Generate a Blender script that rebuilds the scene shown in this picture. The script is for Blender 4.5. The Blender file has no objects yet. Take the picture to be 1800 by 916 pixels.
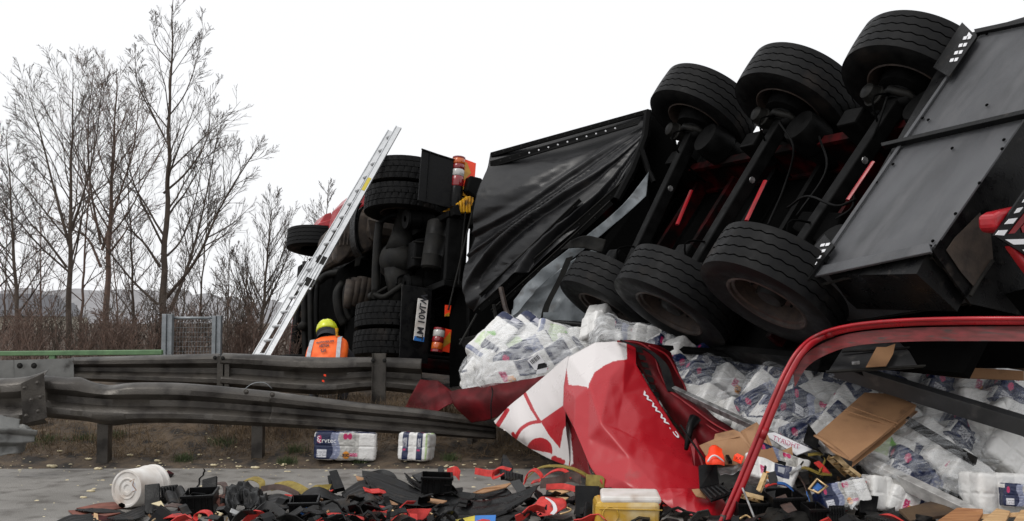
import bpy, math, random
import numpy as np
from mathutils import Vector, Matrix, noise
V = Vector
random.seed(7); RNG = np.random.default_rng(7)
scene = bpy.context.scene

# ---------------------------------------------------------------- camera
EYE = 1.3; FPX = 1750.0; TH = math.atan(102.0/1750.0)
cam = bpy.data.objects.new('camera', bpy.data.cameras.new('camera'))
scene.collection.objects.link(cam)
cam.data.sensor_width = 36.0; cam.data.lens = 36.0*FPX/1800.0
cam.data.clip_end = 3000; cam.data.clip_start = 0.05
cam.location = (0, 0, EYE); cam.rotation_euler = (math.radians(90)+TH, 0, 0)
scene.camera = cam
# ---------------------------------------------------------------- world: bright overcast winter sky
SUN_EL, SUN_ROT = math.radians(52), math.radians(-125)
w = bpy.data.worlds.new('World'); scene.world = w; w.use_nodes = True
nt = w.node_tree; nt.nodes.clear()
wo = nt.nodes.new('ShaderNodeOutputWorld'); bg = nt.nodes.new('ShaderNodeBackground')
sk = nt.nodes.new('ShaderNodeTexSky'); sk.sky_type = 'NISHITA'; sk.sun_disc = False
sk.sun_elevation = SUN_EL; sk.sun_rotation = SUN_ROT; sk.dust_density = 6.0; sk.air_density = 1.0; sk.ozone_density = 1.0
hs = nt.nodes.new('ShaderNodeHueSaturation'); hs.inputs['Saturation'].default_value = 0.05
mx = nt.nodes.new('ShaderNodeMix'); mx.data_type = 'RGBA'; mx.inputs[0].default_value = 0.93   # cloud layer over the clear sky
mx.inputs[7].default_value = (10.2, 10.3, 10.5, 1)
nt.links.new(sk.outputs[0], hs.inputs['Color']); nt.links.new(hs.outputs[0], mx.inputs[6])
nt.links.new(mx.outputs[2], bg.inputs['Color']); bg.inputs['Strength'].default_value = 0.138
nt.links.new(bg.outputs[0], wo.inputs['Surface'])
sl = bpy.data.lights.new('sun', 'SUN'); sl.energy = 1.5; sl.angle = math.radians(25); sl.color = (1, .97, .93)
sun = bpy.data.objects.new('sun', sl); scene.collection.objects.link(sun)
sd = V((math.sin(SUN_ROT)*math.cos(SUN_EL), math.cos(SUN_ROT)*math.cos(SUN_EL), math.sin(SUN_EL)))
sun.rotation_euler = sd.to_track_quat('Z', 'Y').to_euler(); sun.location = (0, 0, 30)
scene.view_settings.view_transform = 'Standard'; scene.view_settings.look = 'None'
scene.view_settings.exposure = -0.42; scene.view_settings.gamma = 1.0
scene.render.engine = 'CYCLES'
scene.cycles.max_bounces = 6; scene.cycles.transparent_max_bounces = 12

# ---------------------------------------------------------------- geometry helpers
_R = V((1, 0, 0)); _F = V((0, math.cos(TH), math.sin(TH))); _U = V((0, -math.sin(TH), math.cos(TH)))
C0 = V((0, 0, EYE))
def ray(px, py): return _R*((px-900)/FPX) + _F - _U*((py-458)/FPX)
def P(px, py, D):                                  # the point of the place seen at (px, py) of the photo, D metres ahead
    d = ray(px, py); return C0 + d*(D/d.y)
def sm(a, b, x):
    t = min(1, max(0, (x-a)/(b-a))); return t*t*(3-2*t)
def terrain(x, y):
    z = 0.33*sm(8.6, 10.1, y) + 0.2*sm(10.4, 13, y) - 0.5*sm(16, 30, y)
    z *= sm(6.0, 1.5, x) if x > 1.5 else 1
    k = sm(8.62, 9.3, y)
    z += k*(0.05*noise.noise((x*1.3, y*1.3, 0)) + 0.025*noise.noise((x*5, y*5, 3)))
    return z
class Frame:                                       # a tilted local frame: columns l, a, n
    def __init__(s, o, L, A, N): s.o = V(o); s.L = V(L); s.A = V(A); s.N = V(N)
    def w(s, l, a, n): return s.o + s.L*l + s.A*a + s.N*n
    def loc(s, px, py, n=None, l=None, a=None):
        d = ray(px, py); q = C0 - s.o
        if n is not None: ax, val = s.N, n
        elif l is not None: ax, val = s.L, l
        else: ax, val = s.A, a
        t = (val - q.dot(ax))/d.dot(ax); p = q + d*t
        return V((p.dot(s.L), p.dot(s.A), p.dot(s.N)))
    def px(s, px, py, **k): return s.w(*s.loc(px, py, **k))

class MB:
    def __init__(s): s.v = []; s.f = []; s.m = []
    def add(s, vs, fs, mi=0):
        o = len(s.v); s.v += [V(q) for q in vs]; s.f += [tuple(i+o for i in f) for f in fs]; s.m += [mi]*len(fs); return s
    def box(s, c, ax, ay, az, mi=0):               # half-axes
        c = V(c); ax, ay, az = V(ax), V(ay), V(az)
        vs = [c+ax*i+ay*j+az*k for k in (-1, 1) for j in (-1, 1) for i in (-1, 1)]
        return s.add(vs, [(0,2,3,1),(4,5,7,6),(0,1,5,4),(2,6,7,3),(0,4,6,2),(1,3,7,5)], mi)
    def abox(s, lo, hi, mi=0):
        lo, hi = V(lo), V(hi); h = (hi-lo)/2
        return s.box((lo+hi)/2, (h.x,0,0), (0,h.y,0), (0,0,h.z), mi)
    def fbox(s, fr, l0, l1, a0, a1, n0, n1, mi=0):
        return s.box(fr.w((l0+l1)/2, (a0+a1)/2, (n0+n1)/2), fr.L*(l1-l0)/2, fr.A*(a1-a0)/2, fr.N*(n1-n0)/2, mi)
    def prism(s, pts, th, mi=0):                   # polygon extruded by vector th
        pts = [V(p) for p in pts]; n = len(pts); th = V(th)
        return s.add(pts+[p+th for p in pts], [tuple(range(n))[::-1], tuple(range(n, 2*n))]+[(i, (i+1) % n, n+(i+1) % n, n+i) for i in range(n)], mi)
    def plate(s, pts, t, mi=0):                    # polygon with thickness along its own normal, away from the viewer
        pts = [V(p) for p in pts]; nn = V((0, 0, 0))
        for i in range(len(pts)): nn += pts[i].cross(pts[(i+1) % len(pts)])
        nn.normalize()
        if nn.dot(pts[0]-C0) < 0: nn = -nn
        return s.prism(pts, nn*t, mi)
    def tube(s, path, r, n=8, caps=True, mi=0, flat=1.0):
        path = [V(p) for p in path]; N = len(path)
        rs = r if isinstance(r, (list, tuple)) else [r]*N
        vs = []; up = None
        for i, p in enumerate(path):
            d = (path[min(i+1, N-1)]-path[max(i-1, 0)]).normalized()
            if up is None: up = d.orthogonal().normalized() if abs(d.z) > .95 else V((0, 0, 1))
            x = d.cross(up).normalized(); y = x.cross(d).normalized(); up = y
            for k in range(n):
                t = 2*math.pi*k/n; vs.append(p+x*math.cos(t)*rs[i]+y*math.sin(t)*rs[i]*flat)
        fs = [(i*n+k, i*n+(k+1) % n, (i+1)*n+(k+1) % n, (i+1)*n+k) for i in range(N-1) for k in range(n)]
        if caps: fs += [tuple(range(n))[::-1], tuple(range((N-1)*n, N*n))]
        return s.add(vs, fs, mi)
    def lathe(s, o, axis, prof, n=24, mi=0, close=False):   # profile [(along, radius)]
        o = V(o); axis = V(axis).normalized(); x = axis.orthogonal().normalized(); y = axis.cross(x)
        vs = []
        for a, r in prof:
            for k in range(n):
                t = 2*math.pi*k/n; vs.append(o+axis*a+x*r*math.cos(t)+y*r*math.sin(t))
        m = len(prof)
        fs = [(i*n+k, i*n+(k+1) % n, (i+1)*n+(k+1) % n, (i+1)*n+k) for i in range(m-1) for k in range(n)]
        if close: fs += [tuple(range(n))[::-1], tuple(range((m-1)*n, m*n))]
        return s.add(vs, fs, mi)
    def ribbon(s, path, wid, t=0.004, mi=0):       # flat strap: path, width vectors (half)
        path = [V(p) for p in path]; N = len(path)
        ws = [V(q) for q in wid] if isinstance(wid, list) else [V(wid)]*N
        vs = []
        for i, p in enumerate(path):
            d = (path[min(i+1, N-1)]-path[max(i-1, 0)]).normalized(); nn = d.cross(ws[i]).normalized()*t
            vs += [p-ws[i]-nn, p+ws[i]-nn, p+ws[i]+nn, p-ws[i]+nn]
        fs = [(i*4+k, i*4+(k+1) % 4, i*4+4+(k+1) % 4, i*4+4+k) for i in range(N-1) for k in range(4)]
        fs += [(3, 2, 1, 0), (N*4-4, N*4-3, N*4-2, N*4-1)]
        return s.add(vs, fs, mi)
def spl(pts, n):                                   # Catmull-Rom through points (any dimension), n samples
    a = np.array([list(p) for p in pts], float)
    if len(a) == 2: t = np.linspace(0, 1, n)[:, None]; return a[0]*(1-t)+a[1]*t
    e = np.vstack([2*a[0]-a[1], a, 2*a[-1]-a[-2]]); u = np.linspace(0, len(a)-1-1e-9, n); i = u.astype(int); t = (u-i)[:, None]
    p0, p1, p2, p3 = e[i], e[i+1], e[i+2], e[i+3]
    return .5*((2*p1)+(p2-p0)*t+(2*p0-5*p1+4*p2-p3)*t*t+(3*p1-p0-3*p2+p3)*t**3)
def PP(lst, n=None):                               # list of (px,py,D) -> world path, optionally splined
    q = spl(lst, n) if n else lst
    return [P(*p) for p in q]

COL = scene.collection; WM = {}
def setp(o, label=None, cat=None, group=None, kind=None):
    if label: o['label'] = label
    if cat: o['category'] = cat
    if group: o['group'] = group
    if kind: o['kind'] = kind
    return o
def thing(name, loc, label, cat, group=None):
    o = bpy.data.objects.new(name, None); COL.objects.link(o); o.location = loc; o.empty_display_size = .1
    WM[o.name] = Matrix.Translation(V(loc)); return setp(o, label, cat, group)
def link(name, me, M, parent=None):                # place a mesh with world matrix M
    o = bpy.data.objects.new(name, me); COL.objects.link(o); WM[o.name] = M
    if parent: o.parent = parent; o.matrix_local = WM[parent.name].inverted() @ M
    else: o.matrix_world = M
    return o
def mesh(name, mb, mats, smooth=False, origin=None):
    me = bpy.data.meshes.new(name); o = V(origin) if origin else V((0, 0, 0))
    me.from_pydata([tuple(v-o) for v in mb.v], [], mb.f)
    for m in (mats if isinstance(mats, (list, tuple)) else [mats]): me.materials.append(m)
    me.polygons.foreach_set('material_index', mb.m)
    if smooth: me.polygons.foreach_set('use_smooth', [True]*len(mb.f))
    me.update(); return me
def build(name, mb, mats, parent=None, smooth=False, bevel=0, sharp=None, **tags):
    lo = V([min(v[i] for v in mb.v) for i in range(3)]); hi = V([max(v[i] for v in mb.v) for i in range(3)])
    o = (lo+hi)/2
    if not parent: o.z = lo.z
    me = mesh(name, mb, mats, smooth, o)
    ob = link(name, me, Matrix.Translation(o), parent)
    if sharp: me.set_sharp_from_angle(angle=math.radians(sharp))
    if bevel:
        b = ob.modifiers.new('bevel', 'BEVEL'); b.width = bevel; b.segments = 2; b.limit_method = 'ANGLE'
    return setp(ob, **tags)
def npmesh(name, vs, fs, mats, smooth=True, col=None):   # fast path for arrays (fs: N x k)
    me = bpy.data.meshes.new(name); vs = np.asarray(vs, np.float32); fs = np.asarray(fs, np.int32); k = fs.shape[1]
    me.vertices.add(len(vs)); me.vertices.foreach_set('co', vs.ravel())
    me.loops.add(fs.size); me.loops.foreach_set('vertex_index', fs.ravel())
    me.polygons.add(len(fs)); me.polygons.foreach_set('loop_start', np.arange(0, fs.size, k, dtype=np.int32))
    try: me.polygons.foreach_set('loop_total', np.full(len(fs), k, np.int32))
    except Exception: pass
    me.polygons.foreach_set('use_smooth', np.full(len(fs), smooth))
    me.update(calc_edges=True); me.validate()
    for m in (mats if isinstance(mats, (list, tuple)) else [mats]): me.materials.append(m)
    if col is not None:
        at = me.color_attributes.new('Col', 'FLOAT_COLOR', 'POINT')
        c = np.ones((len(vs), 4), np.float32); c[:, :3] = col; at.data.foreach_set('color', c.ravel())
    return me
def gridfaces(nu, nv):
    i = np.arange(nv-1)[:, None]*nu+np.arange(nu-1)[None, :]; i = i.ravel()
    return np.stack([i, i+1, i+1+nu, i+nu], 1)
def loft(rows, nu, nv, disp=None):                 # rows of (px,py,D) -> world grid + px grid
    R1 = [spl(r, nu) for r in rows]
    G = np.stack([spl([r[i] for r in R1], nv) for i in range(nu)], 1)   # nv x nu x 3
    W = np.array([[P(*G[j, i]) for i in range(nu)] for j in range(nv)])
    if disp is not None:
        du = np.gradient(W, axis=1); dv = np.gradient(W, axis=0); n = np.cross(du, dv); n /= np.linalg.norm(n, axis=2, keepdims=True)+1e-9
        flip = np.sign(-(n[..., 1:2])); flip[flip == 0] = 1; n *= flip    # towards the viewer
        h = np.array([[disp(i/(nu-1), j/(nv-1), G[j, i][0], G[j, i][1], W[j, i]) for i in range(nu)] for j in range(nv)])
        W = W + n*h[..., None]
    return W, G
def sheet(name, rows, nu, nv, mats, disp=None, colfn=None, parent=None, thick=0.003, **tags):
    W, G = loft(rows, nu, nv, disp)
    o = V(W.reshape(-1, 3).mean(0)); vs = W.reshape(-1, 3)-np.array(o)
    col = np.array([colfn(g[0], g[1]) for g in G.reshape(-1, 3)]) if colfn else None
    me = npmesh(name, vs, gridfaces(nu, nv), mats, True, col)
    ob = link(name, me, Matrix.Translation(o), parent)
    if thick: s_ = ob.modifiers.new('thick', 'SOLIDIFY'); s_.thickness = thick; s_.offset = 0
    setp(ob, **tags); return ob, W, G
def text_mesh(txt, size=1.0, mirror=False, ext=0.0, bold=0):
    cu = bpy.data.curves.new('t', 'FONT'); cu.body = txt; cu.size = size; cu.align_x = 'CENTER'; cu.align_y = 'CENTER'; cu.extrude = ext; cu.offset = bold
    cu.resolution_u = 2
    ob = bpy.data.objects.new('t', cu); COL.objects.link(ob)
    dg = bpy.context.evaluated_depsgraph_get(); me = bpy.data.meshes.new_from_object(ob.evaluated_get(dg))
    bpy.data.objects.remove(ob); 
    vs = [v.co.copy() for v in me.vertices]; fs = [tuple(p.vertices) for p in me.polygons]
    if mirror: vs = [V((-v.x, v.y, v.z)) for v in vs]
    return vs, fs
def text_on(name, txt, size, c, ex, ey, mat, parent, mirror=False, bold=0, **tags):
    vs, fs = text_mesh(txt, size, mirror, 0, bold); c, ex, ey = V(c), V(ex).normalized(), V(ey).normalized()
    mb = MB().add([c+ex*v.x+ey*v.y for v in vs], fs)
    return build(name, mb, mat, parent, **tags)
def fbm(p, o=3):
    s = 0; a = 1
    for _ in range(o): s += a*noise.noise(p); p = V(p)*2.03; a *= .5
    return s
def ridge(p, o=3):
    s = 0; a = 1
    for _ in range(o): s += a*(1-2*abs(noise.noise(p))); p = V(p)*1.9; a *= .5
    return s

# ---------------------------------------------------------------- materials
def mat(name, c1, c2=None, rough=.5, metal=0.0, scale=6.0, lo=.35, hi=.65, bump=0.0, bscale=30.0, rvar=.12, coat=0.0, c3=None, s3=2.0, l3=.55, h3=.7, vcol=False, spec=.5, detail=6, sss=0, stretch=None, tr=0):
    m = bpy.data.materials.new(name); m.use_nodes = True; t = m.node_tree; L = t.links.new
    b = t.nodes['Principled BSDF']; b.inputs['Roughness'].default_value = rough; b.inputs['Metallic'].default_value = metal
    b.inputs['Specular IOR Level'].default_value = spec
    if coat: b.inputs['Coat Weight'].default_value = coat; b.inputs['Coat Roughness'].default_value = .12
    if tr: b.inputs['Transmission Weight'].default_value = tr
    tc = t.nodes.new('ShaderNodeTexCoord'); src = tc.outputs['Object']
    if stretch:
        mp = t.nodes.new('ShaderNodeMapping'); mp.inputs['Scale'].default_value = stretch; L(src, mp.inputs[0]); src = mp.outputs[0]
    def nz(s, det=detail):
        n = t.nodes.new('ShaderNodeTexNoise'); n.inputs['Scale'].default_value = s; n.inputs['Detail'].default_value = det; L(src, n.inputs['Vector']); return n.outputs['Fac']
    def ramp(f, a, z):
        r = t.nodes.new('ShaderNodeMapRange'); r.inputs[1].default_value = a; r.inputs[2].default_value = z; L(f, r.inputs[0]); return r.outputs[0]
    def mixc(f, a, z):
        x = t.nodes.new('ShaderNodeMix'); x.data_type = 'RGBA'; L(f, x.inputs[0])
        for s_, k in ((a, 6), (z, 7)):
            if isinstance(s_, tuple): x.inputs[k].default_value = (*s_, 1)
            else: L(s_, x.inputs[k])
        return x.outputs[2]
    n1 = nz(scale)
    if vcol: a = t.nodes.new('ShaderNodeAttribute'); a.attribute_name = 'Col'; base = a.outputs['Color']
    else: base = c1
    if c2 is not None: base = mixc(ramp(n1, lo, hi), base, c2)
    if c3 is not None: base = mixc(ramp(nz(s3), l3, h3), base, c3)
    if isinstance(base, tuple): b.inputs['Base Color'].default_value = (*base, 1)
    else: L(base, b.inputs['Base Color'])
    if rvar:
        r = t.nodes.new('ShaderNodeMapRange'); r.inputs[1].default_value = .3; r.inputs[2].default_value = .7
        r.inputs[3].default_value = max(.03, rough-rvar); r.inputs[4].default_value = min(1, rough+rvar); L(n1, r.inputs[0]); L(r.outputs[0], b.inputs['Roughness'])
    if bump:
        bn = t.nodes.new('ShaderNodeBump'); bn.inputs['Strength'].default_value = bump; bn.inputs['Distance'].default_value = .01
        L(nz(bscale, 4), bn.inputs['Height']); L(bn.outputs[0], b.inputs['Normal'])
    return m
M = {}
M['asphalt'] = mat('asphalt', (.27,.255,.235), (.165,.155,.14), .55, scale=1.1, lo=.35, hi=.65, bump=.8, bscale=110, c3=(.085,.075,.065), s3=5.5, l3=.50, h3=.70, rvar=.2)
M['soil'] = mat('soil', (.045,.031,.020), (.105,.074,.047), .9, scale=9, bump=1.0, bscale=45, c3=(.016,.012,.009), s3=5, l3=.5, h3=.62)
M['tyre'] = mat('tyre_rubber', (.0055,.0055,.006), (.010,.010,.010), .52, scale=14, bump=.12, bscale=120, c3=(.026,.021,.018), s3=3, l3=.6, h3=.8, rvar=.14, spec=.10)
M['black'] = mat('black_painted_steel', (.0035,.0035,.0035), (.006,.006,.006), .5, scale=9, bump=.1, bscale=60, rvar=.15, spec=.06)
M['deep'] = mat('grime_and_shade_black', (.002,.002,.002), (.003,.003,.003), .8, scale=8, spec=.02)  # near-black for grimy parts and for the panels standing in for shade
M['grime'] = mat('dirty_grey_casting', (.008,.008,.008), (.019,.018,.016), .55, scale=7, bump=.2, bscale=50, spec=.14)
M['brown'] = mat('dusty_exhaust_metal', (.075,.058,.046), (.035,.029,.026), .65, scale=10, bump=.2, bscale=50, spec=.3)
M['rust'] = mat('rusty_rim', (.06,.042,.033), (.03,.022,.02), .55, scale=14, bump=.3, bscale=60)
M['rail'] = mat('weathered_guardrail', (.088,.078,.066), (.038,.033,.029), .40, .35, scale=3.5, bump=.3, bscale=70, c3=(.020,.016,.013), s3=6, l3=.50, h3=.66, rvar=.14, spec=.5)
M['raill'] = mat('pale_galvanised_plate', (.20,.20,.19), (.12,.12,.115), .5, .35, scale=4, bump=.15, bscale=40, c3=(.05,.047,.043), s3=7, l3=.58, h3=.72)
M['galv'] = mat('galvanised_post', (.30,.32,.34), (.21,.23,.24), .5, .3, scale=12, bump=.06, bscale=60)
M['beam'] = mat('scratched_white_profile', (.55,.54,.52), (.30,.29,.28), .45, .2, scale=14, bump=.2, bscale=60, c3=(.06,.055,.05), s3=9, l3=.57, h3=.66)
M['greyp'] = mat('grey_weathered_plastic', (.050,.050,.052), (.028,.028,.029), .45, scale=6, bump=.2, bscale=70, c3=(.10,.095,.09), s3=9, l3=.58, h3=.75)
M['green'] = mat('green_painted_rail', (.13,.24,.11), (.09,.17,.08), .5, scale=9, bump=.1, bscale=70)
M['alu'] = mat('aluminium', (.62,.63,.64), (.48,.49,.5), .35, .55, scale=12, bump=.05, bscale=80)
M['silver'] = mat('scratched_aluminium_profile', (.42,.42,.42), (.14,.135,.13), .38, .6, scale=20, bump=.15, bscale=90, c3=(.05,.047,.045), s3=6, l3=.55, h3=.7)
M['red'] = mat('red_truck_paint', (.42,.008,.016), (.28,.006,.011), .35, scale=6, coat=.12, c3=(.12,.01,.012), s3=5, l3=.6, h3=.75)
M['redm'] = mat('red_chassis_paint', (.055,.003,.004), (.016,.002,.002), .6, scale=9, c3=(.005,.003,.003), s3=4, l3=.38, h3=.58, spec=.08)
M['box'] = mat('grey_black_box_panel', (.085,.087,.093), (.048,.049,.053), .42, .1, scale=1.4, bump=.35, bscale=260, rvar=.12, c3=(.115,.115,.12), s3=2.5, l3=.5, h3=.85, spec=.5, stretch=(.5, 2.5, 1))
M['tarpk'] = mat('black_crumpled_sheet', (.006,.006,.007), (.010,.010,.011), .36, 0, scale=6, bump=.12, bscale=90, rvar=.1, c3=(.035,.03,.026), s3=3.5, l3=.63, h3=.8, spec=.38)
M['pale'] = mat('bare_torn_aluminium_panel', (.22,.24,.255), (.12,.135,.145), .4, .2, scale=5, bump=.15, bscale=60, c3=(.09,.09,.09), s3=7, l3=.55, h3=.72)
M['pvc'] = mat('printed_pvc_tarpaulin', (1,1,1), None, .30, vcol=True, c3=(.12,.07,.06), s3=4.5, l3=.66, h3=.95, bump=.08, bscale=300, rvar=.06, spec=.5, coat=.06, scale=5)
M['redpvc'] = mat('red_pvc', (.24,.005,.010), (.13,.004,.007), .42, scale=8, coat=.0, spec=.35, bump=.1, bscale=60)
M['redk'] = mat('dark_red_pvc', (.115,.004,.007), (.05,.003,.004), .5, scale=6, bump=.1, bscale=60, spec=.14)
M['card'] = mat('wet_cardboard', (.36,.195,.095), (.26,.135,.065), .75, scale=3, bump=.15, bscale=90, c3=(.18,.095,.048), s3=7, l3=.6, h3=.75)
M['wood'] = mat('new_pallet_wood', (.62,.40,.20), (.42,.25,.12), .6, scale=5, stretch=(1,9,9), bump=.2, bscale=20)
M['wood2'] = mat('orange_brown_plank', (.42,.20,.085), (.28,.12,.05), .6, scale=4, stretch=(1,9,9), bump=.25, bscale=20)
M['woodg'] = mat('dark_old_wood', (.10,.06,.03), (.05,.03,.018), .8, scale=6, bump=.3, bscale=30)
M['plast'] = mat('black_plastic', (.0045,.0045,.005), (.008,.008,.008), .32, scale=10, bump=.15, bscale=90, c3=(.030,.026,.023), s3=9, l3=.62, h3=.75, rvar=.14, spec=.12)
M['mat'] = mat('rubber_mat', (.009,.009,.010), (.017,.016,.015), .45, scale=12, bump=.2, bscale=120, c3=(.05,.038,.03), s3=6, l3=.6, h3=.72, spec=.14)
M['pack'] = mat('printed_pack_film', (1,1,1), None, .34, vcol=True, bump=.35, bscale=34, rvar=.12, spec=.5, scale=7, c3=(.42,.38,.34), s3=9, l3=.64, h3=.85)
M['white'] = mat('white_plastic', (.74,.72,.69), (.55,.50,.45), .45, scale=7, bump=.1, bscale=60, c3=(.38,.28,.22), s3=4, l3=.6, h3=.75)
M['paper'] = mat('white_label_print', (.75,.75,.77), None, .5, scale=7, rvar=0)
M['ink'] = mat('black_print', (.02,.02,.025), None, .5, rvar=0)
M['navy'] = mat('navy_print', (.015,.028,.10), (.01,.018,.06), .35, scale=8)
M['orange'] = mat('orange_reflective_cloth', (1.0,.16,.012), (.85,.11,.01), .6, scale=12, bump=.4, bscale=14)
M['oprint'] = mat('orange_print', (.75,.30,.03), None, .4, rvar=0)
M['mprint'] = mat('magenta_print', (.50,.02,.12), None, .4, rvar=0)
M['gprint'] = mat('leaf_green_print', (.30,.55,.16), None, .4, rvar=0)
M['dkcloth'] = mat('navy_black_cloth', (.012,.012,.016), (.02,.02,.025), .8, scale=12, bump=.4, bscale=20)
M['helm'] = mat('fluorescent_yellow_shell', (.75,.80,.02), (.6,.65,.02), .3, scale=10, coat=.3)
M['refl'] = mat('grey_reflective_tape', (.42,.43,.46), (.32,.33,.36), .4, scale=30)
M['rstrap'] = mat('red_webbing', (.62,.030,.022), (.42,.02,.016), .6, scale=25, bump=.3, bscale=200, c3=(.12,.02,.02), s3=9, l3=.58, h3=.7)
M['ystrap'] = mat('olive_yellow_webbing', (.26,.19,.025), (.17,.12,.02), .65, scale=25, bump=.3, bscale=200)
M['bstrap'] = mat('brown_webbing', (.085,.048,.038), (.05,.032,.027), .7, scale=25, bump=.3, bscale=200)
M['kstrap'] = mat('black_webbing', (.014,.014,.014), (.024,.024,.024), .55, scale=25, bump=.3, bscale=200)
M['blue'] = mat('blue_webbing', (.03,.14,.42), (.02,.09,.3), .6, scale=25)
M['brass'] = mat('yellow_zinc_buckle', (.62,.44,.24), (.40,.27,.12), .35, .6, scale=20)
M['yel'] = mat('yellow_plastic_chock', (.80,.42,.01), (.55,.25,.01), .4, scale=9, c3=(.05,.04,.02), s3=9, l3=.58, h3=.66)
M['lred'] = mat('red_lamp_lens', (.30,.012,.02), (.2,.01,.012), .15, rvar=0, coat=.5)
M['lamb'] = mat('amber_lamp_lens', (.55,.10,.012), None, .15, rvar=0, coat=.5)
M['lwht'] = mat('clear_lamp_lens', (.45,.44,.42), None, .15, rvar=0, coat=.5)
M['fluor'] = mat('fluorescent_red_board', (1.0,.06,.012), None, .4, rvar=0)
M['amb'] = mat('yellow_board_stripe', (.62,.30,.02), (.4,.2,.02), .4, scale=9)
M['oil'] = mat('yellow_fluid', (.58,.36,.04), (.50,.28,.03), .3, scale=3, coat=.2, c3=(.68,.58,.36), s3=5, l3=.5, h3=.75)
M['bluep'] = mat('blue_plastic', (.02,.16,.5), None, .4)
M['yelp'] = mat('yellow_printed_film', (.62,.50,.04), None, .4)
M['bark'] = mat('bare_bark', (.050,.036,.028), (.09,.068,.052), .9, scale=8, bump=.6, bscale=30)
M['barkr'] = mat('reddish_bark', (.11,.075,.060), (.17,.11,.085), .9, scale=8)
M['barkp'] = mat('young_pale_bark', (.10,.075,.055), (.06,.045,.034), .9, scale=8)
M['dry'] = mat('dry_grass', (.17,.115,.062), (.08,.052,.030), .9, scale=3)
M['grass'] = mat('green_grass', (.06,.085,.025), (.04,.06,.02), .8, scale=9)
M['crumb'] = mat('cream_foam_crumb', (.62,.54,.36), (.5,.42,.26), .8, scale=30)
M['hill'] = mat('hazed_wooded_hill', (.30,.295,.305), (.22,.215,.22), .95, scale=.05, detail=10)  # distance haze is put into the pale grey of the woods
M['roofg'] = mat('far_grey_roof', (.12,.12,.13), None, .8); M['housew'] = mat('far_pale_wall', (.36,.33,.27), None, .8)
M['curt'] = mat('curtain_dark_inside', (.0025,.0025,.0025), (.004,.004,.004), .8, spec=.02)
def film_mat(name, lo, hi, tint=(.72,.74,.76), stretch=(2, 14, 6)):
    m = bpy.data.materials.new(name); m.use_nodes = True; t = m.node_tree; L = t.links.new
    b = t.nodes['Principled BSDF']; b.inputs['Base Color'].default_value = (*tint, 1); b.inputs['Roughness'].default_value = .16
    b.inputs['Specular IOR Level'].default_value = .8
    tc = t.nodes.new('ShaderNodeTexCoord'); mp = t.nodes.new('ShaderNodeMapping'); mp.inputs['Scale'].default_value = stretch; mp.inputs['Rotation'].default_value = (.3, .5, .9)
    n = t.nodes.new('ShaderNodeTexNoise'); n.inputs['Scale'].default_value = 3; n.inputs['Detail'].default_value = 8; n.inputs['Roughness'].default_value = .6
    L(tc.outputs['Object'], mp.inputs[0]); L(mp.outputs[0], n.inputs['Vector'])
    r = t.nodes.new('ShaderNodeMapRange'); r.inputs[1].default_value = .38; r.inputs[2].default_value = .72; r.inputs[3].default_value = lo; r.inputs[4].default_value = hi
    L(n.outputs['Fac'], r.inputs[0]); L(r.outputs[0], b.inputs['Alpha'])
    bn = t.nodes.new('ShaderNodeBump'); bn.inputs['Strength'].default_value = .5; bn.inputs['Distance'].default_value = .01
    L(n.outputs['Fac'], bn.inputs['Height']); L(bn.outputs[0], b.inputs['Normal']); return m
M['film'] = film_mat('stretch_film', .0, .42, stretch=(.8, 22, 6))
M['filmw'] = film_mat('milky_stretch_film', .10, .70, (.85,.86,.87))
# ================================================================ the ground, road, far hill
def coords(a, b, fa, fb, st, g=1.25):
    c = list(np.arange(fa, fb, st)); x, s_ = fa, st
    while x > a: s_ *= g; x -= s_; c.insert(0, x)
    x, s_ = c[-1], st
    while x < b: s_ *= g; x += s_; c.append(x)
    return np.array(c)
gx = coords(-1500, 1500, -7.5, 6, .07); gy = coords(-40, 1800, 8.4, 13, .06)
gv = np.array([(x, y, terrain(x, y)) for y in gy for x in gx])
o = link('ground', npmesh('ground', gv, gridfaces(len(gx), len(gy)), M['soil']), Matrix.Identity(4)); setp(o, kind='structure')
rb = MB(); rb.add([(-60, -30, .004), (60, -30, .004), (60, 9.2, .004), (-60, 9.2, .004)], [(0, 1, 2, 3)])
build('road', rb, M['asphalt'], kind='structure')
def crackline(path, wd):
    pts = spl(path, 40); vs = []; 
    for i, p in enumerate(pts):
        j = noise.noise((p[0]*5, p[1]*5, 0))*.03; vs += [(p[0]+j-wd, p[1], .008), (p[0]+j+wd, p[1], .008)]
    return MB().add(vs, [(2*i, 2*i+1, 2*i+3, 2*i+2) for i in range(39)])
build('road_crack', crackline([P(360, 822, 8.68)[:2], P(345, 860, 7.6)[:2], P(325, 900, 6.7)[:2]], .006), M['deep'], kind='structure')
hv = []; N_ = 420
for j in range(14):
    for i in range(N_):
        x = -330+i*560/N_; t = j/13
        top = 4.0+5.5*sm(-40, -110, x)*sm(-260, -150, x)+2.5*noise.noise((x*.02, 1, 0))+2.2*noise.noise((x*.13, 5, 0))+1.6*noise.noise((x*.45, 7, 0))
        hv.append((x, 250+t*60+3*noise.noise((x*.3, t*7, 1)), -2+(top+2)*math.sin(t*1.57)))
o = link('far_hill', npmesh('far_hill', hv, gridfaces(N_, 14), M['hill']), Matrix.Identity(4)); setp(o, kind='structure')
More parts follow.
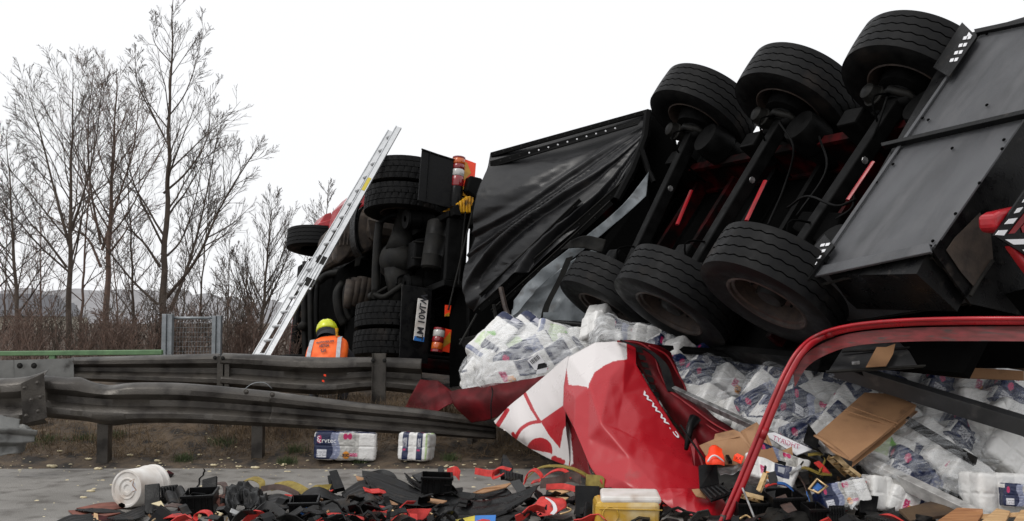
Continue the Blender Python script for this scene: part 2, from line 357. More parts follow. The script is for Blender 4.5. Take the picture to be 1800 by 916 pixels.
def house(px, py, D, wd, hh, wall, roof, label):
    c = P(px, py, D); z0 = c.z-hh; t = thing('house', (c.x, D, z0), label, 'house', None)
    build('wall', MB().abox((c.x-wd/2, D, z0-6), (c.x+wd/2, D+8, c.z)), wall, t)
    rf = MB().prism([(c.x-wd/2-.4, D-.5, c.z), (c.x+wd/2+.4, D-.5, c.z), (c.x+wd*.2, D-.5+2, c.z+wd*.28), (c.x-wd*.2, D+1.5, c.z+wd*.28)], (0, 7, 0)); build('roof', rf, roof, t)
    for k in (-.28, 0, .28): build('window', MB().abox((c.x+k*wd-.5, D-.06, c.z-2.2), (c.x+k*wd+.5, D+.02, c.z-1)), M['deep'], t)
house(12, 556, 110, 9, 3, M['housew'], M['roofg'], 'pale distant house with grey roof at the left edge behind the trees')
house(57, 558, 125, 7, 3, M['housew'], M['roofg'], 'small distant house showing between the two left tree trunks')

# ================================================================ bare trees and shrubs
class Segs:
    def __init__(s): s.a = []; s.b = []; s.ra = []; s.rb = []
    def add(s, a, b, ra, rb): s.a.append(tuple(a)); s.b.append(tuple(b)); s.ra.append(ra); s.rb.append(rb)
    def mesh(s, name, m, n=3, org=(0, 0, 0)):
        a = np.array(s.a)-np.array(org); b = np.array(s.b)-np.array(org); d = b-a; d /= np.linalg.norm(d, axis=1, keepdims=True)+1e-9
        h = np.where(np.abs(d[:, 2:3]) > .9, np.array([[1., 0, 0]]), np.array([[0, 0, 1.]])); x = np.cross(d, h); x /= np.linalg.norm(x, axis=1, keepdims=True); y = np.cross(d, x)
        vs = []
        for p, r in ((a, np.array(s.ra)), (b, np.array(s.rb))):
            for k in range(n):
                t = 2*math.pi*k/n; vs.append(p+(x*math.cos(t)+y*math.sin(t))*r[:, None])
        vs = np.stack(vs, 1).reshape(-1, 3); base = np.arange(len(a))[:, None]*2*n
        fs = np.concatenate([base+np.array([[k, (k+1) % n, n+(k+1) % n, n+k]]) for k in range(n)])
        return npmesh(name, vs, fs, m, True)
rnd = random.Random(11)
def rv(): return V((rnd.gauss(0, 1), rnd.gauss(0, 1), rnd.gauss(0, 1)))
def grow(S, p, d, length, r, lvl, prm, path=None):
    n = max(3, int(length/prm['step'][min(lvl, 3)])); pts = [V(p)]; d = V(d).normalized()
    if path: pts = [V(q) for q in spl(path, 14)]; n = 13
    else:
        for i in range(n):
            d = (d+rv()*prm['wob']*(.6 if lvl == 0 else 1)+V((0, 0, prm['up'][min(lvl, 3)]))).normalized(); pts.append(pts[-1]+d*length/n)
    rr = [max(prm['rmin'], r*(1-.85*i/n)) for i in range(n+1)]
    for i in range(n): S.add(pts[i], pts[i+1], rr[i], rr[i+1])
    if lvl >= prm['lv']: return
    k = prm['kids'][lvl]; t0 = prm['t0'][lvl]
    for j in range(k):
        t = t0+(.96-t0)*((j+rnd.random()*.8)/k)**.85; i = min(n-1, int(t*n)); q = pts[i].lerp(pts[i+1], t*n-i)
        dd = (pts[i+1]-pts[i]).normalized(); side = dd.orthogonal().normalized(); side.rotate(Matrix.Rotation(rnd.random()*6.283, 3, dd))
        an = prm['ang'][lvl]*(.75+.5*rnd.random()); cd = dd*math.cos(an)+side*math.sin(an)
        cl = length*prm['ratio'][lvl]*(1.1-.75*(t-t0)/(1-t0))*(.7+.6*rnd.random()) if not path else length*prm['ratio'][lvl]*(1.1-.6*t)*(.7+.6*rnd.random())
        grow(S, q, cd, cl, max(prm['rmin'], rr[i]*.5), lvl+1, prm)
BASE = dict(step=(.5, .3, .16, .12), wob=.065, up=(.04, .06, .05, .03), rmin=.0032, lv=3, kids=(22, 8, 4), t0=(.22, .15, .15), ang=(.72, .55, .45), ratio=(.42, .45, .52))
def tree(px, D, toppx, toppy, r, label, prm, bk='bark', limbs=(), basepx=None, group='bare trees beyond the guardrail'):
    g = V((P(px, 560, D).x, D, terrain(P(px, 560, D).x, D)-.1)); top = P(toppx, toppy, D)
    t = thing('bare_tree', g, label, 'tree', group); S0 = Segs(); S1 = Segs(); q = dict(BASE); q.update(prm)
    ln = (top-g).length; n = 16; pts = [g.lerp(top, i/n)+(V((rnd.gauss(0, 1), rnd.gauss(0, 1), 0))*.014*ln/7 if 0 < i < n else V((0, 0, 0))) for i in range(n+1)]
    pts = [V(a) for a in spl(pts, 28)]; N = 27
    rr = [max(q['rmin'], r*(1-.93*(i/N)**.9)) for i in range(N+1)]
    for i in range(N): S0.add(pts[i], pts[i+1], rr[i], rr[i+1])
    k = q['kids'][0]; t0 = q['t0'][0]
    for j in range(k):
        f = t0+(1-t0)*(j+rnd.random()*.8)/k; i = min(N-1, int(f*N)); c = pts[i].lerp(pts[i+1], f*N-i); az = rnd.random()*6.283; an = q['ang'][0]*(.8+.4*rnd.random())
        cd = V((math.cos(az)*math.sin(an), math.sin(az)*math.sin(an), math.cos(an)))
        cl = ln*q['ratio'][0]*(1.05-.85*(f-t0)/(1-t0))*(.7+.6*rnd.random())
        grow(S1, c, cd, cl, rr[i]*.5, 1, q)
    for L_ in limbs:
        pp = [P(*a) for a in L_[0]]; ll = sum((pp[i+1]-pp[i]).length for i in range(len(pp)-1))
        q2 = dict(q); q2['kids'] = (L_[2],)+tuple(q['kids'][1:]); q2['ratio'] = (.36,)+tuple(q['ratio'][1:]); q2['ang'] = (.6,)+tuple(q['ang'][1:])
        grow(S1, pp[0], (0, 0, 1), ll, L_[1], 0, q2, path=pp)
    link('trunk', S0.mesh('trunk', M[bk], 7, g), Matrix.Translation(g), t)
    link('crown', S1.mesh('crown', M[bk], 3, g), Matrix.Translation(g), t)
    return t
tree(285, 20, 305, -8, .088, 'tallest bare tree, straight trunk with long V shaped limbs beside the grey gate', dict(kids=(20, 8, 4), t0=(.3, .2, .2), ang=(.62, .55, .45), ratio=(.30, .45, .55)), limbs=[
  ([(290, 525, 20), (345, 455, 19.9), (395, 350, 19.8), (455, 255, 19.7)], .05, 15), ([(300, 548, 20), (330, 470, 20.2), (355, 380, 20.4), (385, 225, 20.5)], .05, 16),
  ([(278, 535, 20), (235, 495, 20.1), (190, 440, 20.2), (150, 395, 20.3)], .035, 10), ([(281, 470, 20), (255, 430, 19.8), (225, 395, 19.6), (205, 330, 19.4)], .035, 10),
  ([(283, 460, 20), (320, 420, 20.3), (345, 345, 20.4), (360, 250, 20.5)], .03, 10), ([(287, 340, 20), (330, 300, 20.1), (365, 240, 20.2), (370, 150, 20.3)], .03, 11),
  ([(289, 240, 20), (262, 190, 20), (240, 140, 20), (238, 85, 20)], .022, 9), ([(292, 210, 20), (325, 165, 20), (345, 110, 20), (360, 40, 20)], .02, 9), ([(300, 110, 20), (270, 70, 20), (275, 20, 20)], .014, 6)])
tree(122, 19, 128, 115, .068, 'dense bare tree with dark straight trunk, second from the left edge', dict(kids=(26, 8, 4), ratio=(.44, .45, .5), ang=(.74, .6, .55), t0=(.28, .12, .15)), limbs=[
  ([(118, 470, 19), (80, 420, 19), (45, 380, 19), (5, 300, 19)], .03, 12), ([(122, 430, 19), (95, 330, 19.2), (70, 230, 19.3), (45, 150, 19.4)], .035, 14), ([(123, 410, 19), (150, 330, 18.8), (170, 240, 18.7), (180, 140, 18.6)], .03, 12)])
tree(185, 21, 205, 130, .085, 'bare tree with ivy brown trunk forking into many ascending limbs', dict(kids=(22, 8, 4), ratio=(.42, .45, .5), ang=(.7, .6, .55), t0=(.4, .12, .15)), limbs=[
  ([(178, 470, 21), (155, 420, 21), (120, 400, 21), (70, 370, 21)], .035, 10), ([(180, 440, 21), (205, 360, 21.2), (235, 260, 21.3), (245, 165, 21.4)], .04, 15), ([(178, 430, 21), (160, 330, 20.8), (155, 230, 20.7), (165, 120, 20.6)], .035, 14), ([(184, 455, 21), (215, 415, 21), (235, 385, 21), (265, 360, 21)], .03, 9)], bk='barkr')
tree(38, 18, 12, 225, .05, 'thin slanting bare tree at the left edge of the picture', dict(kids=(26, 9, 4), ratio=(.34, .45, .5), t0=(.2, .15, .15)))
tree(-30, 20, -20, 230, .06, 'bare tree half out of frame at the left edge', dict(kids=(24, 9, 4), ratio=(.4, .42, .42), t0=(.2, .15, .15)))
tree(140, 22, 165, 200, .04, 'slender bare tree between the two dark trunks', dict(kids=(22, 8, 5), ratio=(.34, .42, .42), t0=(.2, .15, .15)), 'barkr')
tree(240, 23, 222, 215, .04, 'slender bare tree just left of the tallest trunk', dict(kids=(22, 8, 5), ratio=(.34, .42, .42), t0=(.15, .15, .15)))
tree(345, 24, 372, 290, .035, 'slender pale bare tree rising behind the grey gate', dict(kids=(22, 8, 5), ratio=(.33, .42, .42), t0=(.1, .15, .15), ang=(.5, .5, .5)), 'barkp')
tree(455, 23, 478, 352, .06, 'small broad bare tree standing left of the ladder foot', dict(kids=(30, 9, 5), ratio=(.52, .42, .42), t0=(.12, .12, .15), ang=(.62, .5, .5), up=(.05, .14, .09, .05)), limbs=[([(455, 560, 23), (430, 500, 23), (412, 440, 23)], .03, 9), ([(458, 550, 23), (490, 490, 23), (512, 430, 23)], .03, 9)])
tree(560, 40, 578, 322, .08, 'distant bare tree top showing behind the ladder', dict(kids=(24, 8, 4), ratio=(.3, .4, .4), t0=(.35, .15, .15), ang=(.55, .5, .5), rmin=.006))
for px, D, tx, ty, lab in ((75, 24, 70, 300, 'thin bare sapling in front of the distant houses'), (320, 26, 330, 380, 'pale sapling above the grey gate'), (400, 25, 405, 385, 'thin pale sapling right of the grey gate'), (8, 23, 15, 330, 'thin sapling at the far left above the green rail'), (215, 26, 190, 330, 'thin sapling behind the ivy brown trunk')):
    tree(px, D, tx, ty, .03, lab, dict(kids=(18, 8, 4), ratio=(.32, .42, .42), t0=(.08, .15, .15), ang=(.5, .5, .5), rmin=.004), 'barkr' if px < 300 else 'barkp', group='thin saplings beyond the guardrail')
SHRUBS = [(20, 16, 520), (70, 15, 540), (110, 17, 525), (160, 16, 515), (205, 15, 545), (250, 16, 530), (318, 15.5, 500), (355, 16.5, 455), (415, 15.5, 530), (465, 16, 550), (505, 17, 560)]
for i, (px, D, ty) in enumerate(SHRUBS):
    x = P(px, 560, D).x; g = V((x, D, terrain(x, D)-.05)); S = Segs(); q = dict(BASE); q.update(lv=2, kids=(9, 6, 3), t0=(.15, .15, .1), ratio=(.42, .45, .4), ang=(.6, .6, .6), rmin=.0035, wob=.14, up=(.05, .05, .03, .0))
    hgt = EYE+(560-ty)/FPX*D-g.z
    for k in range(16):
        az = rnd.random()*6.283; an = abs(rnd.gauss(.12, .35)); grow(S, g+V((rnd.uniform(-.7, .7), rnd.uniform(-.5, .5), 0)), (math.cos(az)*math.sin(an), math.sin(az)*math.sin(an), math.cos(an)), hgt*rnd.uniform(.55, 1.05), .011, 0, q)
    ob = link('shrub', S.mesh('shrub', M[('barkr', 'barkr', 'bark', 'barkp')[i % 4]], 3, g), Matrix.Translation(g))
    where = ['at the left frame edge', 'under the slanting tree', 'around the second trunk', 'around the forked trunk', 'between the forked and tallest trunks', 'left of the grey gate post', 'directly behind the gate mesh', 'tall and pale behind the gate', 'right of the grey gate', 'left of the ladder foot', 'behind the ladder foot'][i]
    setp(ob, 'reddish brown leafless shrub '+where, 'shrub', 'shrubs beyond the guardrail')
S = Segs()                                                            # undergrowth: tangle of stems nobody could count
for i in range(1500):
    D = rnd.uniform(15, 32); px = rnd.uniform(-60, 640); x = P(px, 560, D).x; z = terrain(x, D); h = rnd.uniform(.3, 1.0)*(1 if D < 20 else 1.4)
    p = V((x, D, z)); d = V((rnd.gauss(0, .35), rnd.gauss(0, .3), 1)).normalized()
    for s_ in range(3):
        q_ = p+d*h/3; S.add(p, q_, .004, .003); p = q_; d = (d+rv()*.25).normalized()
o = link('undergrowth', S.mesh('undergrowth', M['barkr'], 3), Matrix.Identity(4)); setp(o, 'tangle of leafless reddish brown undergrowth below the trees', 'undergrowth', kind='stuff')

# ---------------------------------------------------------------- verge vegetation and crumbs
def blades(n, area, hlo, hhi, wd, m, name, label, lean=.5, clumps=None):
    vs = []; fs = []
    for i in range(n):
        if clumps: c = clumps[rnd.randrange(len(clumps))]; x, y = c[0]+rnd.gauss(0, c[2]), c[1]+rnd.gauss(0, c[2]*.7)
        else: x, y = rnd.uniform(area[0], area[1]), rnd.uniform(area[2], area[3])
        if not clumps and noise.noise((x*1.1, y*1.6, 9)) < rnd.uniform(-.45, .35): continue
        z = terrain(x, y)-.005; h = rnd.uniform(hlo, hhi); a = rnd.random()*6.283; l = rnd.gauss(0, lean); b = rnd.random()*6.283
        wx, wy = math.cos(a)*wd, math.sin(a)*wd; tx, ty = math.cos(b)*l*h, math.sin(b)*l*h; k = len(vs)
        vs += [(x-wx, y-wy, z), (x+wx, y+wy, z), (x+tx*.4+wx*.8, y+ty*.4+wy*.8, z+h*.55), (x+tx*.4-wx*.8, y+ty*.4-wy*.8, z+h*.55), (x+tx+wx*.1, y+ty+wy*.1, z+h*.9), (x+tx-wx*.1, y+ty-wy*.1, z+h*.9)]
        fs += [(k, k+1, k+2, k+3), (k+3, k+2, k+4, k+5)]
    o = link(name, npmesh(name, vs, fs, m, False), Matrix.Identity(4)); setp(o, label, 'grass', kind='stuff')
blades(30000, (-5.5, 1.2, 9.0, 11.5), .02, .13, .0022, M['dry'], 'dry_grass', 'flattened dry brown grass and stalks on the muddy verge', 1.4)
blades(9000, (-5.5, .2, 9.3, 10.2), .08, .30, .002, M['dry'], 'tall_dry_grass', 'taller dry stalks standing behind the near guardrail', .5)
cl = [(P(px, py, D).x, D, s_) for px, py, D, s_ in ((205, 757, 9.5, .05), (322, 790, 8.95, .05), (390, 770, 9.3, .06), (520, 785, 9.1, .05), (505, 810, 8.85, .04), (635, 806, 8.9, .04), (790, 806, 8.95, .035), (85, 760, 9.3, .08), (150, 760, 9.4, .06))]
blades(1600, None, .03, .09, .0025, M['grass'], 'green_grass', 'small green grass tufts on the muddy verge', .6, cl)
S = Segs()
for i in range(2600):                                                  # dead stalks lying flat on the mud
    x, y = rnd.uniform(-5.2, .6), rnd.uniform(8.95, 10.6); z = terrain(x, y)+.008; a = rnd.random()*6.283; l = rnd.uniform(.03, .16)
    x2, y2 = x+math.cos(a)*l, y+math.sin(a)*l; S.add((x, y, z), (x2, y2, terrain(x2, y2)+rnd.uniform(.004, .03)), .0022, .0015)
o = link('dead_stalks', S.mesh('dead_stalks', M['dry'], 3), Matrix.Identity(4)); setp(o, 'pale dead stalks lying on the mud under the guardrail', 'stalks', kind='stuff')
def lump(mb, c, r, sx=1, sy=1, sz=.6, seed=0):
    vs = []; n1, n2 = 4, 6
    for j in range(n1+1):
        for k in range(n2):
            t = math.pi*j/n1; f = 6.283*k/n2; d = V((math.sin(t)*math.cos(f), math.sin(t)*math.sin(f), math.cos(t)))
            q = 1+.5*noise.noise(d*1.7+V((seed*3.1, 0, 0))); vs.append(V(c)+V((d.x*sx, d.y*sy, d.z*sz))*r*q)
    mb.add(vs, [(j*n2+k, j*n2+(k+1) % n2, (j+1)*n2+(k+1) % n2, (j+1)*n2+k) for j in range(n1) for k in range(n2)])
mb = MB()
for i in range(520):
    y = rnd.uniform(6.6, 9.8) if i % 3 else rnd.gauss(8.75, .12); x = rnd.uniform(-5.3, 1.3); z = terrain(x, y); lump(mb, (x, y, z+.004), rnd.choice((.002, .003, .004, .005, .006, .011)), 1.6, 1.2, .5, i)
o = build('scattered_crumbs', mb, M['crumb']); setp(o, 'small cream foam crumbs scattered over road edge and mud', 'crumbs', kind='stuff')
for i, (px, py, D, r) in enumerate(((265, 602-600+806, 8.7, .03), (90, 807, 8.75, .028), (172, 820, 8.65, .026), (105, 773, 9.1, .018), (228, 749+24, 9.05, .02), (278, 812-25, 8.9, .02), (448, 823, 8.7, .024), (160, 863, 7.55, .024), (146, 871, 7.3, .018), (375, 812, 8.8, .022), (500, 815, 8.8, .018), (796, 820, 8.72, .02), (352, 772, 9.1, .016), (157, 789, 8.95, .018), (420, 816, 8.75, .018))):
    mb = MB(); p = P(px, py, D); p.z = terrain(p.x, p.y)
    for k in range(4): lump(mb, p+V((rnd.uniform(-1, 1)*r, rnd.uniform(-.6, .6)*r, r*.35)), r*rnd.uniform(.45, .8), 1.5, 1, .7, i*7+k)
    ob = build('foam_crumb', mb, M['crumb'], smooth=True)
    setp(ob, 'broken cream foam crumb '+['near the first near-rail post', 'on the verge edge left of the bucket', 'on the road edge above the bucket', 'in the mud at far left', 'in the mud beside the first post', 'on the mud halfway between the posts', 'at the foot of the second post', 'alone on the asphalt left of the bucket', 'smaller, nearest the bucket on the asphalt', 'on the road edge right of the bucket', 'on the road edge below the big roll pack', 'on the road edge under the dark rail end', 'in the dry grass between posts', 'beside the first post, in mud', 'on the road edge left of the second post'][i], 'crumb', 'foam crumbs on the verge')

# ================================================================ guardrails
PROF = [(.0, 0), (.018, .015), (.030, .04), (.074, .115), (.082, .14), (.082, .25), (.074, .28), (.022, .385), (.014, .41), (.014, .58), (.022, .61), (.074, .715), (.082, .74), (.082, .86), (.072, .90), (.02, .985), (0, 1)]
def rail_mesh(pts, n=120, dent=None):              # pts (px, ytop, ybot, D): W-shaped steel beam
    q = spl(pts, n); vs = []
    PR = PROF
    for i, (px, yt, yb, D) in enumerate(q):
        for k, (dd, h) in enumerate(PR):
            p = P(px, yb+(yt-yb)*h, D); e = dent(px, h) if dent else (0, 0)
            vs.append((p.x, p.y-dd*1.15+e[0], p.z+e[1]))
    return vs, gridfaces(len(PR), n)
def rail(name, pts, dent, m, parent, **tags):
    vs, fs = rail_mesh(pts, 140, dent); c = np.mean(vs, 0); o = link(name, npmesh(name, np.array(vs)-c, fs, m), Matrix.Translation(V(c)), parent)
    s_ = o.modifiers.new('thick', 'SOLIDIFY'); s_.thickness = .005; o.data.set_sharp_from_angle(angle=math.radians(40)); setp(o, **tags); return o
def cpost(x, y, z0, z1, w, dpt, parent, m, tw=0):
    mb = MB(); mb.abox((x-w/2, y, z0), (x+w/2, y+.006, z1)); mb.abox((x-w/2, y+.006, z0), (x-w/2+.006, y+dpt, z1)); mb.abox((x+w/2-.006, y+.006, z0), (x+w/2, y+dpt, z1))
    return build('post', mb, m, parent)
def bolts(parent, pts, r=.016, m='grime', D=None):
    for px, py, d_ in pts:
        p = P(px, py, d_); b = MB().lathe(p, (0, -1, 0), [(0, r*1.5), (.004, r*1.5), (.004, r), (.010, r*.9), (.013, r*.5), (.0135, .001)], 10); build('bolt', b, M[m], parent, smooth=True, sharp=40)
gn = thing('near_guardrail', V((P(182, 800, 8.95).x, 8.95, 0)), 'bent weathered steel guardrail running across the foreground from the broken joint to the tarpaulin', 'guardrail')
def dent(px, h):
    a = math.exp(-((px-185)/32)**2); z = -.035*a*sm(.55, 1, h); y = .05*a*sm(.6, .9, h)
    z -= .03*math.exp(-((px-195)/28)**2)*sm(.35, 0, h); z += .018*math.exp(-((px-140)/14)**2)*sm(.6, 1, h)
    y += .006*noise.noise((px*.012, h*3, 2)) + .03*math.exp(-((px-205)/30)**2)*sm(.5, 0, h)
    return (y, z)
rail('beam', [(80, 661, 733, 8.72), (200, 672, 742, 8.75), (330, 675, 743, 8.8), (491, 690, 750, 8.9)], dent, M['rail'], gn)
rail('beam', [(478, 689, 749, 8.86), (640, 709, 758, 9.0), (760, 722, 765, 9.15), (872, 740, 772, 9.3)], lambda px, h: (.008*noise.noise((px*.01, h*2, 8)), 0), M['rail'], gn)
for px, D, yt, yb, w_ in ((181, 8.86, 725, 812, 19), (452, 8.95, 735, 815, 19), (826, 9.35, 755, 800, 9)):
    a, b = P(px, yt, D), P(px, yb, D); cpost(a.x, D, b.z-.12, a.z, w_/FPX*D, .1, gn, M['rail'])
bolts(gn, [(433, 689, 8.72), (479, 694, 8.74), (182, 702, 8.78), (352, 700, 8.8)], .016, 'rail')
wire = PP([(430, 684, 8.75), (445, 674, 8.75), (465, 673, 8.76), (478, 683, 8.78)], 14); build('wire_loop', MB().tube(wire, .003, 5), M['galv'], gn, smooth=True)
rail('end_plate', [(-30, 668, 752, 8.55), (40, 664, 750, 8.52), (80, 652, 744, 8.6)], lambda px, h: (.05+.02*noise.noise((px*.03, h*3, 4)), 0), M['rail'], gn)
pl = MB().plate(PP([(36, 674, 8.42), (77, 655, 8.48), (83, 735, 8.5), (40, 746, 8.44)]), .012); build('joint_plate', pl, M['rail'], gn, bevel=.004)
bolts(gn, [(55, 703, 8.4), (71, 698, 8.44), (43, 682, 8.4), (66, 673, 8.43), (46, 731, 8.41), (67, 723, 8.44)], .013, 'rail')
ob, _, _ = sheet('broken_rail_end', [[(-25, 728, 8.2), (10, 738, 8.25), (32, 742, 8.3), (40, 750, 8.35)], [(-25, 752, 8.1), (10, 756, 8.12), (36, 757, 8.2), (62, 762, 8.3)], [(-25, 775, 8.15), (5, 774, 8.15), (32, 776, 8.2), (58, 772, 8.3)], [(-25, 802, 8.2), (0, 800, 8.2), (22, 795, 8.2), (40, 788, 8.3)]], 40, 40, M['raill'], lambda u, v, px, py, w_: .05*(abs(v*3 % 1-.5)*2-.5)+.006*ridge(V((px*.03, py*.03, 1))), thick=.005,
    label='torn pale guardrail end lying low at the left edge on the mud', cat='guardrail piece')
gf = thing('far_guardrail', V((P(400, 680, 10.1).x, 10.1, .3)), 'darker second guardrail behind the near one, level, ending at the tractor wheels', 'guardrail')
rail('beam', [(128, 629, 668, 10.15), (240, 626, 673, 10.15), (388, 622, 680, 10.12)], lambda px, h: (.004*noise.noise((px*.01, h*2, 3)), 0), M['rail'], gf)
rail('beam', [(392, 622, 680, 10.1), (560, 628, 692, 10.1), (655, 629, 686, 10.15), (742, 632, 694, 10.3)], lambda px, h: (.007*noise.noise((px*.012, h*2, 5)), .004*math.sin(px*.02)), M['rail'], gf)
pl = MB().plate(PP([(-40, 634, 10.05), (24, 633, 10.05), (25, 672, 10.05), (-40, 672, 10.05)]), .01); build('end_panel', pl, M['raill'], gf)
pl = MB().plate(PP([(25, 633, 10.03), (129, 630, 10.05), (130, 668, 10.05), (25, 671, 10.03)]), .01); build('end_panel', pl, M['raill'], gf)
bolts(gf, [(35, 643, 9.99), (60, 643, 9.99)], .02, 'grime')
for px, D, yt, w_ in ((387, 10.02, 626, 10), (399, 10.02, 628, 8), (667, 10.03, 621, 24), (-8, 10.2, 640, 18)):
    a = P(px, yt, D); cpost(a.x, D, terrain(a.x, D)-.15, a.z, w_/FPX*D, .08 if w_ < 20 else -.05, gf, M['rail'])
bolts(gf, [(378, 629, 10.0), (392, 630, 9.98), (656, 634, 9.97), (676, 634, 9.97)], .014, 'grime')
for px, py in ((571, 660), (568, 670)): build('orange_sticker', MB().plate(PP([(px-2, py-2, 10.0), (px+2, py-2, 10.0), (px+2, py+2, 10.0), (px-2, py+1, 10.0)]), .003), M['fluor'], gf)

gr = thing('green_railing', V((P(90, 620, 12).x, 12, 0)), 'green painted metal railing behind the guardrail at left', 'railing')
build('top_bar', MB().prism(PP([(-60, 618, 12), (284, 615, 12), (284, 624, 12), (-60, 626, 12)]), (0, .07, 0)), M['green'], gr, bevel=.008)
for px in (91, 277, -45):
    a = P(px, 624, 12.01); build('post', MB().abox((a.x-.035, 12.01, -.2), (a.x+.035, 12.06, a.z)), M['green'], gr, bevel=.005)
gt = thing('mesh_gate', V((P(335, 620, 12.6).x, 12.6, .2)), 'galvanised gate panel with wire mesh between two posts left of the ladder', 'gate')
for px, w_, yt in ((293, 17, 552), (380, 15, 555)):
    a = P(px, yt, 12.5); hw = w_/2/FPX*12.5; mb = MB().abox((a.x-hw, 12.5, -.1), (a.x-hw*.1, 12.56, a.z)).abox((a.x, 12.52, -.1), (a.x+hw, 12.6, a.z)); build('post', mb, M['galv'], gt, bevel=.004)
a, b = P(301, 559, 12.6), P(375, 559, 12.6)
build('top_bar', MB().tube([a, b], .018, 10), M['galv'], gt, smooth=True); build('side_bar', MB().tube([a, V((a.x, 12.6, 0))], .014, 8), M['galv'], gt, smooth=True); build('side_bar', MB().tube([b, V((b.x, 12.6, 0))], .014, 8), M['galv'], gt, smooth=True)
S = Segs()
for k in range(15): x = a.x+(b.x-a.x)*k/14; S.add((x, 12.6, 0), (x, 12.6, a.z), .0016, .0016)
for k in range(24): z = a.z-k*.06; S.add((a.x, 12.6, z), (b.x, 12.6, z), .0013, .0013)
setp(link('wire_mesh', S.mesh('wire_mesh', M['galv'], 4), Matrix.Identity(4), gt), kind='stuff')

# ---------------------------------------------------------------- aluminium ladder
ld = thing('ladder', V((P(470, 640, 10.8).x, 10.8, .4)), 'tall aluminium extension ladder leaning against the overturned tractor', 'ladder')
def lad(t, side, sec): # t 0 foot .. 1 top; side 0 far stile, 1 near stile
    x = (398, 421)[side]+t*((683, 697)[side]-(398, 421)[side]); y = (712, 712)[side]+t*((229, 222)[side]-(712, 712)[side])
    return P(x, y, 10.75+1.25*t+(.34 if side == 0 else 0))
for sec, (t0, t1, off) in enumerate(((0, .52, 0), (.42, 1, .03))):
    for side in (0, 1):
        a, b = lad(t0, side, sec), lad(t1, side, sec); d = (b-a).normalized(); nrm = V((.8, .15, .45)); nrm = (nrm-d*nrm.dot(d)).normalized(); sd_ = d.cross(nrm)
        off_v = nrm*off
        mb = MB().box((a+b)/2+off_v, d*(b-a).length/2, nrm*.036, sd_*.006); mb.box((a+b)/2+off_v+nrm*.033, d*(b-a).length/2, nrm*.004, sd_*.016); mb.box((a+b)/2+off_v-nrm*.033, d*(b-a).length/2, nrm*.004, sd_*.016)
        build('stile', mb, M['alu'], ld)
    n = int((t1-t0)*21)
    for k in range(n):
        t = t0+(k+.5)/n*(t1-t0); a, b = lad(t, 0, sec), lad(t, 1, sec); build('rung', MB().tube([a+nrm*off, b+nrm*off], .016, 8), M['alu'], ld, smooth=True, sharp=50)
for t in (.44, .52):
    a = lad(t, 1, 0); build('guide_bracket', MB().box(a+nrm*.01, d*.05, nrm*.055, sd_*.02), M['grime'], ld)
a = lad(.795, 1, 1); build('yellow_sticker', MB().box(a-sd_*.0+nrm*.03+V((0, -.02, 0)), d*.09, nrm*.02, sd_*.003), M['yelp'], ld)

# ---------------------------------------------------------------- firefighter seen from behind
def skin_body(name, pts, edges, m, parent, sub=2):
    me = bpy.data.meshes.new(name); me.from_pydata([tuple(p[0]) for p in pts], edges, []); me.materials.append(m)
    ob = link(name, me, Matrix.Identity(4), parent)
    sk_ = ob.modifiers.new('skin', 'SKIN'); sv = me.skin_vertices[0].data if me.skin_vertices else None
    if sv is None:
        bm = None
        import bmesh
        bm = bmesh.new(); bm.from_mesh(me); lay = bm.verts.layers.skin.verify()
        for i, v in enumerate(bm.verts): v[lay].radius = pts[i][1]; v[lay].use_root = (i == 0)
        bm.to_mesh(me); bm.free()
    else:
        for i, s_ in enumerate(sv): s_.radius = pts[i][1]; s_.use_root = (i == 0)
    sb = ob.modifiers.new('sub', 'SUBSURF'); sb.levels = sub; sb.render_levels = sub; sk_.use_smooth_shade = True
    return ob
FX = P(574, 600, 11).x
def fp(dx, y, z): return V((FX+dx, y, z))
ff = thing('person', fp(0, 11, .42), 'firefighter in orange vest and yellow helmet bending over behind the far guardrail, seen from behind', 'person')
# right of the picture = the side of the picture's right arm
pts = [(fp(0, 10.92, .62), (.17, .13)), (fp(0, 10.95, .78), (.17, .12)), (fp(0, 11.02, .91), (.14, .09)), (fp(0, 11.10, .99), (.10, .06)), (fp(-.01, 11.17, 1.09), (.065, .065)), (fp(-.01, 11.24, 1.14), (.085, .09)),
       (fp(-.16, 11.09, .95), (.055, .055)), (fp(-.22, 11.22, .82), (.055, .055)), (fp(-.16, 11.42, .74), (.045, .045)), (fp(-.12, 11.50, .72), (.04, .03)),
       (fp(.17, 11.09, .97), (.055, .055)), (fp(.26, 11.15, .84), (.058, .058)), (fp(.20, 11.40, .72), (.045, .045)), (fp(.17, 11.49, .70), (.04, .03)),
       (fp(-.11, 10.93, .56), (.10, .10)), (fp(-.16, 11.28, .62), (.078, .078)), (fp(-.17, 11.22, .46), (.06, .06)), (fp(-.17, 11.10, .40), (.05, .05)), (fp(-.18, 11.27, .38), (.04, .035)),
       (fp(.11, 10.93, .56), (.10, .10)), (fp(.16, 11.28, .60), (.078, .078)), (fp(.17, 11.12, .46), (.06, .06)), (fp(.17, 11.0, .40), (.05, .05)), (fp(.18, 11.17, .38), (.04, .035))]
for sx, bi in ((-1, 9), (1, 13)):
    for k in range(5):
        b0 = pts[bi][0]; off = V((-sx*.02+(k-2)*.017, .045, -.005*abs(k-2))) if k < 4 else V((-sx*.05, .01, 0))
        pts.append((b0+off, (.011, .011))); pts.append((b0+off+V((0, .03, -.018)), (.009, .009)))
ed = [(0, 1), (1, 2), (2, 3), (3, 4), (4, 5), (3, 6), (6, 7), (7, 8), (8, 9), (3, 10), (10, 11), (11, 12), (12, 13), (0, 14), (14, 15), (15, 16), (16, 17), (17, 18), (0, 19), (19, 20), (20, 21), (21, 22), (22, 23)]
n0 = 24
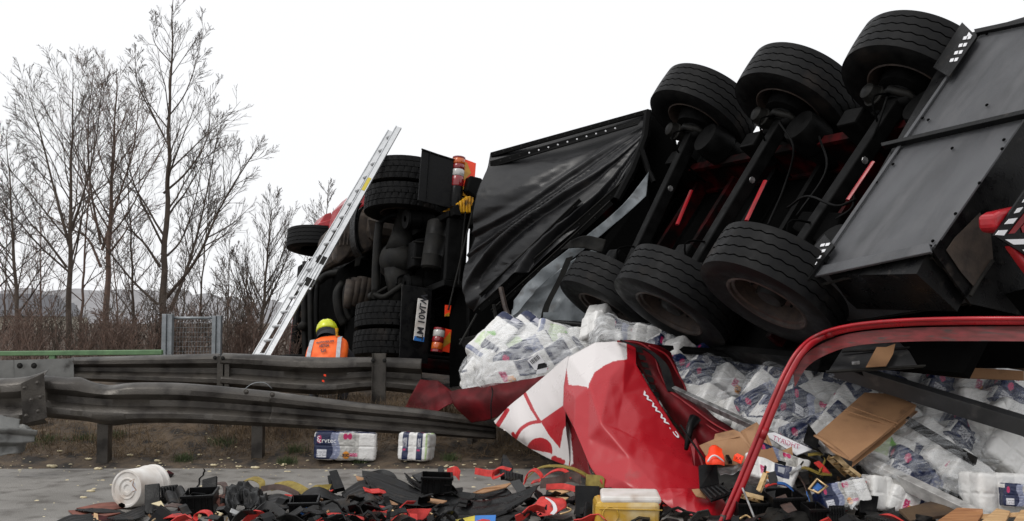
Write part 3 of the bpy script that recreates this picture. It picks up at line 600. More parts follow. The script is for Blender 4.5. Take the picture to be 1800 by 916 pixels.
for h_, bi in ((0, 9), (1, 13)):
    for k in range(5): i0 = n0+(h_*5+k)*2; ed += [(bi, i0), (i0, i0+1)]
skin_body('body', pts, ed, M['dkcloth'], ff)
# vest: loft of rings from waist to shoulders
rings = []
for (dy, z, hw, hd, cx) in ((10.90, .60, .215, .165, 0), (10.93, .72, .222, .165, 0), (10.97, .84, .228, .165, 0), (11.03, .94, .232, .155, 0), (11.09, 1.02, .225, .135, 0), (11.12, 1.075, .20, .12, 0), (11.16, 1.105, .13, .09, -.005)):
    ring = []
    for k in range(40):
        t = 6.283*k/40; c_, s_ = math.cos(t), math.sin(t); e = .72
        q = fp(cx+hw*abs(c_)**e*(1 if c_ > 0 else -1), dy+hd*abs(s_)**e*(1 if s_ > 0 else -1), z-.05*(s_+1)*.5+.02*c_); ring.append(q+V((noise.noise(q*9), noise.noise(q*9+V((5, 0, 0))), 0))*.012)
    rings.append(ring)
mb = MB(); vs = [p for r_ in rings for p in r_]; mb.add(vs, [(j*40+k, j*40+(k+1) % 40, (j+1)*40+(k+1) % 40, (j+1)*40+k) for j in range(6) for k in range(40)])
vest = build('vest', mb, M['orange'], ff, smooth=True); sb = vest.modifiers.new('sub', 'SUBSURF'); sb.levels = 1; sb.render_levels = 1
def vest_pt(dx, t):  # point on the back surface
    j = min(5, int(t*6)); f = t*6-j; best = None
    def rowpt(r_):
        bk = sorted([q for k, q in enumerate(r_) if math.sin(6.283*k/40) < .05], key=lambda q: q.x); xs = [q.x-FX for q in bk]
        return V((FX+dx, np.interp(dx, xs, [q.y for q in bk]), np.interp(dx, xs, [q.z for q in bk])))
    a_, b_ = rowpt(rings[j]), rowpt(rings[j+1]); return a_.lerp(b_, f)+V((0, -.012, .006))
for sx in (-.175, .165):
    path = [vest_pt(sx+(.012 if sx < 0 else -.028)*t+.0, t) for t in np.linspace(.02, .93, 12)]; build('reflective_strip', MB().ribbon(path, (.0225, 0, .003), .003), M['refl'], vest, smooth=False)
for txt, t_, sz in (('FEUERWEHR', .72, .036), ('ASTEN', .62, .036), ('RLF', .51, .038)):
    vs_, fs_ = text_mesh(txt, sz, True, 0, .0012); mb = MB(); 
    mb.add([vest_pt(-.01+v.x*.98, max(0.02, min(.97, t_+v.y*2.4+v.x*.10)))+V((0, -.006, .002)) for v in vs_], fs_); build('lettering', mb, M['ink'], vest)
# helmet
hc = fp(-.045, 11.26, 1.165); hx = V((1, 0, .12)).normalized(); hy = V((0, .86, -.5)).normalized(); hz = hx.cross(hy).normalized()
def dome(r0, z0, zs, rx, ry, rz, nn=28, mm=12, cut=0.0):
    vs = []; 
    for j in range(mm+1):
        t = cut+(math.pi/2-cut)*j/mm
        for k in range(nn):
            f = 6.283*k/nn; vs.append(r0+hx*math.cos(f)*math.cos(t)*rx+hy*math.sin(f)*math.cos(t)*ry+hz*(math.sin(t)*rz+z0))
    return vs, [(j*nn+k, j*nn+(k+1) % nn, (j+1)*nn+(k+1) % nn, (j+1)*nn+k) for j in range(mm) for k in range(nn)]
v_, f_ = dome(hc, 0, 1, .122, .15, .13, cut=-.25); hm = build('helmet', MB().add(v_, f_), M['helm'], ff, smooth=True)
s_ = hm.modifiers.new('thick', 'SOLIDIFY'); s_.thickness = .006
v_, f_ = dome(hc-hz*.035, 0, 1, .116, .145, .10, cut=-.6); build('neck_guard', MB().add(v_, f_), M['dkcloth'], ff, smooth=True)
nk = MB().lathe(fp(-.012, 11.15, 1.065), (0, .65, .6), [(-.02, .125), (.03, .12), (.07, .108), (.10, .10), (.11, .08)], 24); build('collar', nk, M['dkcloth'], ff, smooth=True)
for sx in (-1, 1):
    path = [hc+hx*sx*.118*math.cos(t)*.8-hy*.092*math.cos(t)*.9+hz*(.126*math.sin(t)+.002) for t in np.linspace(.35, 1.15, 8)]; build('helmet_stripe', MB().ribbon(path, (0, .012, -.006), .002), M['redm'], hm)
build('helmet_badge', MB().box(hc-hy*.112+hz*.070, hx*.014, hy*.006, hz*.018), M['dkcloth'], hm)
build('torch', MB().lathe(P(592, 588, 11.05), (0, 0, 1), [(-.02, .014), (.03, .014), (.05, .018), (.07, .018), (.07, .001)], 10), M['yel'], ff, smooth=True, sharp=40)
# ================================================================ tyres and wheels
def tyre_mesh(name, r, w, kind, m):
    NT = 216; half = w/2; prof = []                # prof: (across, radius, groove flag)
    grooves = (-.62, -.21, .21, .62) if kind == 'trailer' else (-.5, 0, .5)
    side = [(-half*.92, r*.58), (-half*1.0, r*.66), (-half*1.06, r*.78), (-half*1.05, r*.88), (-half*1.0, r*.945), (-half*.97, r*.972)]
    tread = []
    gw = .026 if kind == 'trailer' else .022
    xs = [-.955]
    for g in grooves: xs += [g-gw*1.25, g-gw*.8, g+gw*.8, g+gw*1.25]
    if kind == 'drive': xs = sorted(xs+[-.75, -.25, .25, .75])
    xs += [.955]
    for x in xs:
        g = min((abs(x-q), q) for q in grooves); inner = g[0] < gw
        tread.append((x*half, r*(1-.012*x*x)-(.014 if inner else 0), g[1] if g[0] < gw*2 else None))
    allp = [(a, b, None) for a, b in side]+tread+[(-a, b, None) for a, b in side[::-1]]
    n = len(allp); vs = []
    for k in range(NT):
        t = 2*math.pi*k/NT
        for i, (a, rr, g) in enumerate(allp):
            if g is not None and kind == 'trailer': tri = abs(((k*1.0) % 6)/3-1)-.5; a = a+tri*.011*(1 if abs(g) > .5 else -1)
            if kind == 'drive' and 6 <= i < n-6:
                ph = (k+(2 if a > 0 else 0)+int(abs(a)/half*2.9)) % 6
                if ph == 0: rr = rr-.011
            if kind == 'trailer' and i in (5, n-6): rr -= .004*((k % 3) == 0)
            vs.append((rr*math.cos(t), a, rr*math.sin(t)))
    fs = [(k*n+i, k*n+i+1, ((k+1) % NT)*n+i+1, ((k+1) % NT)*n+i) for k in range(NT) for i in range(n-1)]
    me = npmesh(name, vs, fs, m, True); me.set_sharp_from_angle(angle=math.radians(28)); return me
def rim_mesh(name, r, w, m):                        # axis = y, outer face towards -y
    mb = MB(); h = w/2
    mb.lathe((0, 0, 0), (0, 1, 0), [(-h*.93, r*.60), (-h*.97, r*.575), (-h*.93, r*.55), (-h*.80, r*.545), (-h*.74, r*.51), (-h*.10, r*.50), (-h*.02, r*.44), (-h*.10, r*.36), (-h*.16, r*.27), (-h*.22, r*.20)], 48)
    mb.lathe((0, 0, 0), (0, 1, 0), [(h*.93, r*.60), (h*.97, r*.575), (h*.9, r*.545), (h*.7, r*.50), (0, r*.50)], 48)
    return mesh(name, mb, m, True)
def hub_mesh(name, r, w, m):
    mb = MB(); h = w/2
    mb.lathe((0, 0, 0), (0, -1, 0), [(-.1, r*.27), (h*.20, r*.26), (h*.34, r*.22), (h*.55, r*.20), (h*.70, r*.17), (h*.74, r*.12), (h*.75, .001)], 28)
    for k in range(10):
        t = 6.283*k/10; c = V((math.cos(t)*r*.315, 0, math.sin(t)*r*.315)); mb.lathe(c, (0, -1, 0), [(h*.1, .017), (h*.36, .017), (h*.36, .011), (h*.46, .010), (h*.46, .001)], 6)
    return mesh(name, mb, m, True)
TY = {'trailer': (tyre_mesh('tyre', .53, .36, 'trailer', M['tyre']), rim_mesh('rim', .53, .36, M['rust']), hub_mesh('hub', .53, .36, M['grime'])),
      'drive': (tyre_mesh('tyre', .51, .30, 'drive', M['tyre']), rim_mesh('rim', .51, .30, M['rust']), hub_mesh('hub', .51, .30, M['grime'])),
      'front': (tyre_mesh('tyre', .51, .30, 'trailer', M['tyre']), rim_mesh('rim', .51, .30, M['grime']), hub_mesh('hub', .51, .30, M['grime']))}
for k_ in TY:
    for me_ in TY[k_][1:]: me_.set_sharp_from_angle(angle=math.radians(35))
def wheel(kind, c, fr, parent, out=-1, tilt=0):     # axis along fr.A; out = side the hub faces
    A = fr.A*(-out); X = fr.L; Z = X.cross(A).normalized()
    Mx = Matrix((X, A, Z)).transposed().to_4x4(); Mx = Matrix.Translation(c) @ Mx @ Matrix.Rotation(rnd.random()*6, 4, 'Y') @ Matrix.Rotation(tilt, 4, 'X')
    wl = link('wheel', TY[kind][0], Mx, parent); link('rim', TY[kind][1], Mx, wl); link('hub', TY[kind][2], Mx, wl); return wl

# ================================================================ the overturned tractor
TR = Frame((-1.4053, 12.5139, 2.0237), (-.4685113, .87323974, -.13397582), (.042721, .1738656, .9838423), (.88242398, .45521765, -.11876367))
tt = thing('overturned_tractor', TR.w(0, -1.25, 0), 'black and red lorry tractor lying on its side behind the guardrail', 'lorry')
wheel('drive', TR.w(0, 1.09, 0), TR, tt, 1); wheel('drive', TR.w(0, .75, 0), TR, tt, 1); wheel('drive', TR.w(0, -.75, 0), TR, tt, -1); wheel('drive', TR.w(0, -1.09, 0), TR, tt, -1)
wheel('front', TR.w(3.7, 1.02, 0), TR, tt, 1); wheel('front', TR.w(3.7, -1.02, 0), TR, tt, -1)
# chassis
for a_ in (-.42, .42): build('frame_rail', MB().fbox(TR, -1.0, 4.6, a_-.04, a_+.04, .18, .44), M['black'], tt, bevel=.01)
for l_ in (-.95, -.35, .5, 1.3, 2.3, 3.3, 4.4): build('cross_member', MB().fbox(TR, l_-.04, l_+.04, -.38, .38, .2, .4), M['black'], tt, bevel=.01)
# drive axle
ax_ = MB().tube([TR.w(0, -1.0, .0), TR.w(0, -.35, 0), TR.w(0, 0, 0), TR.w(0, .35, 0), TR.w(0, 1.0, 0)], [.07, .09, .12, .09, .07], 14); build('axle_tube', ax_, M['grime'], tt, smooth=True)
df = MB().lathe(TR.w(.18, 0, 0), TR.L*-1, [(-.28, .06), (-.25, .13), (-.05, .19), (.08, .235), (.12, .26), (.14, .262), (.16, .245), (.26, .22), (.36, .15), (.41, .07), (.42, .001)], 36); build('differential', df, M['grime'], tt, smooth=True, sharp=35)
df = MB()
for s_ in (-1, 1): df.tube([TR.w(.02, s_*.12, 0), TR.w(.02, s_*.32, 0), TR.w(.0, s_*.55, 0)], [.21, .14, .095], 18)
build('axle_housing', df, M['grime'], tt, smooth=True)
def tpx(px, py, l): return TR.px(px, py, l=l)
# air tank, gearbox-like boxes at the rear plane
l0 = -.62
tk = MB().lathe(tpx(770, 388, l0), (tpx(757, 474, l0)-tpx(770, 388, l0)), [(0, .03), (.005, .10), (.03, .125), (.20, .127), (.205, .13), (.215, .127), (.45, .127), (.455, .13), (.465, .127), (.60, .125), (.625, .10), (.63, .02)], 28); build('air_tank', tk, M['grime'], tt, smooth=True, sharp=35)
bx_ = MB().prism([tpx(731, 420, -.5), tpx(753, 417, -.5), tpx(748, 470, -.5), tpx(727, 468, -.5)], TR.L*.25); build('valve_box', bx_, M['black'], tt, bevel=.02)
for q in ((740, 425), (737, 453)): build('strap', MB().tube([tpx(q[0]-14, q[1], -.53), tpx(q[0]+14, q[1]+1, -.53)], .012, 6), M['grime'], tt)
for py in (385, 500):
    c = tpx(712, py, -.3); d_ = (tpx(752, py+2, -.3)-c).normalized()
    build('air_spring', MB().lathe(c, d_, [(0, .04), (.0, .12), (.03, .13), (.05, .10), (.10, .115), (.18, .12), (.20, .105), (.24, .11), (.36, .10), (.40, .06), (.40, .001)], 24), M['black'], tt, smooth=True, sharp=40)
def tube_t(name, pts, r, m='grime', n=10, l=None): return build(name, MB().tube([tpx(*p) for p in spl(pts, 20)], r, n), M[m], tt, smooth=True)
tube_t('torque_rod', [(667, 392, .2), (664, 420, .2), (661, 470, .2), (660, 515, .2)], .055)
tube_t('torque_rod', [(668, 392, .15), (685, 380, .1), (712, 376, 0)], .035, 'black'); tube_t('torque_rod', [(656, 518, .1), (675, 522, 0), (695, 510, -.1), (715, 496, -.2)], .035)
tube_t('brake_hose', [(697, 500, -.25), (700, 488, -.2), (720, 480, -.1)], .014, 'black')
tube_t('anti_roll_bar', [(656, 520, .15), (668, 512, .15), (690, 500, .1), (700, 497, .1)], .02, 'grime')
build('rod_joint', MB().lathe(tpx(655, 520, .12), TR.L, [(-.05, .001), (-.05, .05), (.05, .05), (.05, .001)], 14), M['grime'], tt, smooth=True, sharp=40)
tube_t('brake_hose', [(706, 392, .1), (700, 420, .1), (712, 440, .05), (728, 445, 0)], .016, 'black')
# mudflaps, lights, plate on the rear plane
lr = -1.0
fl = MB().plate([tpx(742, 263, lr), tpx(798, 279, lr), tpx(792, 366, lr), tpx(735, 352, lr)], .02); build('mud_flap', fl, M['plast'], tt, bevel=.004)
build('flap_rib', MB().tube([tpx(756, 268, lr-.01), tpx(750, 355, lr-.01)], .006, 6), M['plast'], tt)
build('flap_bracket', MB().tube([tpx(741, 262, lr-.01), tpx(770, 272, lr-.01), tpx(799, 281, lr-.01)], .010, 6), M['grime'], tt)
build('mudguard', MB().prism([TR.w(lr+.05, .56, -.1), TR.w(lr+.05, 1.12, -.1), TR.w(lr+.35, 1.12, .4), TR.w(lr+.35, .56, .4)], TR.L*.02), M['deep'], tt)
fl = MB().plate([tpx(707, 500, -.85), tpx(760, 508, -.85), tpx(752, 640, -.85), tpx(702, 632, -.85)], .02); build('mud_flap', fl, M['plast'], tt, bevel=.004)
def quad(name, q, l, th, m, parent=None, bevel=0, **k): return build(name, MB().plate([tpx(x, y, l) for x, y in q], th), M[m], parent or tt, bevel=bevel, **k)
pl = quad('number_plate', [(735, 524), (753, 528), (745, 601), (727, 598)], -.93, .012, 'white', bevel=.003)
quad('plate_band', [(729, 590.5), (746, 593), (745, 601), (727, 598)], -.936, .003, 'bluep', pl)
e_up = (tpx(735, 524, -.94)-tpx(727, 598, -.94)); e_rt = (tpx(753, 528, -.94)-tpx(735, 524, -.94))
text_on('plate_lettering', 'TM 10ALW', .112, tpx(741.0, 557, -.945), e_up, e_rt, M['ink'], pl, False, .003)
def lamp(q0, q1, w_, l, seq):
    a, b = tpx(*q0, l), tpx(*q1, l); d = (b-a); L_ = d.length; tot = sum(x[0] for x in seq); o_ = 0; hw = w_/FPX*12.6
    body = build('tail_light', MB().tube([a, b], hw*.97, 12), M['plast'], tt, smooth=True, sharp=50)
    for f, m in seq:
        p = a+d*(o_/tot); q = a+d*((o_+f*.97)/tot); o_ += f; build('lens', MB().tube([p, p.lerp(q, .1), p.lerp(q, .9), q], [hw*.97, hw*1.06, hw*1.06, hw*.97], 14), M[m], body, smooth=True, sharp=50)
lamp((807, 277), (800, 365), 10.5, -.98, [(3, 'lred'), (10, 'lamb'), (9, 'lred'), (12, 'lwht'), (18, 'lred'), (35, 'plast')])
lamp((773, 577), (767, 620), 9, -.98, [(4, 'lred'), (12, 'lwht'), (10, 'lred'), (12, 'lamb'), (5, 'lred')])
bd = quad('marker_board', [(816, 279), (837, 287), (832, 348), (812, 343)], -1.0, .015, 'fluor', bevel=.003)
for q in ([(817, 284), (821, 286), (828, 304), (815, 318)], [(814, 326), (824, 345), (819, 346), (812, 343)]): quad('stripe', q, -1.012, .004, 'amb', bd)
bd = quad('marker_board', [(783, 536), (793, 537), (791, 552), (782, 556)], -.96, .012, 'fluor')
quad('stripe', [(782, 553), (790, 549), (790, 556), (782, 556)], -.968, .004, 'amb', bd)
bd = quad('marker_board', [(780, 577), (794, 580), (790, 620), (776, 617)], -.96, .012, 'fluor', bevel=.003)
quad('stripe', [(792, 583), (792, 602), (776, 613), (777, 602)], -.968, .004, 'amb', bd)
build('coupling_block', MB().prism([tpx(827, 308, -1.12), tpx(848, 313, -1.12), tpx(852, 328, -1.12), tpx(840, 351, -1.12), tpx(820, 334, -1.12)], TR.L*.2), M['black'], tt, bevel=.02)
build('coupling_block', MB().fbox(TR, -1.08, -.9, .3, .75, .45, .66), M['black'], tt, bevel=.02)
ck = MB()
for i in range(7):
    x = 803+i*5.2; ck.prism([tpx(x, 352-2.2*i+abs(i-3)*1.5, -1.08), tpx(x+4, 351-2.0*i+abs(i-3)*1.5, -1.09), tpx(x+4, 374, -1.06), tpx(x, 373, -1.06)], TR.L*(.16+.02*(i % 2)))
ckt = build('wheel_chock', ck, M['yel'], tt, bevel=.006)
build('chock_bracket', MB().prism([tpx(796, 364, -1.1), tpx(806, 358, -1.1), tpx(812, 380, -1.1), tpx(798, 378, -1.1)], TR.L*.1), M['black'], tt, bevel=.01)
build('yellow_bracket', MB().plate([tpx(778, 372, -.9), tpx(797, 362, -.9), tpx(797, 374, -.9)], .02), M['yel'], tt)
# rear cross beam, fifth wheel, red lower bumper
build('rear_beam', MB().fbox(TR, -1.05, -.93, -1.15, .9, .50, .62), M['black'], tt, bevel=.015)
build('rear_beam_lip', MB().tube([tpx(818, 372, -1.06), tpx(806, 500, -1.06)], .010, 6), M['grime'], tt)
build('rear_beam_lip', MB().tube([tpx(830, 372, -1.16), tpx(788, 545, -1.1)], .010, 6), M['grime'], tt)
build('fifth_wheel', MB().lathe(TR.w(-.1, 0, .52), TR.N, [(0, .001), (0, .45), (.06, .47), (.10, .45), (.1, .001)], 28), M['black'], tt, smooth=True, sharp=30)
build('side_cover', MB().fbox(TR, -.6, 1.2, -1.28, -1.22, .1, .7), M['black'], tt, bevel=.02)
build('side_cover', MB().fbox(TR, -.7, -.2, -1.40, -1.28, .0, .7), M['redm'], tt, bevel=.03)
build('inner_shield', MB().fbox(TR, -.5, 4.6, -1.2, 1.2, .62, .68), M['deep'], tt)
# exhaust muffler and fuel tank between the axles
mf = MB(); 
R0 = [(622, 368), (640, 372), (662, 382), (664, 425), (655, 440), (620, 452), (596, 462), (588, 448), (592, 400)]
mf.prism([TR.px(x, y, l=1.35) for x, y in R0], TR.L*.9); build('muffler', mf, M['brown'], tt, bevel=.07)
mf = MB().prism([TR.px(x, y, l=1.28) for x, y in [(590, 398), (606, 383), (627, 390), (626, 425), (612, 450), (596, 464), (588, 455)]], TR.L*.15); build('heat_shield', mf, M['brown'], tt, bevel=.03)
for i in range(4): build('shield_rib', MB().tube([TR.px(600+i*6.5, 404+i*2, l=1.26), TR.px(597+i*6.5, 432-i*1, l=1.26)], .012, 6), M['brown'], tt)
for rr_, px, m in ((.40, 636, 'plast'), (.34, 640, 'black')):
    pth = [(px+14*math.cos(t)-2, 405+46*math.sin(t)*(rr_/.40)) for t in np.linspace(1.75, 4.5, 16)]; build('splash_arch', MB().ribbon([TR.px(x, y, l=.72) for x, y in pth], TR.L*.10, .012), M[m], tt, smooth=False)
build('shield_plate', MB().plate([TR.px(x, y, l=.7) for x, y in [(648, 385), (662, 388), (664, 430), (652, 420)]], .03), M['brown'], tt, bevel=.01)
build('red_side_fairing', MB().prism([TR.px(x, y, l=1.6) for x, y in [(622, 372), (629, 340), (650, 318), (662, 330), (660, 352)]], TR.L*1.2), M['red'], tt, bevel=.03)
build('tank_strap', MB().plate([TR.px(x, y, l=1.2) for x, y in [(626, 452), (636, 448), (632, 466), (624, 468)]], .02), M['grime'], tt)
# engine, gearbox, ribs low between the wheels
gb = MB()
for i, (x, y, r_) in enumerate(((618, 515, .13), (628, 512, .14), (638, 510, .14), (648, 512, .12))): gb.tube([TR.px(x, y-22, l=1.4), TR.px(x-3, y, l=1.4), TR.px(x-8, y+26, l=1.4)], [r_*.6, r_*.62, r_*.45], 10)
build('gearbox', gb, M['brown'], tt, smooth=True)
build('engine_block', MB().fbox(TR, 1.6, 3.4, -.5, .35, -.05, .6), M['deep'], tt, bevel=.06)
def tubel(name, pts, r, m): return build(name, MB().tube([TR.px(x, y, l=l) for x, y, l in spl(pts, 16)], r, 8), M[m], tt, smooth=True)
tubel('air_duct', [(604, 498, 1.8), (594, 515, 1.8), (596, 545, 1.8), (606, 570, 1.8)], .07, 'grime'); tubel('air_duct', [(618, 490, 1.7), (608, 510, 1.7), (608, 540, 1.7), (616, 562, 1.7)], .045, 'grime')
tubel('air_duct', [(560, 495, 2.6), (575, 484, 2.6), (595, 480, 2.5), (612, 484, 2.4)], .06, 'grime')
tubel('leaf_spring', [(548, 455, 3.0), (546, 520, 3.0), (547, 625, 3.0)], .045, 'grime'); tubel('leaf_spring', [(537, 460, 3.3), (535, 530, 3.3), (537, 640, 3.3)], .05, 'grime'); tubel('leaf_spring', [(558, 500, 2.8), (557, 560, 2.8), (560, 630, 2.8)], .03, 'black')
build('front_axle_beam', MB().tube([TR.w(3.7, -1, .02), TR.w(3.7, -.5, .08), TR.w(3.7, .5, .08), TR.w(3.7, 1, .02)], [.07, .08, .08, .07], 8), M['black'], tt, smooth=True)
build('king_pin', MB().lathe(TR.px(533, 573, l=3.2), TR.L*-1, [(-.1, .06), (0, .07), (.05, .06), (.06, .001)], 12), M['grime'], tt, smooth=True)
# cab: floor, red shell, bumper
cab = build('cab_shell', MB().fbox(TR, 2.6, 4.62, -1.22, 1.12, .55, 1.5), M['red'], tt, bevel=.12)
build('cab_floor', MB().fbox(TR, 2.5, 4.65, -1.16, 1.08, .42, .60), M['black'], tt, bevel=.04)
build('bumper', MB().fbox(TR, 4.50, 4.72, -1.24, .60, -.05, .6), M['red'], tt, bevel=.05)
build('bumper_inner', MB().fbox(TR, 4.25, 4.49, -1.2, .75, -.1, .6), M['black'], tt, bevel=.03)
build('wheel_arch', MB().fbox(TR, 3.0, 4.5, .70, 1.16, .48, .6), M['black'], tt, bevel=.02)
for q, l in (([(558, 398), (572, 376), (583, 373), (584, 382), (593, 380), (592, 398)], 4.0), ([(560, 392), (600, 379), (600, 398), (562, 398)], 3.9)):
    build('torn_red_fairing', MB().prism([TR.px(x, y, l=l) for x, y in q], TR.L*.5), M['red'], tt, bevel=.02)
build('side_step', MB().fbox(TR, 2.5, 3.0, .8, 1.15, .0, .5), M['deep'], tt, bevel=.03)
build('battery_box', MB().fbox(TR, 1.1, 1.9, -1.15, -.5, -.05, .5), M['deep'], tt, bevel=.04)
build('fuel_tank', MB().fbox(TR, 1.0, 2.4, .55, 1.15, -.02, .55), M['brown'], tt, bevel=.12)

# ================================================================ the semi-trailer lying on its cargo
T = Frame((2.45416047, 7.32108778, 2.35357656), (.3785606, -.92515626, -.02788857), (.5397407, .19617602, .81865435), (.75191213, .32496288, -.573609))
tl = thing('overturned_trailer', T.w(-2, -1.2, 2.4), 'overturned lorry trailer with three axles and black underside towards the camera', 'trailer')
def fixc(l, a, dx, dy):                              # the crash pushed single wheels a few centimetres off their axle line
    p = T.w(l, a, 0); d = p-C0; z = d.dot(_F); return p+_R*(dx*z/FPX)-_U*(dy*z/FPX)
WH = [(-2.616, 1.048, -16, -18), (-1.308, 1.048, 2, -2), (0, 1.048, 18, 12), (-2.616, -1.048, 18, 13), (-1.308, -1.048, 0, 12), (0, -1.048, 2, -11)]
WC = [fixc(*q) for q in WH]
for i, c in enumerate(WC): wheel('trailer', c, T, tl, 1 if i < 3 else -1)
for i in range(3):
    up, lo = WC[i], WC[i+3]; A_ = (up-lo).normalized(); Lx = (T.L-A_*T.L.dot(A_)).normalized(); Nx = A_.cross(Lx)
    mid = (up+lo)/2
    build('axle_beam', MB().box(mid, A_*((up-lo).length/2-.12), Lx*.055, Nx*.06), M['black'], tl, bevel=.012)
    build('axle_label', MB().lathe(mid+A_*.15+Lx*.058+Nx*.0, Lx, [(0, .03), (.004, .028), (.004, .001)], 8), M['silver'], tl)
    for s_, e in ((1, up), (-1, lo)):
        c = e-A_*s_*.28
        build('brake_drum', MB().lathe(e-A_*s_*.02, -A_*s_, [(0, .21), (.10, .215), (.19, .20), (.20, .12), (.28, .08)], 26), M['black'], tl, smooth=True, sharp=35)
        build('brake_chamber', MB().lathe(c-Nx*.10-Lx*.16, (-Nx*.9-A_*s_*.2), [(-.10, .03), (-.08, .075), (0, .082), (.008, .092), (.02, .092), (.028, .078), (.10, .065), (.12, .03), (.12, .001)], 18), M['grime'], tl, smooth=True, sharp=35)
        build('slack_adjuster', MB().tube([c-Nx*.09-Lx*.12, c-Nx*.12+A_*s_*.02, c-Nx*.05+Lx*.14, c+Nx*.06+Lx*.18], [.02, .035, .03, .02], 8), M['grime'], tl, smooth=True)
        build('trailing_arm', MB().tube([c-Nx*.02+Lx*.15, c+Lx*.02, c-Lx*.35+Nx*.1, c-Lx*.6+Nx*.25], [.05, .065, .05, .045], 8), M['black'], tl, smooth=True)
        cs = c-A_*s_*.10+Lx*.30
        build('air_spring', MB().lathe(cs-Nx*.02, Nx, [(0, .001), (0, .15), (.03, .16), (.12, .175), (.24, .17), (.26, .14), (.28, .15), (.46, .13), (.5, .1)], 26), M['black'], tl, smooth=True, sharp=35)
        build('brake_hose', MB().tube([V(q) for q in spl([c-Nx*.1, c-Nx*.2-A_*s_*.15, c+Nx*.05-A_*s_*.3, c+Nx*.35-A_*s_*.35], 12)], .009, 6), M['deep'], tl, smooth=True)
# red chassis
for a_ in (-.62, .62):
    build('chassis_rail', MB().fbox(T, -6.2, .95, a_-.045, a_+.045, .16, .20).fbox(T, -6.2, .95, a_-.008, a_+.008, .2, .5).fbox(T, -6.2, .95, a_-.045, a_+.045, .5, .53), M['redm'], tl)
for l_ in np.arange(-5.6, .9, .65): build('cross_member', MB().fbox(T, l_-.03, l_+.03, -1.2, 1.2, .38, .52), M['redm'] if int(l_*10) % 2 else M['black'], tl)
for l_ in (-2.95, -1.64, -.33): build('hanger_bracket', MB().fbox(T, l_-.12, l_+.10, .55, .72, -.02, .3), M['black'], tl, bevel=.02)
for l_ in (-2.95, -1.64, -.33): build('hanger_bracket', MB().fbox(T, l_-.12, l_+.10, -.72, -.55, -.02, .3), M['black'], tl, bevel=.02)
for q in (((1345, 318), (1312, 388), .1), ((1535, 285), (1490, 352), .0), ((1215, 335), (1190, 395), .2)): build('diagonal_brace', MB().tube([T.px(*q[0], n=q[2]), T.px(*q[1], n=q[2])], .022, 6, flat=.6), M['red'], tl)
build('loading_floor', MB().fbox(T, -6.4, 1.35, -1.25, 1.25, .56, .62), M['deep'], tl)
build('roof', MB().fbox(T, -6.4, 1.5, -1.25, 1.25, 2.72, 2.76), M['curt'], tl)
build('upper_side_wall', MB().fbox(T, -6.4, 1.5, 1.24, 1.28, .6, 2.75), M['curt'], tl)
build('floor_edge_rail', MB().fbox(T, -6.4, .45, -1.30, -1.25, .48, .66), M['black'], tl)
build('floor_edge_rail', MB().fbox(T, -6.4, 1.5, 1.25, 1.30, .48, .66), M['black'], tl)
for i, q in enumerate(([(1370, 215, -.15), (1395, 262, .0), (1378, 330, .15), (1350, 395, .1)], [(1440, 240, .1), (1452, 300, .1), (1400, 380, .1)], [(1560, 170, -.1), (1535, 240, .0), (1500, 300, .1), (1500, 360, .05), (1470, 385, 0)], [(1385, 365, .1), (1420, 345, -.1), (1470, 362, -.1), (1505, 350, 0)])):
    build('air_hose', MB().tube([T.px(x, y, n=n_) for x, y, n_ in spl(q, 18)], .010, 6), M['black'], tl, smooth=True)
# pallet box behind the axles
def tq(px, py, n=-.1): return T.px(px, py, n=n)
pb = build('pallet_box', MB().fbox(T, .50, 1.36, -.98, 1.14, -.085, .30), M['plast'], tl)
bm_ = MB().plate([tq(1718, 60), tq(1800, 42), tq(1880, 24), tq(1880, 100), tq(1800, 208), tq(1640, 439), tq(1425, 488)], .012); bp = build('bottom_panel', bm_, M['box'], tl)
build('panel_flange', MB().prism([tq(1555, 258, -.112), tq(1800, 202, -.112), tq(1880, 184, -.112), tq(1880, 192, -.112), tq(1800, 210, -.112), tq(1557, 264, -.112)], T.N*-.045), M['plast'], tl, bevel=.004)
build('panel_lip', MB().prism([tq(1447, 470, -.112), tq(1636, 430, -.112), tq(1640, 446, -.112), tq(1428, 490, -.112)], T.N*-.02), M['box'], tl, bevel=.005)
build('panel_lip', MB().prism([tq(1716, 56, -.112), tq(1810, 36, -.112), tq(1810, 44, -.112), tq(1719, 63, -.112)], T.N*-.03), M['plast'], tl, bevel=.004)
build('panel_lip', MB().prism([tq(1712, 66, -.112), tq(1719, 62, -.112), tq(1432, 482, -.112), tq(1425, 482, -.112)], T.N*-.012), M['box'], tl, bevel=.003)
for x, y in ((1735, 60), (1720, 63), (1470, 467), (1500, 462), (1560, 452), (1620, 440), (1636, 433), (1640, 424), (1680, 376), (1722, 322), (1762, 262), (1541, 321), (1506, 371), (1470, 423), (1622, 208), (1674, 261), (1735, 185), (1765, 246), (1632, 211), (1570, 289)):
    p = tq(x, y, -.113); build('screw', MB().lathe(p, -T.N, [(0, .012), (.006, .010), (.009, .006), (.009, .001)], 7), M['deep'], tl)
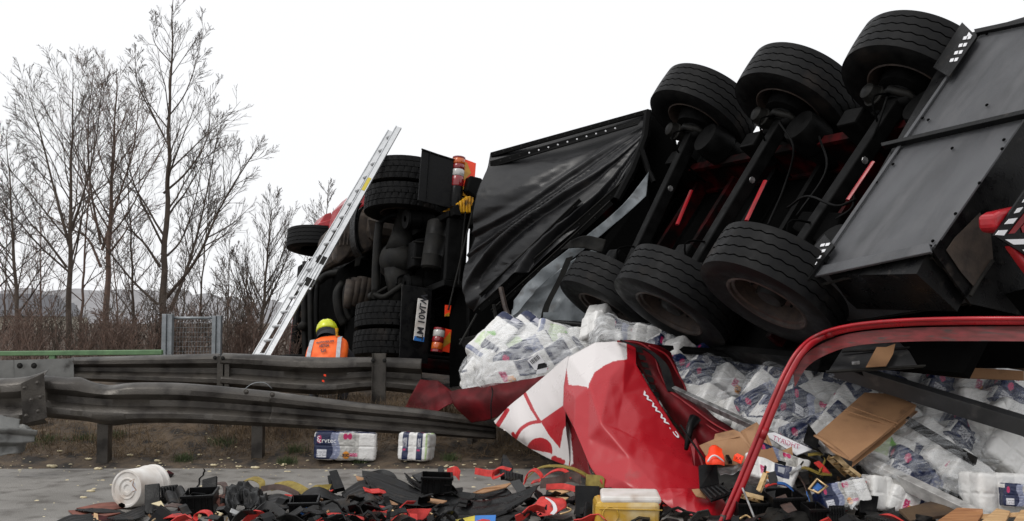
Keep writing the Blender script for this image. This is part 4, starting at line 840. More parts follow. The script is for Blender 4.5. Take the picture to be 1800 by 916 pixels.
# open lower side and rear face of the box
c1, c2 = tq(1640, 441, -.09), tq(1428, 490, -.09)
build('box_side', MB().prism([c2, c1, T.px(1703, 532, n=.42), T.px(1482, 566, n=.42)], T.A*.02), M['box'], tl)
build('box_side_frame', MB().tube([T.px(1642, 452, n=-.05), T.px(1432, 503, n=-.05)], .011, 6), M['grime'], tl)
build('box_side_frame', MB().tube([T.px(1700, 534, n=.43), T.px(1495, 566, n=.43)], .009, 6), M['grime'], tl)
build('box_side_frame', MB().tube([T.px(1640, 452, n=-.05), T.px(1706, 536, n=.43)], .009, 6), M['grime'], tl)
build('box_side_frame', MB().tube([T.px(1432, 503, n=-.05), T.px(1488, 565, n=.43)], .009, 6), M['grime'], tl)
lb = T.loc(1640, 441, n=-.09).x+.02
def tb(px, py, l=None): return T.px(px, py, l=(lb if l is None else l))
build('rear_panel', MB().prism([tb(1640, 441), tb(1800, 208), tb(1880, 110), tb(1880, 500), tb(1820, 560), tb(1706, 534)], -T.L*.02), M['plast'], tl)
build('mud_patch', MB().prism([tb(1663, 440, lb+.012), tb(1678, 418, lb+.012), tb(1722, 374, lb+.012), tb(1741, 412, lb+.012), tb(1745, 455, lb+.012), tb(1712, 505, lb+.012), tb(1690, 480, lb+.012)], T.L*.004), M['brown'], tl)
build('panel_stiffener', MB().tube([tb(1745, 458, lb+.02), tb(1722, 492, lb+.02), tb(1706, 520, lb+.02)], .012, 6), M['grime'], tl)
# reflective dashes on the flap boards
def flapb(q, dashes):
    f = build('mud_flap', MB().plate([T.px(x, y, n=-.16) for x, y in q], .015), M['plast'], tl)
    for d_ in dashes: build('white_dash', MB().plate([T.px(x, y, n=-.165) for x, y in d_], .003), M['paper'], f)
def dashes(a, b, n, w_, h_):
    out = []
    for i in range(n):
        t = (i+.5)/n; x, y = a[0]+(b[0]-a[0])*t, a[1]+(b[1]-a[1])*t; out += [[(x-w_, y-h_+1.5), (x-1, y-h_), (x-3, y+h_-1), (x-w_-2, y+h_)], [(x+1, y-h_), (x+w_, y-h_-1), (x+w_-3, y+h_-2), (x-1, y+h_-1)]]
    return out
flapb([(1691, 39), (1717, 64), (1668, 135), (1640, 118)], dashes((1705, 60), (1674, 112), 4, 7, 3.5)+[[(1703, 56), (1709, 63), (1699, 64)]])
flapb([(1449, 412), (1466, 432), (1420, 492), (1400, 470)], dashes((1455, 425), (1417, 481), 5, 8, 3)+[])
build('black_tail_bracket', MB().prism([T.px(1410, 370, n=.0), T.px(1478, 372, n=.0), T.px(1470, 400, n=.0), T.px(1440, 430, n=.0), T.px(1390, 400, n=0)], T.N*.3), M['deep'], tl, bevel=.02)
# rear bumper with chevrons and numerals, right edge
lt = lb+.32
def te(px, py, d=0): return T.px(px, py, l=lt+d)
build('rear_lamp', MB().prism([te(1748, 378), (te(1760, 371)), te(1800, 362), te(1830, 356), te(1830, 410), te(1756, 408), te(1749, 400)], -T.L*.12), M['red'], tl, bevel=.02)
sg = build('rear_board', MB().prism([te(1748, 414, .02), te(1840, 280, .02), te(1960, 280, .02), te(1960, 560, .02), te(1800, 446, .02)], -T.L*.015), M['plast'], tl)
for q in ([(1750, 413), (1756, 405), (1772, 404), (1765, 414)], [(1766, 394), (1774, 385), (1789, 383), (1781, 393)], [(1783, 375), (1789, 366), (1799, 364), (1792, 373)], [(1797, 356), (1803, 347), (1812, 345), (1806, 354)], [(1767, 421), (1840, 419), (1840, 428), (1782, 430)], [(1797, 439), (1840, 436), (1840, 444), (1806, 446)]):
    build('white_mark', MB().prism([te(x, y, .026) for x, y in q], -T.L*.004), M['paper'], sg)
for q in ([(1773, 411), (1800, 376), (1840, 340), (1840, 352), (1803, 388), (1784, 410)], [(1795, 400), (1802, 392), (1812, 390), (1840, 392), (1840, 402), (1812, 410), (1798, 409)]):
    build('red_numeral', MB().prism([te(x, y, .026) for x, y in q], -T.L*.004), M['fluor' if 0 else 'redpvc'], sg)
build('red_corner', MB().prism([te(1776, 432), te(1840, 440), te(1840, 520), te(1800, 466)], -T.L*.05), M['red'], tl, bevel=.01)

# ---------------------------------------------------------------- torn front sheet of the trailer with its perforated rails
def wr(k=1.0):
    def f(u, v, px, py, w_):
        ang = math.atan2(py-205, 1165-px)*57.3; rr = math.hypot(py-205, 1165-px)/330
        e = sm(.12, .3, v)
        aa = ang+4.5*noise.noise((rr*1.6, ang*.09, 1))+2.5*noise.noise((rr*.7, ang*.2, 5)); q1 = (aa/6.3) % 1; s = sm(27, 33, aa)*(.10+.10*noise.noise((int(aa/6.3)*3.7, rr*1.5, 2)))*k*sm(.02, .7, rr)*(q1 if q1 < .86 else (1-q1)*6.1) + e*.05*sm(.1, .6, rr)*math.sin(aa*.33) + .010*ridge(V((px*.012, py*.03, 4)))*e + .02*e*max(0, 1-abs(aa-17-3*noise.noise((rr*3, 0, 0)))/1.3)
        s -= .05*math.exp(-((v-.33)/.03)**2)*sm(0, .4, u) if False else 0
        return s
    return f
fs_, W_, G_ = sheet('front_sheet', [[(862, 270, 11.6), (955, 244, 11.3), (1050, 219, 10.9), (1140, 194, 10.5)], [(856, 300, 11.5), (945, 280, 11.2), (1045, 262, 10.8), (1138, 215, 10.45)],
   [(842, 350, 11.4), (935, 330, 11.0), (1035, 292, 10.7), (1136, 235, 10.4)], [(834, 400, 11.4), (925, 385, 10.9), (1025, 330, 10.6), (1134, 255, 10.4)],
   [(826, 455, 11.4), (905, 440, 10.85), (1010, 370, 10.5), (1130, 275, 10.35)], [(828, 500, 11.3), (890, 480, 10.9), (990, 400, 10.5), (1120, 295, 10.3)], [(840, 548, 11.2), (880, 515, 10.8), (970, 440, 10.5), (1105, 320, 10.3)]], 150, 150, M['tarpk'], wr(), parent=tl, thick=.006)
build('sheet_top_rail', MB().prism(PP([(862, 268, 11.55), (1140, 191, 10.42), (1141, 199, 10.42), (863, 276, 11.55)]), (0, .05, 0)), M['black'], tl, bevel=.004)
build('sheet_top_rail', MB().prism(PP([(861, 283, 11.5), (1128, 207, 10.4), (1122, 219, 10.4), (862, 295, 11.5)]), (0, .04, 0)), M['black'], tl, bevel=.008)
for i in range(15):
    t = i/14; p = P(880+t*235, 283-t*67, 11.36-t*1.0-.02); build('rivet_or_sky_dot', MB().lathe(p, (0, -1, 0), [(0, .010), (.004, .008), (.005, .001)], 7), M['paper'] if 2 < i < 13 else M['grime'], tl)  # white dots paint the bright sky seen through the rail's holes
for i in range(18):
    t = i/17; p = P(870+t*262, 270-t*72+0, 11.45-t*1.05); build('rivet_or_sky_dot', MB().lathe(p, (0, -1, 0), [(0, .009), (.004, .007), (.005, .001)], 6), M['grime'], tl)
def drail(a, b, wd, d0, d1, nb):
    mid = ((a[0]+b[0])/2-4, (a[1]+b[1])/2+5)
    path = PP([(a[0], a[1], d0), (mid[0], mid[1], (d0+d1)/2), (b[0], b[1], d1)], 16); dv = (path[-1]-path[0]).normalized(); wv = dv.cross(V((0, 1, 0))).normalized()*wd
    build('perforated_rail', MB().ribbon(path, wv, .018), M['black'], tl); build('rail_lip', MB().tube([p+wv*.95+V((0, -.02, 0)) for p in path], .007, 5), M['grime'], tl, smooth=True)
    for i in range(nb): p = path[int((i+.5)/nb*15)]; build('rivet_or_sky_dot', MB().lathe(p+V((0, -.019, 0)), (0, -1, 0), [(0, .008), (.005, .006), (.005, .001)], 6), M['grime'], tl)
drail((843, 543), (1110, 312), .034, 10.9, 10.2, 15); drail((866, 548), (1075, 356), .024, 10.8, 10.2, 12); drail((845, 520), (1020, 352), .02, 10.95, 10.35, 9)
build('hanging_strut', MB().tube(PP([(1127, 262, 10.2), (1140, 300, 10.15), (1150, 320, 10.1)]), .03, 6), M['black'], tl)
build('hanging_strut', MB().tube(PP([(1140, 195, 10.3), (1135, 240, 10.25), (1112, 300, 10.2), (1085, 350, 10.2)]), .045, 7), M['black'], tl)
build('hanging_strut', MB().tube(PP([(880, 505, 10.6), (888, 540, 10.55), (900, 572, 10.5)]), .028, 6), M['rust'], tl); build('hanging_strut', MB().tube(PP([(868, 535, 10.6), (872, 560, 10.6)]), .02, 6), M['grime'], tl)
build('latch', MB().prism(PP([(806, 596, 10.8), (840, 588, 10.8), (850, 600, 10.8), (815, 612, 10.8)]), (0, .1, 0)), M['grime'], tl, bevel=.01)
build('hanging_strut', MB().tube(PP([(808, 606, 10.7), (838, 552, 10.9)]), .012, 6), M['grime'], tl)
# pale torn aluminium bulkhead behind the lower wheels
def cr(u, v, px, py, w_): return .03*ridge(V((px*.012, py*.012, 2)))
sheet('torn_bulkhead_panel', [[(905, 530, 10.4), (960, 470, 10.2), (1030, 415, 10.1), (1090, 365, 10.0), (1141, 303, 9.95)], [(900, 560, 10.3), (960, 495, 10.2), (1035, 432, 10.1), (1095, 382, 10.0), (1136, 345, 9.95)]], 80, 24, M['pale'], cr, parent=tl, thick=.006)
sheet('torn_bulkhead_panel', [[(900, 545, 10.5), (950, 500, 10.5), (1010, 455, 10.5), (1062, 430, 10.5)], [(895, 575, 10.5), (950, 545, 10.5), (1010, 500, 10.5), (1060, 480, 10.5)], [(890, 610, 10.4), (950, 600, 10.4), (1010, 590, 10.4), (1060, 585, 10.4)]], 60, 40, M['pale'], cr, parent=tl, thick=.006)
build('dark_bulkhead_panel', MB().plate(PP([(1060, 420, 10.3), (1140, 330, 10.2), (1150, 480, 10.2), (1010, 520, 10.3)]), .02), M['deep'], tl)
build('perforated_edge', MB().ribbon(PP([(1001, 452, 10.1), (985, 490, 10.1), (962, 535, 10.1), (956, 560, 10.1)], 12), (.035, 0, .01), .02), M['grime'], tl)
build('bent_bracket', MB().plate(PP([(955, 549, 9.9), (980, 549, 9.9), (985, 553, 9.9), (980, 561, 9.9), (955, 558, 9.9)]), .02), M['pale'], tl)
sheet('bent_bracket', [[(1003, 423, 9.9), (1030, 414, 9.9), (1065, 422, 9.9)], [(985, 440, 9.9), (1020, 436, 9.9), (1058, 445, 9.9)]], 30, 12, M['grime'], cr, parent=tl, thick=.01)
build('door_gasket', MB().tube(PP([(955, 572, 9.7), (975, 568, 9.7), (1010, 570, 9.6), (1050, 574, 9.5)], 14), .03, 8), M['plast'], tl, smooth=True)
build('door_gasket', MB().tube(PP([(955, 588, 9.6), (985, 578, 9.6), (1020, 583, 9.5), (1050, 584, 9.5)], 14), .02, 8), M['silver'], tl, smooth=True)

build('shade_gap_panel', MB().plate(PP([(1120, 205, 10.7), (1175, 190, 10.6), (1200, 300, 10.4), (1150, 420, 10.4), (1075, 400, 10.6)]), .02), M['deep'], tl)  # added black sheet: closes a sky gap, stands in for shade by the tyre
build('shade_backing_panel', MB().plate(PP([(826, 470, 11.9), (905, 400, 11.8), (1060, 380, 11.5), (1150, 480, 11.2), (1150, 650, 11.0), (790, 680, 11.6), (790, 560, 11.9)]), .02), M['deep'], tl)  # added near-black backing, stands in for the shade inside the trailer
build('shade_void_panel', MB().prism([T.px(1706, 534, n=.45), T.px(1900, 480, n=.6), T.px(1900, 640, n=1.2), T.px(1600, 640, n=1.2)], T.N*.05), M['deep'], tl)  # added black panel that keeps the void below the box dark
# ================================================================ packs of tissue rolls
WH_, NV_, OR_, MG_, GR_, GY_, LV_ = (.70,.69,.67), (.011,.018,.060), (.72,.27,.025), (.45,.02,.11), (.40,.58,.26), (.40,.40,.39), (.20,.22,.32)
def hashn(u, v, s=0): return noise.noise((u*7+s, v*7, s*3.3))
def prn(kind, face, u, v):                          # u,v in 0..1 on the face; flat print of the pack film
    def R_(a, b, c, d): return a <= u <= b and c <= v <= d
    if kind == 'n' or kind == 'f':
        if face in ('y-', 'y+'):
            if R_(.05, .21, .10, .36): return (.62,.62,.66) if not (((v*46) % 3 < 1.1) and hashn(u*9, v*2) > -.15 and .14 < v < .32) else (.05, .05, .08)
            if ((u-.09)/.035)**2+((v-.72)/.14)**2 < 1: return MG_
            edge = .30-.10*(v < .6)*(.6-v)+.04*math.sin(v*6)
            if u < edge: return NV_
            if u < edge+.12: return LV_ if hashn(u*3, v*3) > -.25 else (.34, .36, .45)
            if ((u-.52)/.055)**2+((v-.19)/.14)**2 < 1: return OR_ if not (.13 < v < .25 and hashn(u*14, v*4) > .05) else (.03, .02, .02)
            if R_(.57, .70, .15, .27): return MG_ if hashn(u*20, v*8) < .2 else (.7, .4, .5)
            if ((u-.50)/.035)**2+((v-.84)/.11)**2 < 1 or ((u-.57)/.035)**2+((v-.84)/.11)**2 < 1: return MG_
            if u < .72: return (.38, .37, .35) if hashn(u*2, v*2, 4) > -.1 else (.50, .49, .46)
            return WH_
        if face == 'z+': return NV_ if (u < .35 or (v < .25 and hashn(u, v) > 0)) else ((.6, .6, .62) if hashn(u*2, v*2) > 0 else LV_)
        return NV_ if (face == 'x-' and v < .8) else WH_
    if kind == 'w':
        if face in ('y-', 'y+', 'z+', 'z-'):
            if R_(.54, .86, .35, 1.0): return NV_ if not R_(.60, .72, .55, .8) else (.34, .35, .38)
            if ((u-.40)/.03)**2+((v-.42)/.08)**2 < 1: return MG_
            if face == 'z+' and u < .12: return NV_
        return WH_
    if kind == 'm':
        if face in ('y-', 'y+'):
            if ((u-.42)/.07)**2+((v-.28)/.17)**2 < 1: return OR_ if not (.2 < v < .34 and hashn(u*14, v*4) > .05) else (.03, .02, .02)
            if R_(.28, .38, .26, .62): return MG_ if hashn(u*20, v*14) < .25 else (.7, .4, .5)
            if R_(.56, .86, .42, 1): return NV_ if not R_(.62, .74, .6, .85) else (.34, .35, .38)
        return WH_
    if kind == 'g':
        if face in ('y-', 'y+', 'z+'):
            if R_(.18, .46, .12, .88): return (.56, .66, .44) if hashn(u*2, v*2) > -.2 else (.62, .68, .55)
            if ((u-.50)/.05)**2+((v-.6)/.1)**2 < 1 or ((u-.46)/.04)**2+((v-.72)/.08)**2 < 1: return (.18, .42, .08)
            if u > .82: return NV_ if not R_(.86, .95, .2, .5) else (.4, .4, .45)
            if u < .10: return LV_
        return WH_
    if kind == 'd':
        if R_(.10, .30, .15, .45): return (.5, .5, .53) if hashn(u*9, v*3) > -.1 else (.05, .05, .08)
        if ((u-.20)/.05)**2+((v-.70)/.14)**2 < 1: return MG_
        if u > .80 or (face[0] == 'x' and v < .5): return WH_
        if .62 < u <= .80: return LV_ if hashn(u*3, v*3) > -.2 else (.45, .45, .47)
        return NV_ if hashn(u*2, v*2, 6) > -.32 else (.03, .045, .12)
    if kind == 's':
        if face in ('y-', 'y+', 'z+'):
            for a in (.16, .62):
                if a <= u <= a+.2:
                    if R_(a+.03, a+.15, .5, .8): return (.45, .45, .48) if hashn(u*9, v*9) > -.1 else (.06, .06, .1)
                    if R_(a+.02, a+.12, .36, .42): return MG_
                    return NV_
            if u > .9: return (.45, .58, .30)
        return WH_
    return WH_
def pack_mesh(kind, dims=(.44, .24, .22), nx=4, ny=2, nz=2, name='tissue_pack', seed=0, rnds=.026, crush=0):
    hx, hy, hz = dims[0]/2, dims[1]/2, dims[2]/2; vs = []; fs = []; cols = []
    faces = {'y-': (0, 2, 1, -1), 'y+': (0, 2, 1, 1), 'x-': (1, 2, 0, -1), 'x+': (1, 2, 0, 1), 'z+': (0, 1, 2, 1), 'z-': (0, 1, 2, -1)}
    H = (hx, hy, hz)
    for fn, (ia, ib, ic, sg) in faces.items():
        big = fn in ('y-',); na = 58 if ia == 0 else 26; nb = 34 if fn[0] != 'z' else 26
        if kind == 'n' and big: na, nb = 110, 60
        o = len(vs)
        for j in range(nb):
            for i in range(na):
                a, b = i/(na-1)*2-1, j/(nb-1)*2-1; p = [0, 0, 0]; p[ia] = a*H[ia]; p[ib] = b*H[ib]; p[ic] = sg*H[ic]
                q = [max(-H[k]+rnds, min(H[k]-rnds, p[k])) for k in range(3)]; d = V([p[k]-q[k] for k in range(3)]); l = d.length
                if l > 1e-9: p = V(q)+d*(rnds/l)
                p = V(p); N3 = (nx, ny, nz)
                s1 = 0
                if fn[0] != 'z':
                    ph = (a+1)/2*N3[ia]; s1 = .011*(1-math.sqrt(max(0, 1-(2*(ph % 1)-1)**2*.96)))
                    s1 = max(s1, .008*math.exp(-(((b+1)/2*nz+.5) % 1-.5)**2/.004)*(abs(b) < .9))
                else:
                    u1, v1 = ((a+1)/2*nx) % 1-.5, ((b+1)/2*ny) % 1-.5; rr = math.hypot(u1, v1); s1 = .014*sm(.42, .6, rr)+.010*sm(.17, .13, rr)
                n_ = V((0, 0, 0)); n_[ic] = sg; p -= n_*s1
                w_ = noise.noise(p*9+V((seed*5.1, 0, 0)))*.009+.003*ridge(p*26+V((0, seed*2.2, 0)), 2)
                p += V((w_, w_*.8, w_)) if l < 1e-9 else p.normalized()*w_
                if crush: p = V((p.x*(1+.10*math.sin(p.z*14)), p.y, p.z+.055*math.sin((p.x+.1)*7)*(1 if seed % 2 else -1)-.02*abs(p.x)/.2)); p.y += .02*noise.noise((p.x*6, p.z*6, seed)); p += V((0, .3, .7))*.005*ridge(p*9+V((seed, 0, 0)), 2)
                vs.append(p); cols.append(prn(kind, fn, (a+1)/2, (b+1)/2))
        gfa = gridfaces(na, nb)+o
        fs.append(gfa)
    return npmesh(name, np.array(vs), np.concatenate(fs), M['pack'], True, np.array(cols))
PK = {k: pack_mesh(k, seed=i) for i, k in enumerate(('n', 'w', 'm', 'g', 's', 'p', 'd'))}
PKB = {k: pack_mesh(k, seed=i+40, crush=1) for i, k in enumerate(('n', 'w', 'm', 'p'))}
PK['w2'] = pack_mesh('w', (.36, .24, .22), 3, 2, 2, seed=9); PK['p2'] = pack_mesh('p', (.34, .22, .24), 3, 2, 2, seed=12)
def rotm(roll, pitch, yaw): return Matrix.Rotation(math.radians(roll), 4, 'Y') @ Matrix.Rotation(math.radians(pitch), 4, 'X') @ Matrix.Rotation(math.radians(yaw), 4, 'Z')
def put_pack(px, py, D, roll, yaw, pitch, kind, label, group='packs of tissue rolls spilled from the trailer', sc=1.03, name='tissue_pack'):
    c = P(px, py, D); o = link(name, PKB[kind] if (kind in PKB and (px+py) % 2) else PK[kind], Matrix.Translation(c) @ rotm(roll, pitch, yaw) @ Matrix.Scale(sc, 4)); return setp(o, label, 'tissue pack', group)
KIND = {'d': 'dark navy', 'n': 'navy printed', 'w': 'white with navy corner print', 'm': 'white with orange badge', 'g': 'white and pale green leaf printed', 'p': 'plain white', 'w2': 'short white with navy corner', 'p2': 'short plain white', 's': 'white with two navy stripes'}
PACKS = [
 # left wrapped pile
 (898, 655, 9.15, -22, 12, -10, 'm', 'with orange badge, lowest in the left wrapped pile above the red flap'), (862, 640, 9.4, -55, 0, -20, 'w2', 'forming the left bulge of the left wrapped pile'), (872, 606, 9.5, -58, 30, -25, 'g', 'standing upright at the top left of the left wrapped pile'),
 (908, 602, 9.55, -52, 30, -25, 'g', 'second upright from the left on top of the left wrapped pile'), (925, 632, 9.25, -30, 8, -15, 'd', 'in the middle of the left wrapped pile'), (968, 640, 9.2, -32, 0, -10, 'w', 'under the barcode labels in the left wrapped pile'),
 (985, 606, 9.6, 15, 10, -25, 'g', 'topmost right in the left wrapped pile'), (1005, 640, 9.2, -50, 20, -15, 'w', 'tilted beside the white tarpaulin fold'), (856, 662, 9.3, -50, 0, 0, 'p2', 'at the bottom left of the left wrapped pile'), (1010, 612, 9.6, -10, 30, -20, 's', 'behind the tarpaulin peak at left'), (868, 668, 9.25, -12, 0, 0, 'w', 'at the front bottom of the left wrapped pile'),
 # big bag behind the tarpaulin
 (1068, 588, 9.05, 12, 25, -30, 'p', 'in the milky bag standing above the tarpaulin peak'), (1100, 600, 9.1, 20, 10, -25, 'n', 'with navy print right of the tarpaulin peak'), (1060, 572, 9.35, 25, 40, -35, 'p2', 'highest of all, inside the milky bag'), (1150, 606, 9.0, 14, 5, -30, 'w', 'under film directly beneath the second lower wheel'), (1205, 616, 8.9, 12, 0, -35, 'w2', 'flat under film below the dark trailer edge'), (1262, 624, 8.8, 14, 0, -35, 'n', 'navy, flat under film at the end of the dark trailer edge'), (1040, 598, 9.5, 0, 0, -10, 'w', 'peeking out between left pile and milky bag'),
 # middle pile
 (1208, 640, 8.5, 34, 18, -35, 'w', 'uppermost left in the middle pile beside the red folded edge'), (1250, 652, 8.45, 34, 12, -35, 'd', 'second from top in the middle pile'), (1290, 688, 8.3, 36, 10, -30, 'm', 'at the right end of the middle pile'), (1228, 684, 8.3, 36, 15, -30, 'd', 'third row of the middle pile'), (1204, 668, 8.4, 40, 5, -20, 'd', 'navy, tucked beside the red folded edge'), (1262, 722, 8.1, 32, 10, -25, 'w', 'below the thin silver bar in the middle pile'), (1215, 712, 8.15, 35, 0, -20, 'p', 'plain, behind the silver bar near the tarpaulin'), (1306, 650, 8.6, 38, 0, -30, 'd', 'navy, in shade at the top right of the middle pile'), (1300, 742, 7.9, 30, 5, -20, 'w2', 'just above the torn cardboard'), (1175, 640, 8.7, 34, 10, -30, 'n', 'navy, half hidden behind the red folded edge'),
 # pile behind the red bow
 (1352, 672, 8.0, -48, 10, -15, 'w', 'steeply tilted, left of the red bow'), (1392, 655, 8.0, 14, 10, -40, 'd', 'navy, topmost behind the red bow'), (1335, 710, 7.9, -30, 20, -15, 'd', 'navy, left foot of the pile behind the red bow'), (1395, 700, 7.8, -42, 0, -20, 'w', 'directly behind the red bow at mid height'), (1446, 690, 7.75, -30, 15, -20, 'p', 'plain white, bright, right of the red bow'), (1432, 725, 7.6, 18, 0, -15, 'n', 'navy, below the bright plain pack'), (1378, 745, 7.6, 40, 10, -15, 'd', 'navy, low behind the red bow'), (1420, 762, 7.45, -20, 10, -10, 'd', 'low, right of the red bow above the silver bar'), (1485, 672, 7.8, 20, 0, -30, 'd', 'beneath the left end of the dark tray'), (1494, 715, 7.5, -30, 10, -20, 'w', 'tucked under the top corner of the big cardboard'), (1465, 748, 7.4, -45, 5, -15, 'w2', 'left of the big cardboard sheet'), (1345, 770, 7.5, 25, 0, -10, 'p', 'behind the red writing on the white strip'),
 # pile under the dark beam at right
 (1560, 680, 7.6, 28, 0, -30, 'd', 'under the dark tray, left'), (1622, 676, 7.6, 24, 5, -30, 'p', 'under the dark tray, middle'), (1600, 712, 7.4, 30, 0, -25, 'd', 'navy, just above the long dark beam at its left'), (1665, 700, 7.4, 32, 0, -25, 'd', 'above the long dark beam, second from left'), (1718, 690, 7.4, 28, 5, -25, 'm', 'with badge, above the long dark beam'), (1725, 726, 7.2, 32, 0, -20, 'w', 'above the long dark beam near the right edge'), (1780, 716, 7.2, 38, 0, -20, 'd', 'at the right edge above the long dark beam'), (1782, 674, 7.4, 22, 0, -20, 'w', 'at the right edge under the wooden slat'), (1792, 752, 7.05, 30, 0, -20, 'w', 'at the right edge resting on the long dark beam'), (1675, 660, 7.7, 20, 0, -30, 'd', 'in the dark under the right end of the tray'),
 # front right wrapped pile
 (1555, 800, 6.75, 28, -10, -35, 'g', 'with pale green leaf print beside the big cardboard'), (1600, 758, 7.0, 30, 10, -25, 'w', 'under tight film right of the big cardboard'), (1642, 790, 6.85, 36, 10, -25, 'w', 'in the centre of the front right wrapped pile'), (1668, 832, 6.65, 52, 0, -15, 'm', 'with the clear orange badge in the front right pile'), (1660, 745, 7.05, 34, 0, -25, 'w', 'long and bright directly under the long dark beam'), (1702, 780, 6.85, 44, 5, -20, 'd', 'navy, right part of the front right pile'), (1608, 838, 6.65, 30, 0, -15, 'd', 'navy, dark, low behind the whitish beam'), (1712, 850, 6.55, 40, 0, -10, 'p', 'grey shaded, low beside the standing white pack'), (1560, 762, 7.15, 30, 0, -25, 'p', 'just right of the big cardboard top edge'),
 (1745, 760, 6.75, 62, 0, -20, 'p2', 'upright crumpled, near the right edge'), (1772, 800, 6.6, 40, 0, -15, 'p2', 'above the standing white pack at the right edge'), (1796, 780, 6.7, 20, 0, -10, 'd', 'navy, dark, cut by the right edge'),
 # under the whitish beam in front
 (1552, 868, 6.45, 5, 20, -10, 'p2', 'standing under the whitish beam among the black crates'), (1598, 890, 6.4, 25, 0, -10, 'm', 'with badge under the lower part of the whitish beam'), (1478, 872, 6.35, -12, 10, -20, 'n', 'navy, torn open, among straps and buckles'), (1355, 830, 6.7, 12, -15, -25, 'm', 'white and pink, right beside the foot of the red bow'), (1372, 815, 6.85, 12, 0, -30, 'n', 'navy, on top of the straps beside the red bow')]
for q in PACKS:
    lab = KIND[q[6]]+' pack '+q[7].replace('navy, ', '').replace('plain, ', '').replace('plain white, ', '').replace('with orange badge, ', '').replace('navy ', '')
    put_pack(*q[:7], ' '.join(lab.split()[:16]), sc={(1598, 890): .75, (1478, 872): .72, (1355, 830): .72, (1372, 815): .75, (1552, 868): .9}.get(q[:2], 1.3 if q[0] < 1000 and q[1] < 675 else 1.03))
big = thing('tissue_pack', P(607, 803, 9.0), 'large navy and white tissue pack lying on the verge under the near guardrail', 'tissue pack')
PK['f'] = pack_mesh('n', (.54, .24, .245), 3, 2, 2, seed=21); c = P(608, 783, 8.96)
Mx = Matrix.Translation(c) @ rotm(2, -4, 6); bw = link('wrapper', PK['f'], Mx, big)
e1, e3 = Mx.to_3x3() @ V((1, 0, 0)), Mx.to_3x3() @ V((0, 0, 1)); e2 = Mx.to_3x3() @ V((0, -1, 0))
text_on('brand_lettering', 'crvtec', .062, c+e1*-.155+e3*.045+e2*.150, e1, e3, M['paper'], big, False, .0)
text_on('size_lettering', 'XXL', .034, c+e1*.012-e3*.078+e2*.150, e1, e3, M['ink'], big, False, .001); text_on('numeral', '3', .07, c+e1*-.232+e3*.055+e2*.150, e1, e3, M['paper'], big, True, .0)
PK['s2'] = pack_mesh('s', (.28, .24, .24), 2, 2, 2, seed=31); c = P(733, 785, 8.96); o = link('tissue_pack', PK['s2'], Matrix.Translation(c) @ rotm(3, -6, -14)); setp(o, 'small white tissue pack with two navy stripes on the verge right of the large one', 'tissue pack')
put_pack(1748, 868, 6.2, 2, 12, -8, 'p2', 'square plain white tissue pack standing on end beside the pallet boards', sc=1.05)
nv = put_pack(1800, 872, 6.05, 4, -8, -8, 'n', 'bright navy tissue pack lying on the white one at the lower right corner', sc=.62)
# buried packs fill the heap behind the visible ones
rr2 = random.Random(3)
for i, (px, py, D, roll, yaw, pit, k, lab) in enumerate(PACKS[:62]):
    if i < 12 or i % 3 == 1 or 19 <= i <= 41: continue
    c = P(px+rr2.uniform(-30, 30), py+rr2.uniform(-8, 26), D+rr2.uniform(.2, .4)); o = link('tissue_pack', PK['p' if i % 3 else 'w'], Matrix.Translation(c) @ rotm(roll+rr2.uniform(-30, 30), pit, yaw+rr2.uniform(-30, 30)))
    setp(o, ' '.join(('shaded pack wedged behind the '+KIND[k].split()[0]+' one '+lab.replace('navy, ', '').replace('navy ', '')).split()[:16]), 'tissue pack', 'buried tissue packs inside the heap')
# heap floor: dark loading slats and debris below the packs
hp = []
for j in range(14):
    for i in range(40):
        px = 800+i*28; py = 700+j*18; D = 9.9-(px-900)*.0028-j*.12; hp.append(tuple(P(px, py, max(D, 6.3)+.25+.12*noise.noise((i*.4, j*.5, 0)))))

# stretch film over the piles
def fw(a=.03, s=.02):
    def f(u, v, px, py, w_): return a*ridge(V((px*.01+py*.02, py*.006-px*.004, 7)))+s*noise.noise(V((px*.05, py*.05, 3)))
    return f
def film(rows, m, label, nu=70, nv=40, f=None): sheet('stretch_film', rows, nu, nv, M[m], f or fw(), thick=0, label=label, cat='stretch film', group='torn stretch film over the cargo')
film([[(835, 615, 9.3), (880, 570, 9.3), (930, 575, 9.3), (1000, 578, 9.25), (1035, 600, 9.1)], [(812, 655, 9.1), (860, 620, 8.95), (920, 605, 8.9), (985, 600, 8.9), (1035, 625, 8.9)], [(815, 680, 9.1), (862, 672, 8.85), (930, 655, 8.85), (985, 640, 8.85), (1020, 660, 8.8)], [(830, 700, 9.1), (880, 700, 8.9), (930, 695, 8.85), (985, 680, 8.85), (1010, 690, 8.8)]], 'filmw', 'milky crumpled stretch film over the left pile above the red flap')
film([[(1042, 580, 9.0), (1055, 556, 9.0), (1095, 565, 8.95), (1200, 588, 8.8), (1290, 608, 8.6)], [(1040, 600, 8.8), (1060, 585, 8.7), (1105, 590, 8.7), (1200, 605, 8.6), (1300, 620, 8.5)], [(1040, 620, 8.8), (1070, 612, 8.7), (1110, 612, 8.7), (1200, 618, 8.6), (1305, 632, 8.5)]], 'filmw', 'grey milky stretch film bag rising behind the tarpaulin peak')
film([[(1180, 612, 8.5), (1240, 615, 8.4), (1290, 630, 8.3), (1335, 655, 8.2)], [(1185, 665, 8.15), (1230, 660, 8.05), (1290, 665, 8.0), (1335, 672, 8.0)], [(1195, 700, 7.95), (1240, 700, 7.85), (1290, 705, 7.8), (1318, 690, 7.9)], [(1220, 740, 7.8), (1260, 745, 7.7), (1300, 740, 7.65), (1318, 710, 7.8)]], 'film', 'clear stretch film stretched across the middle pile')
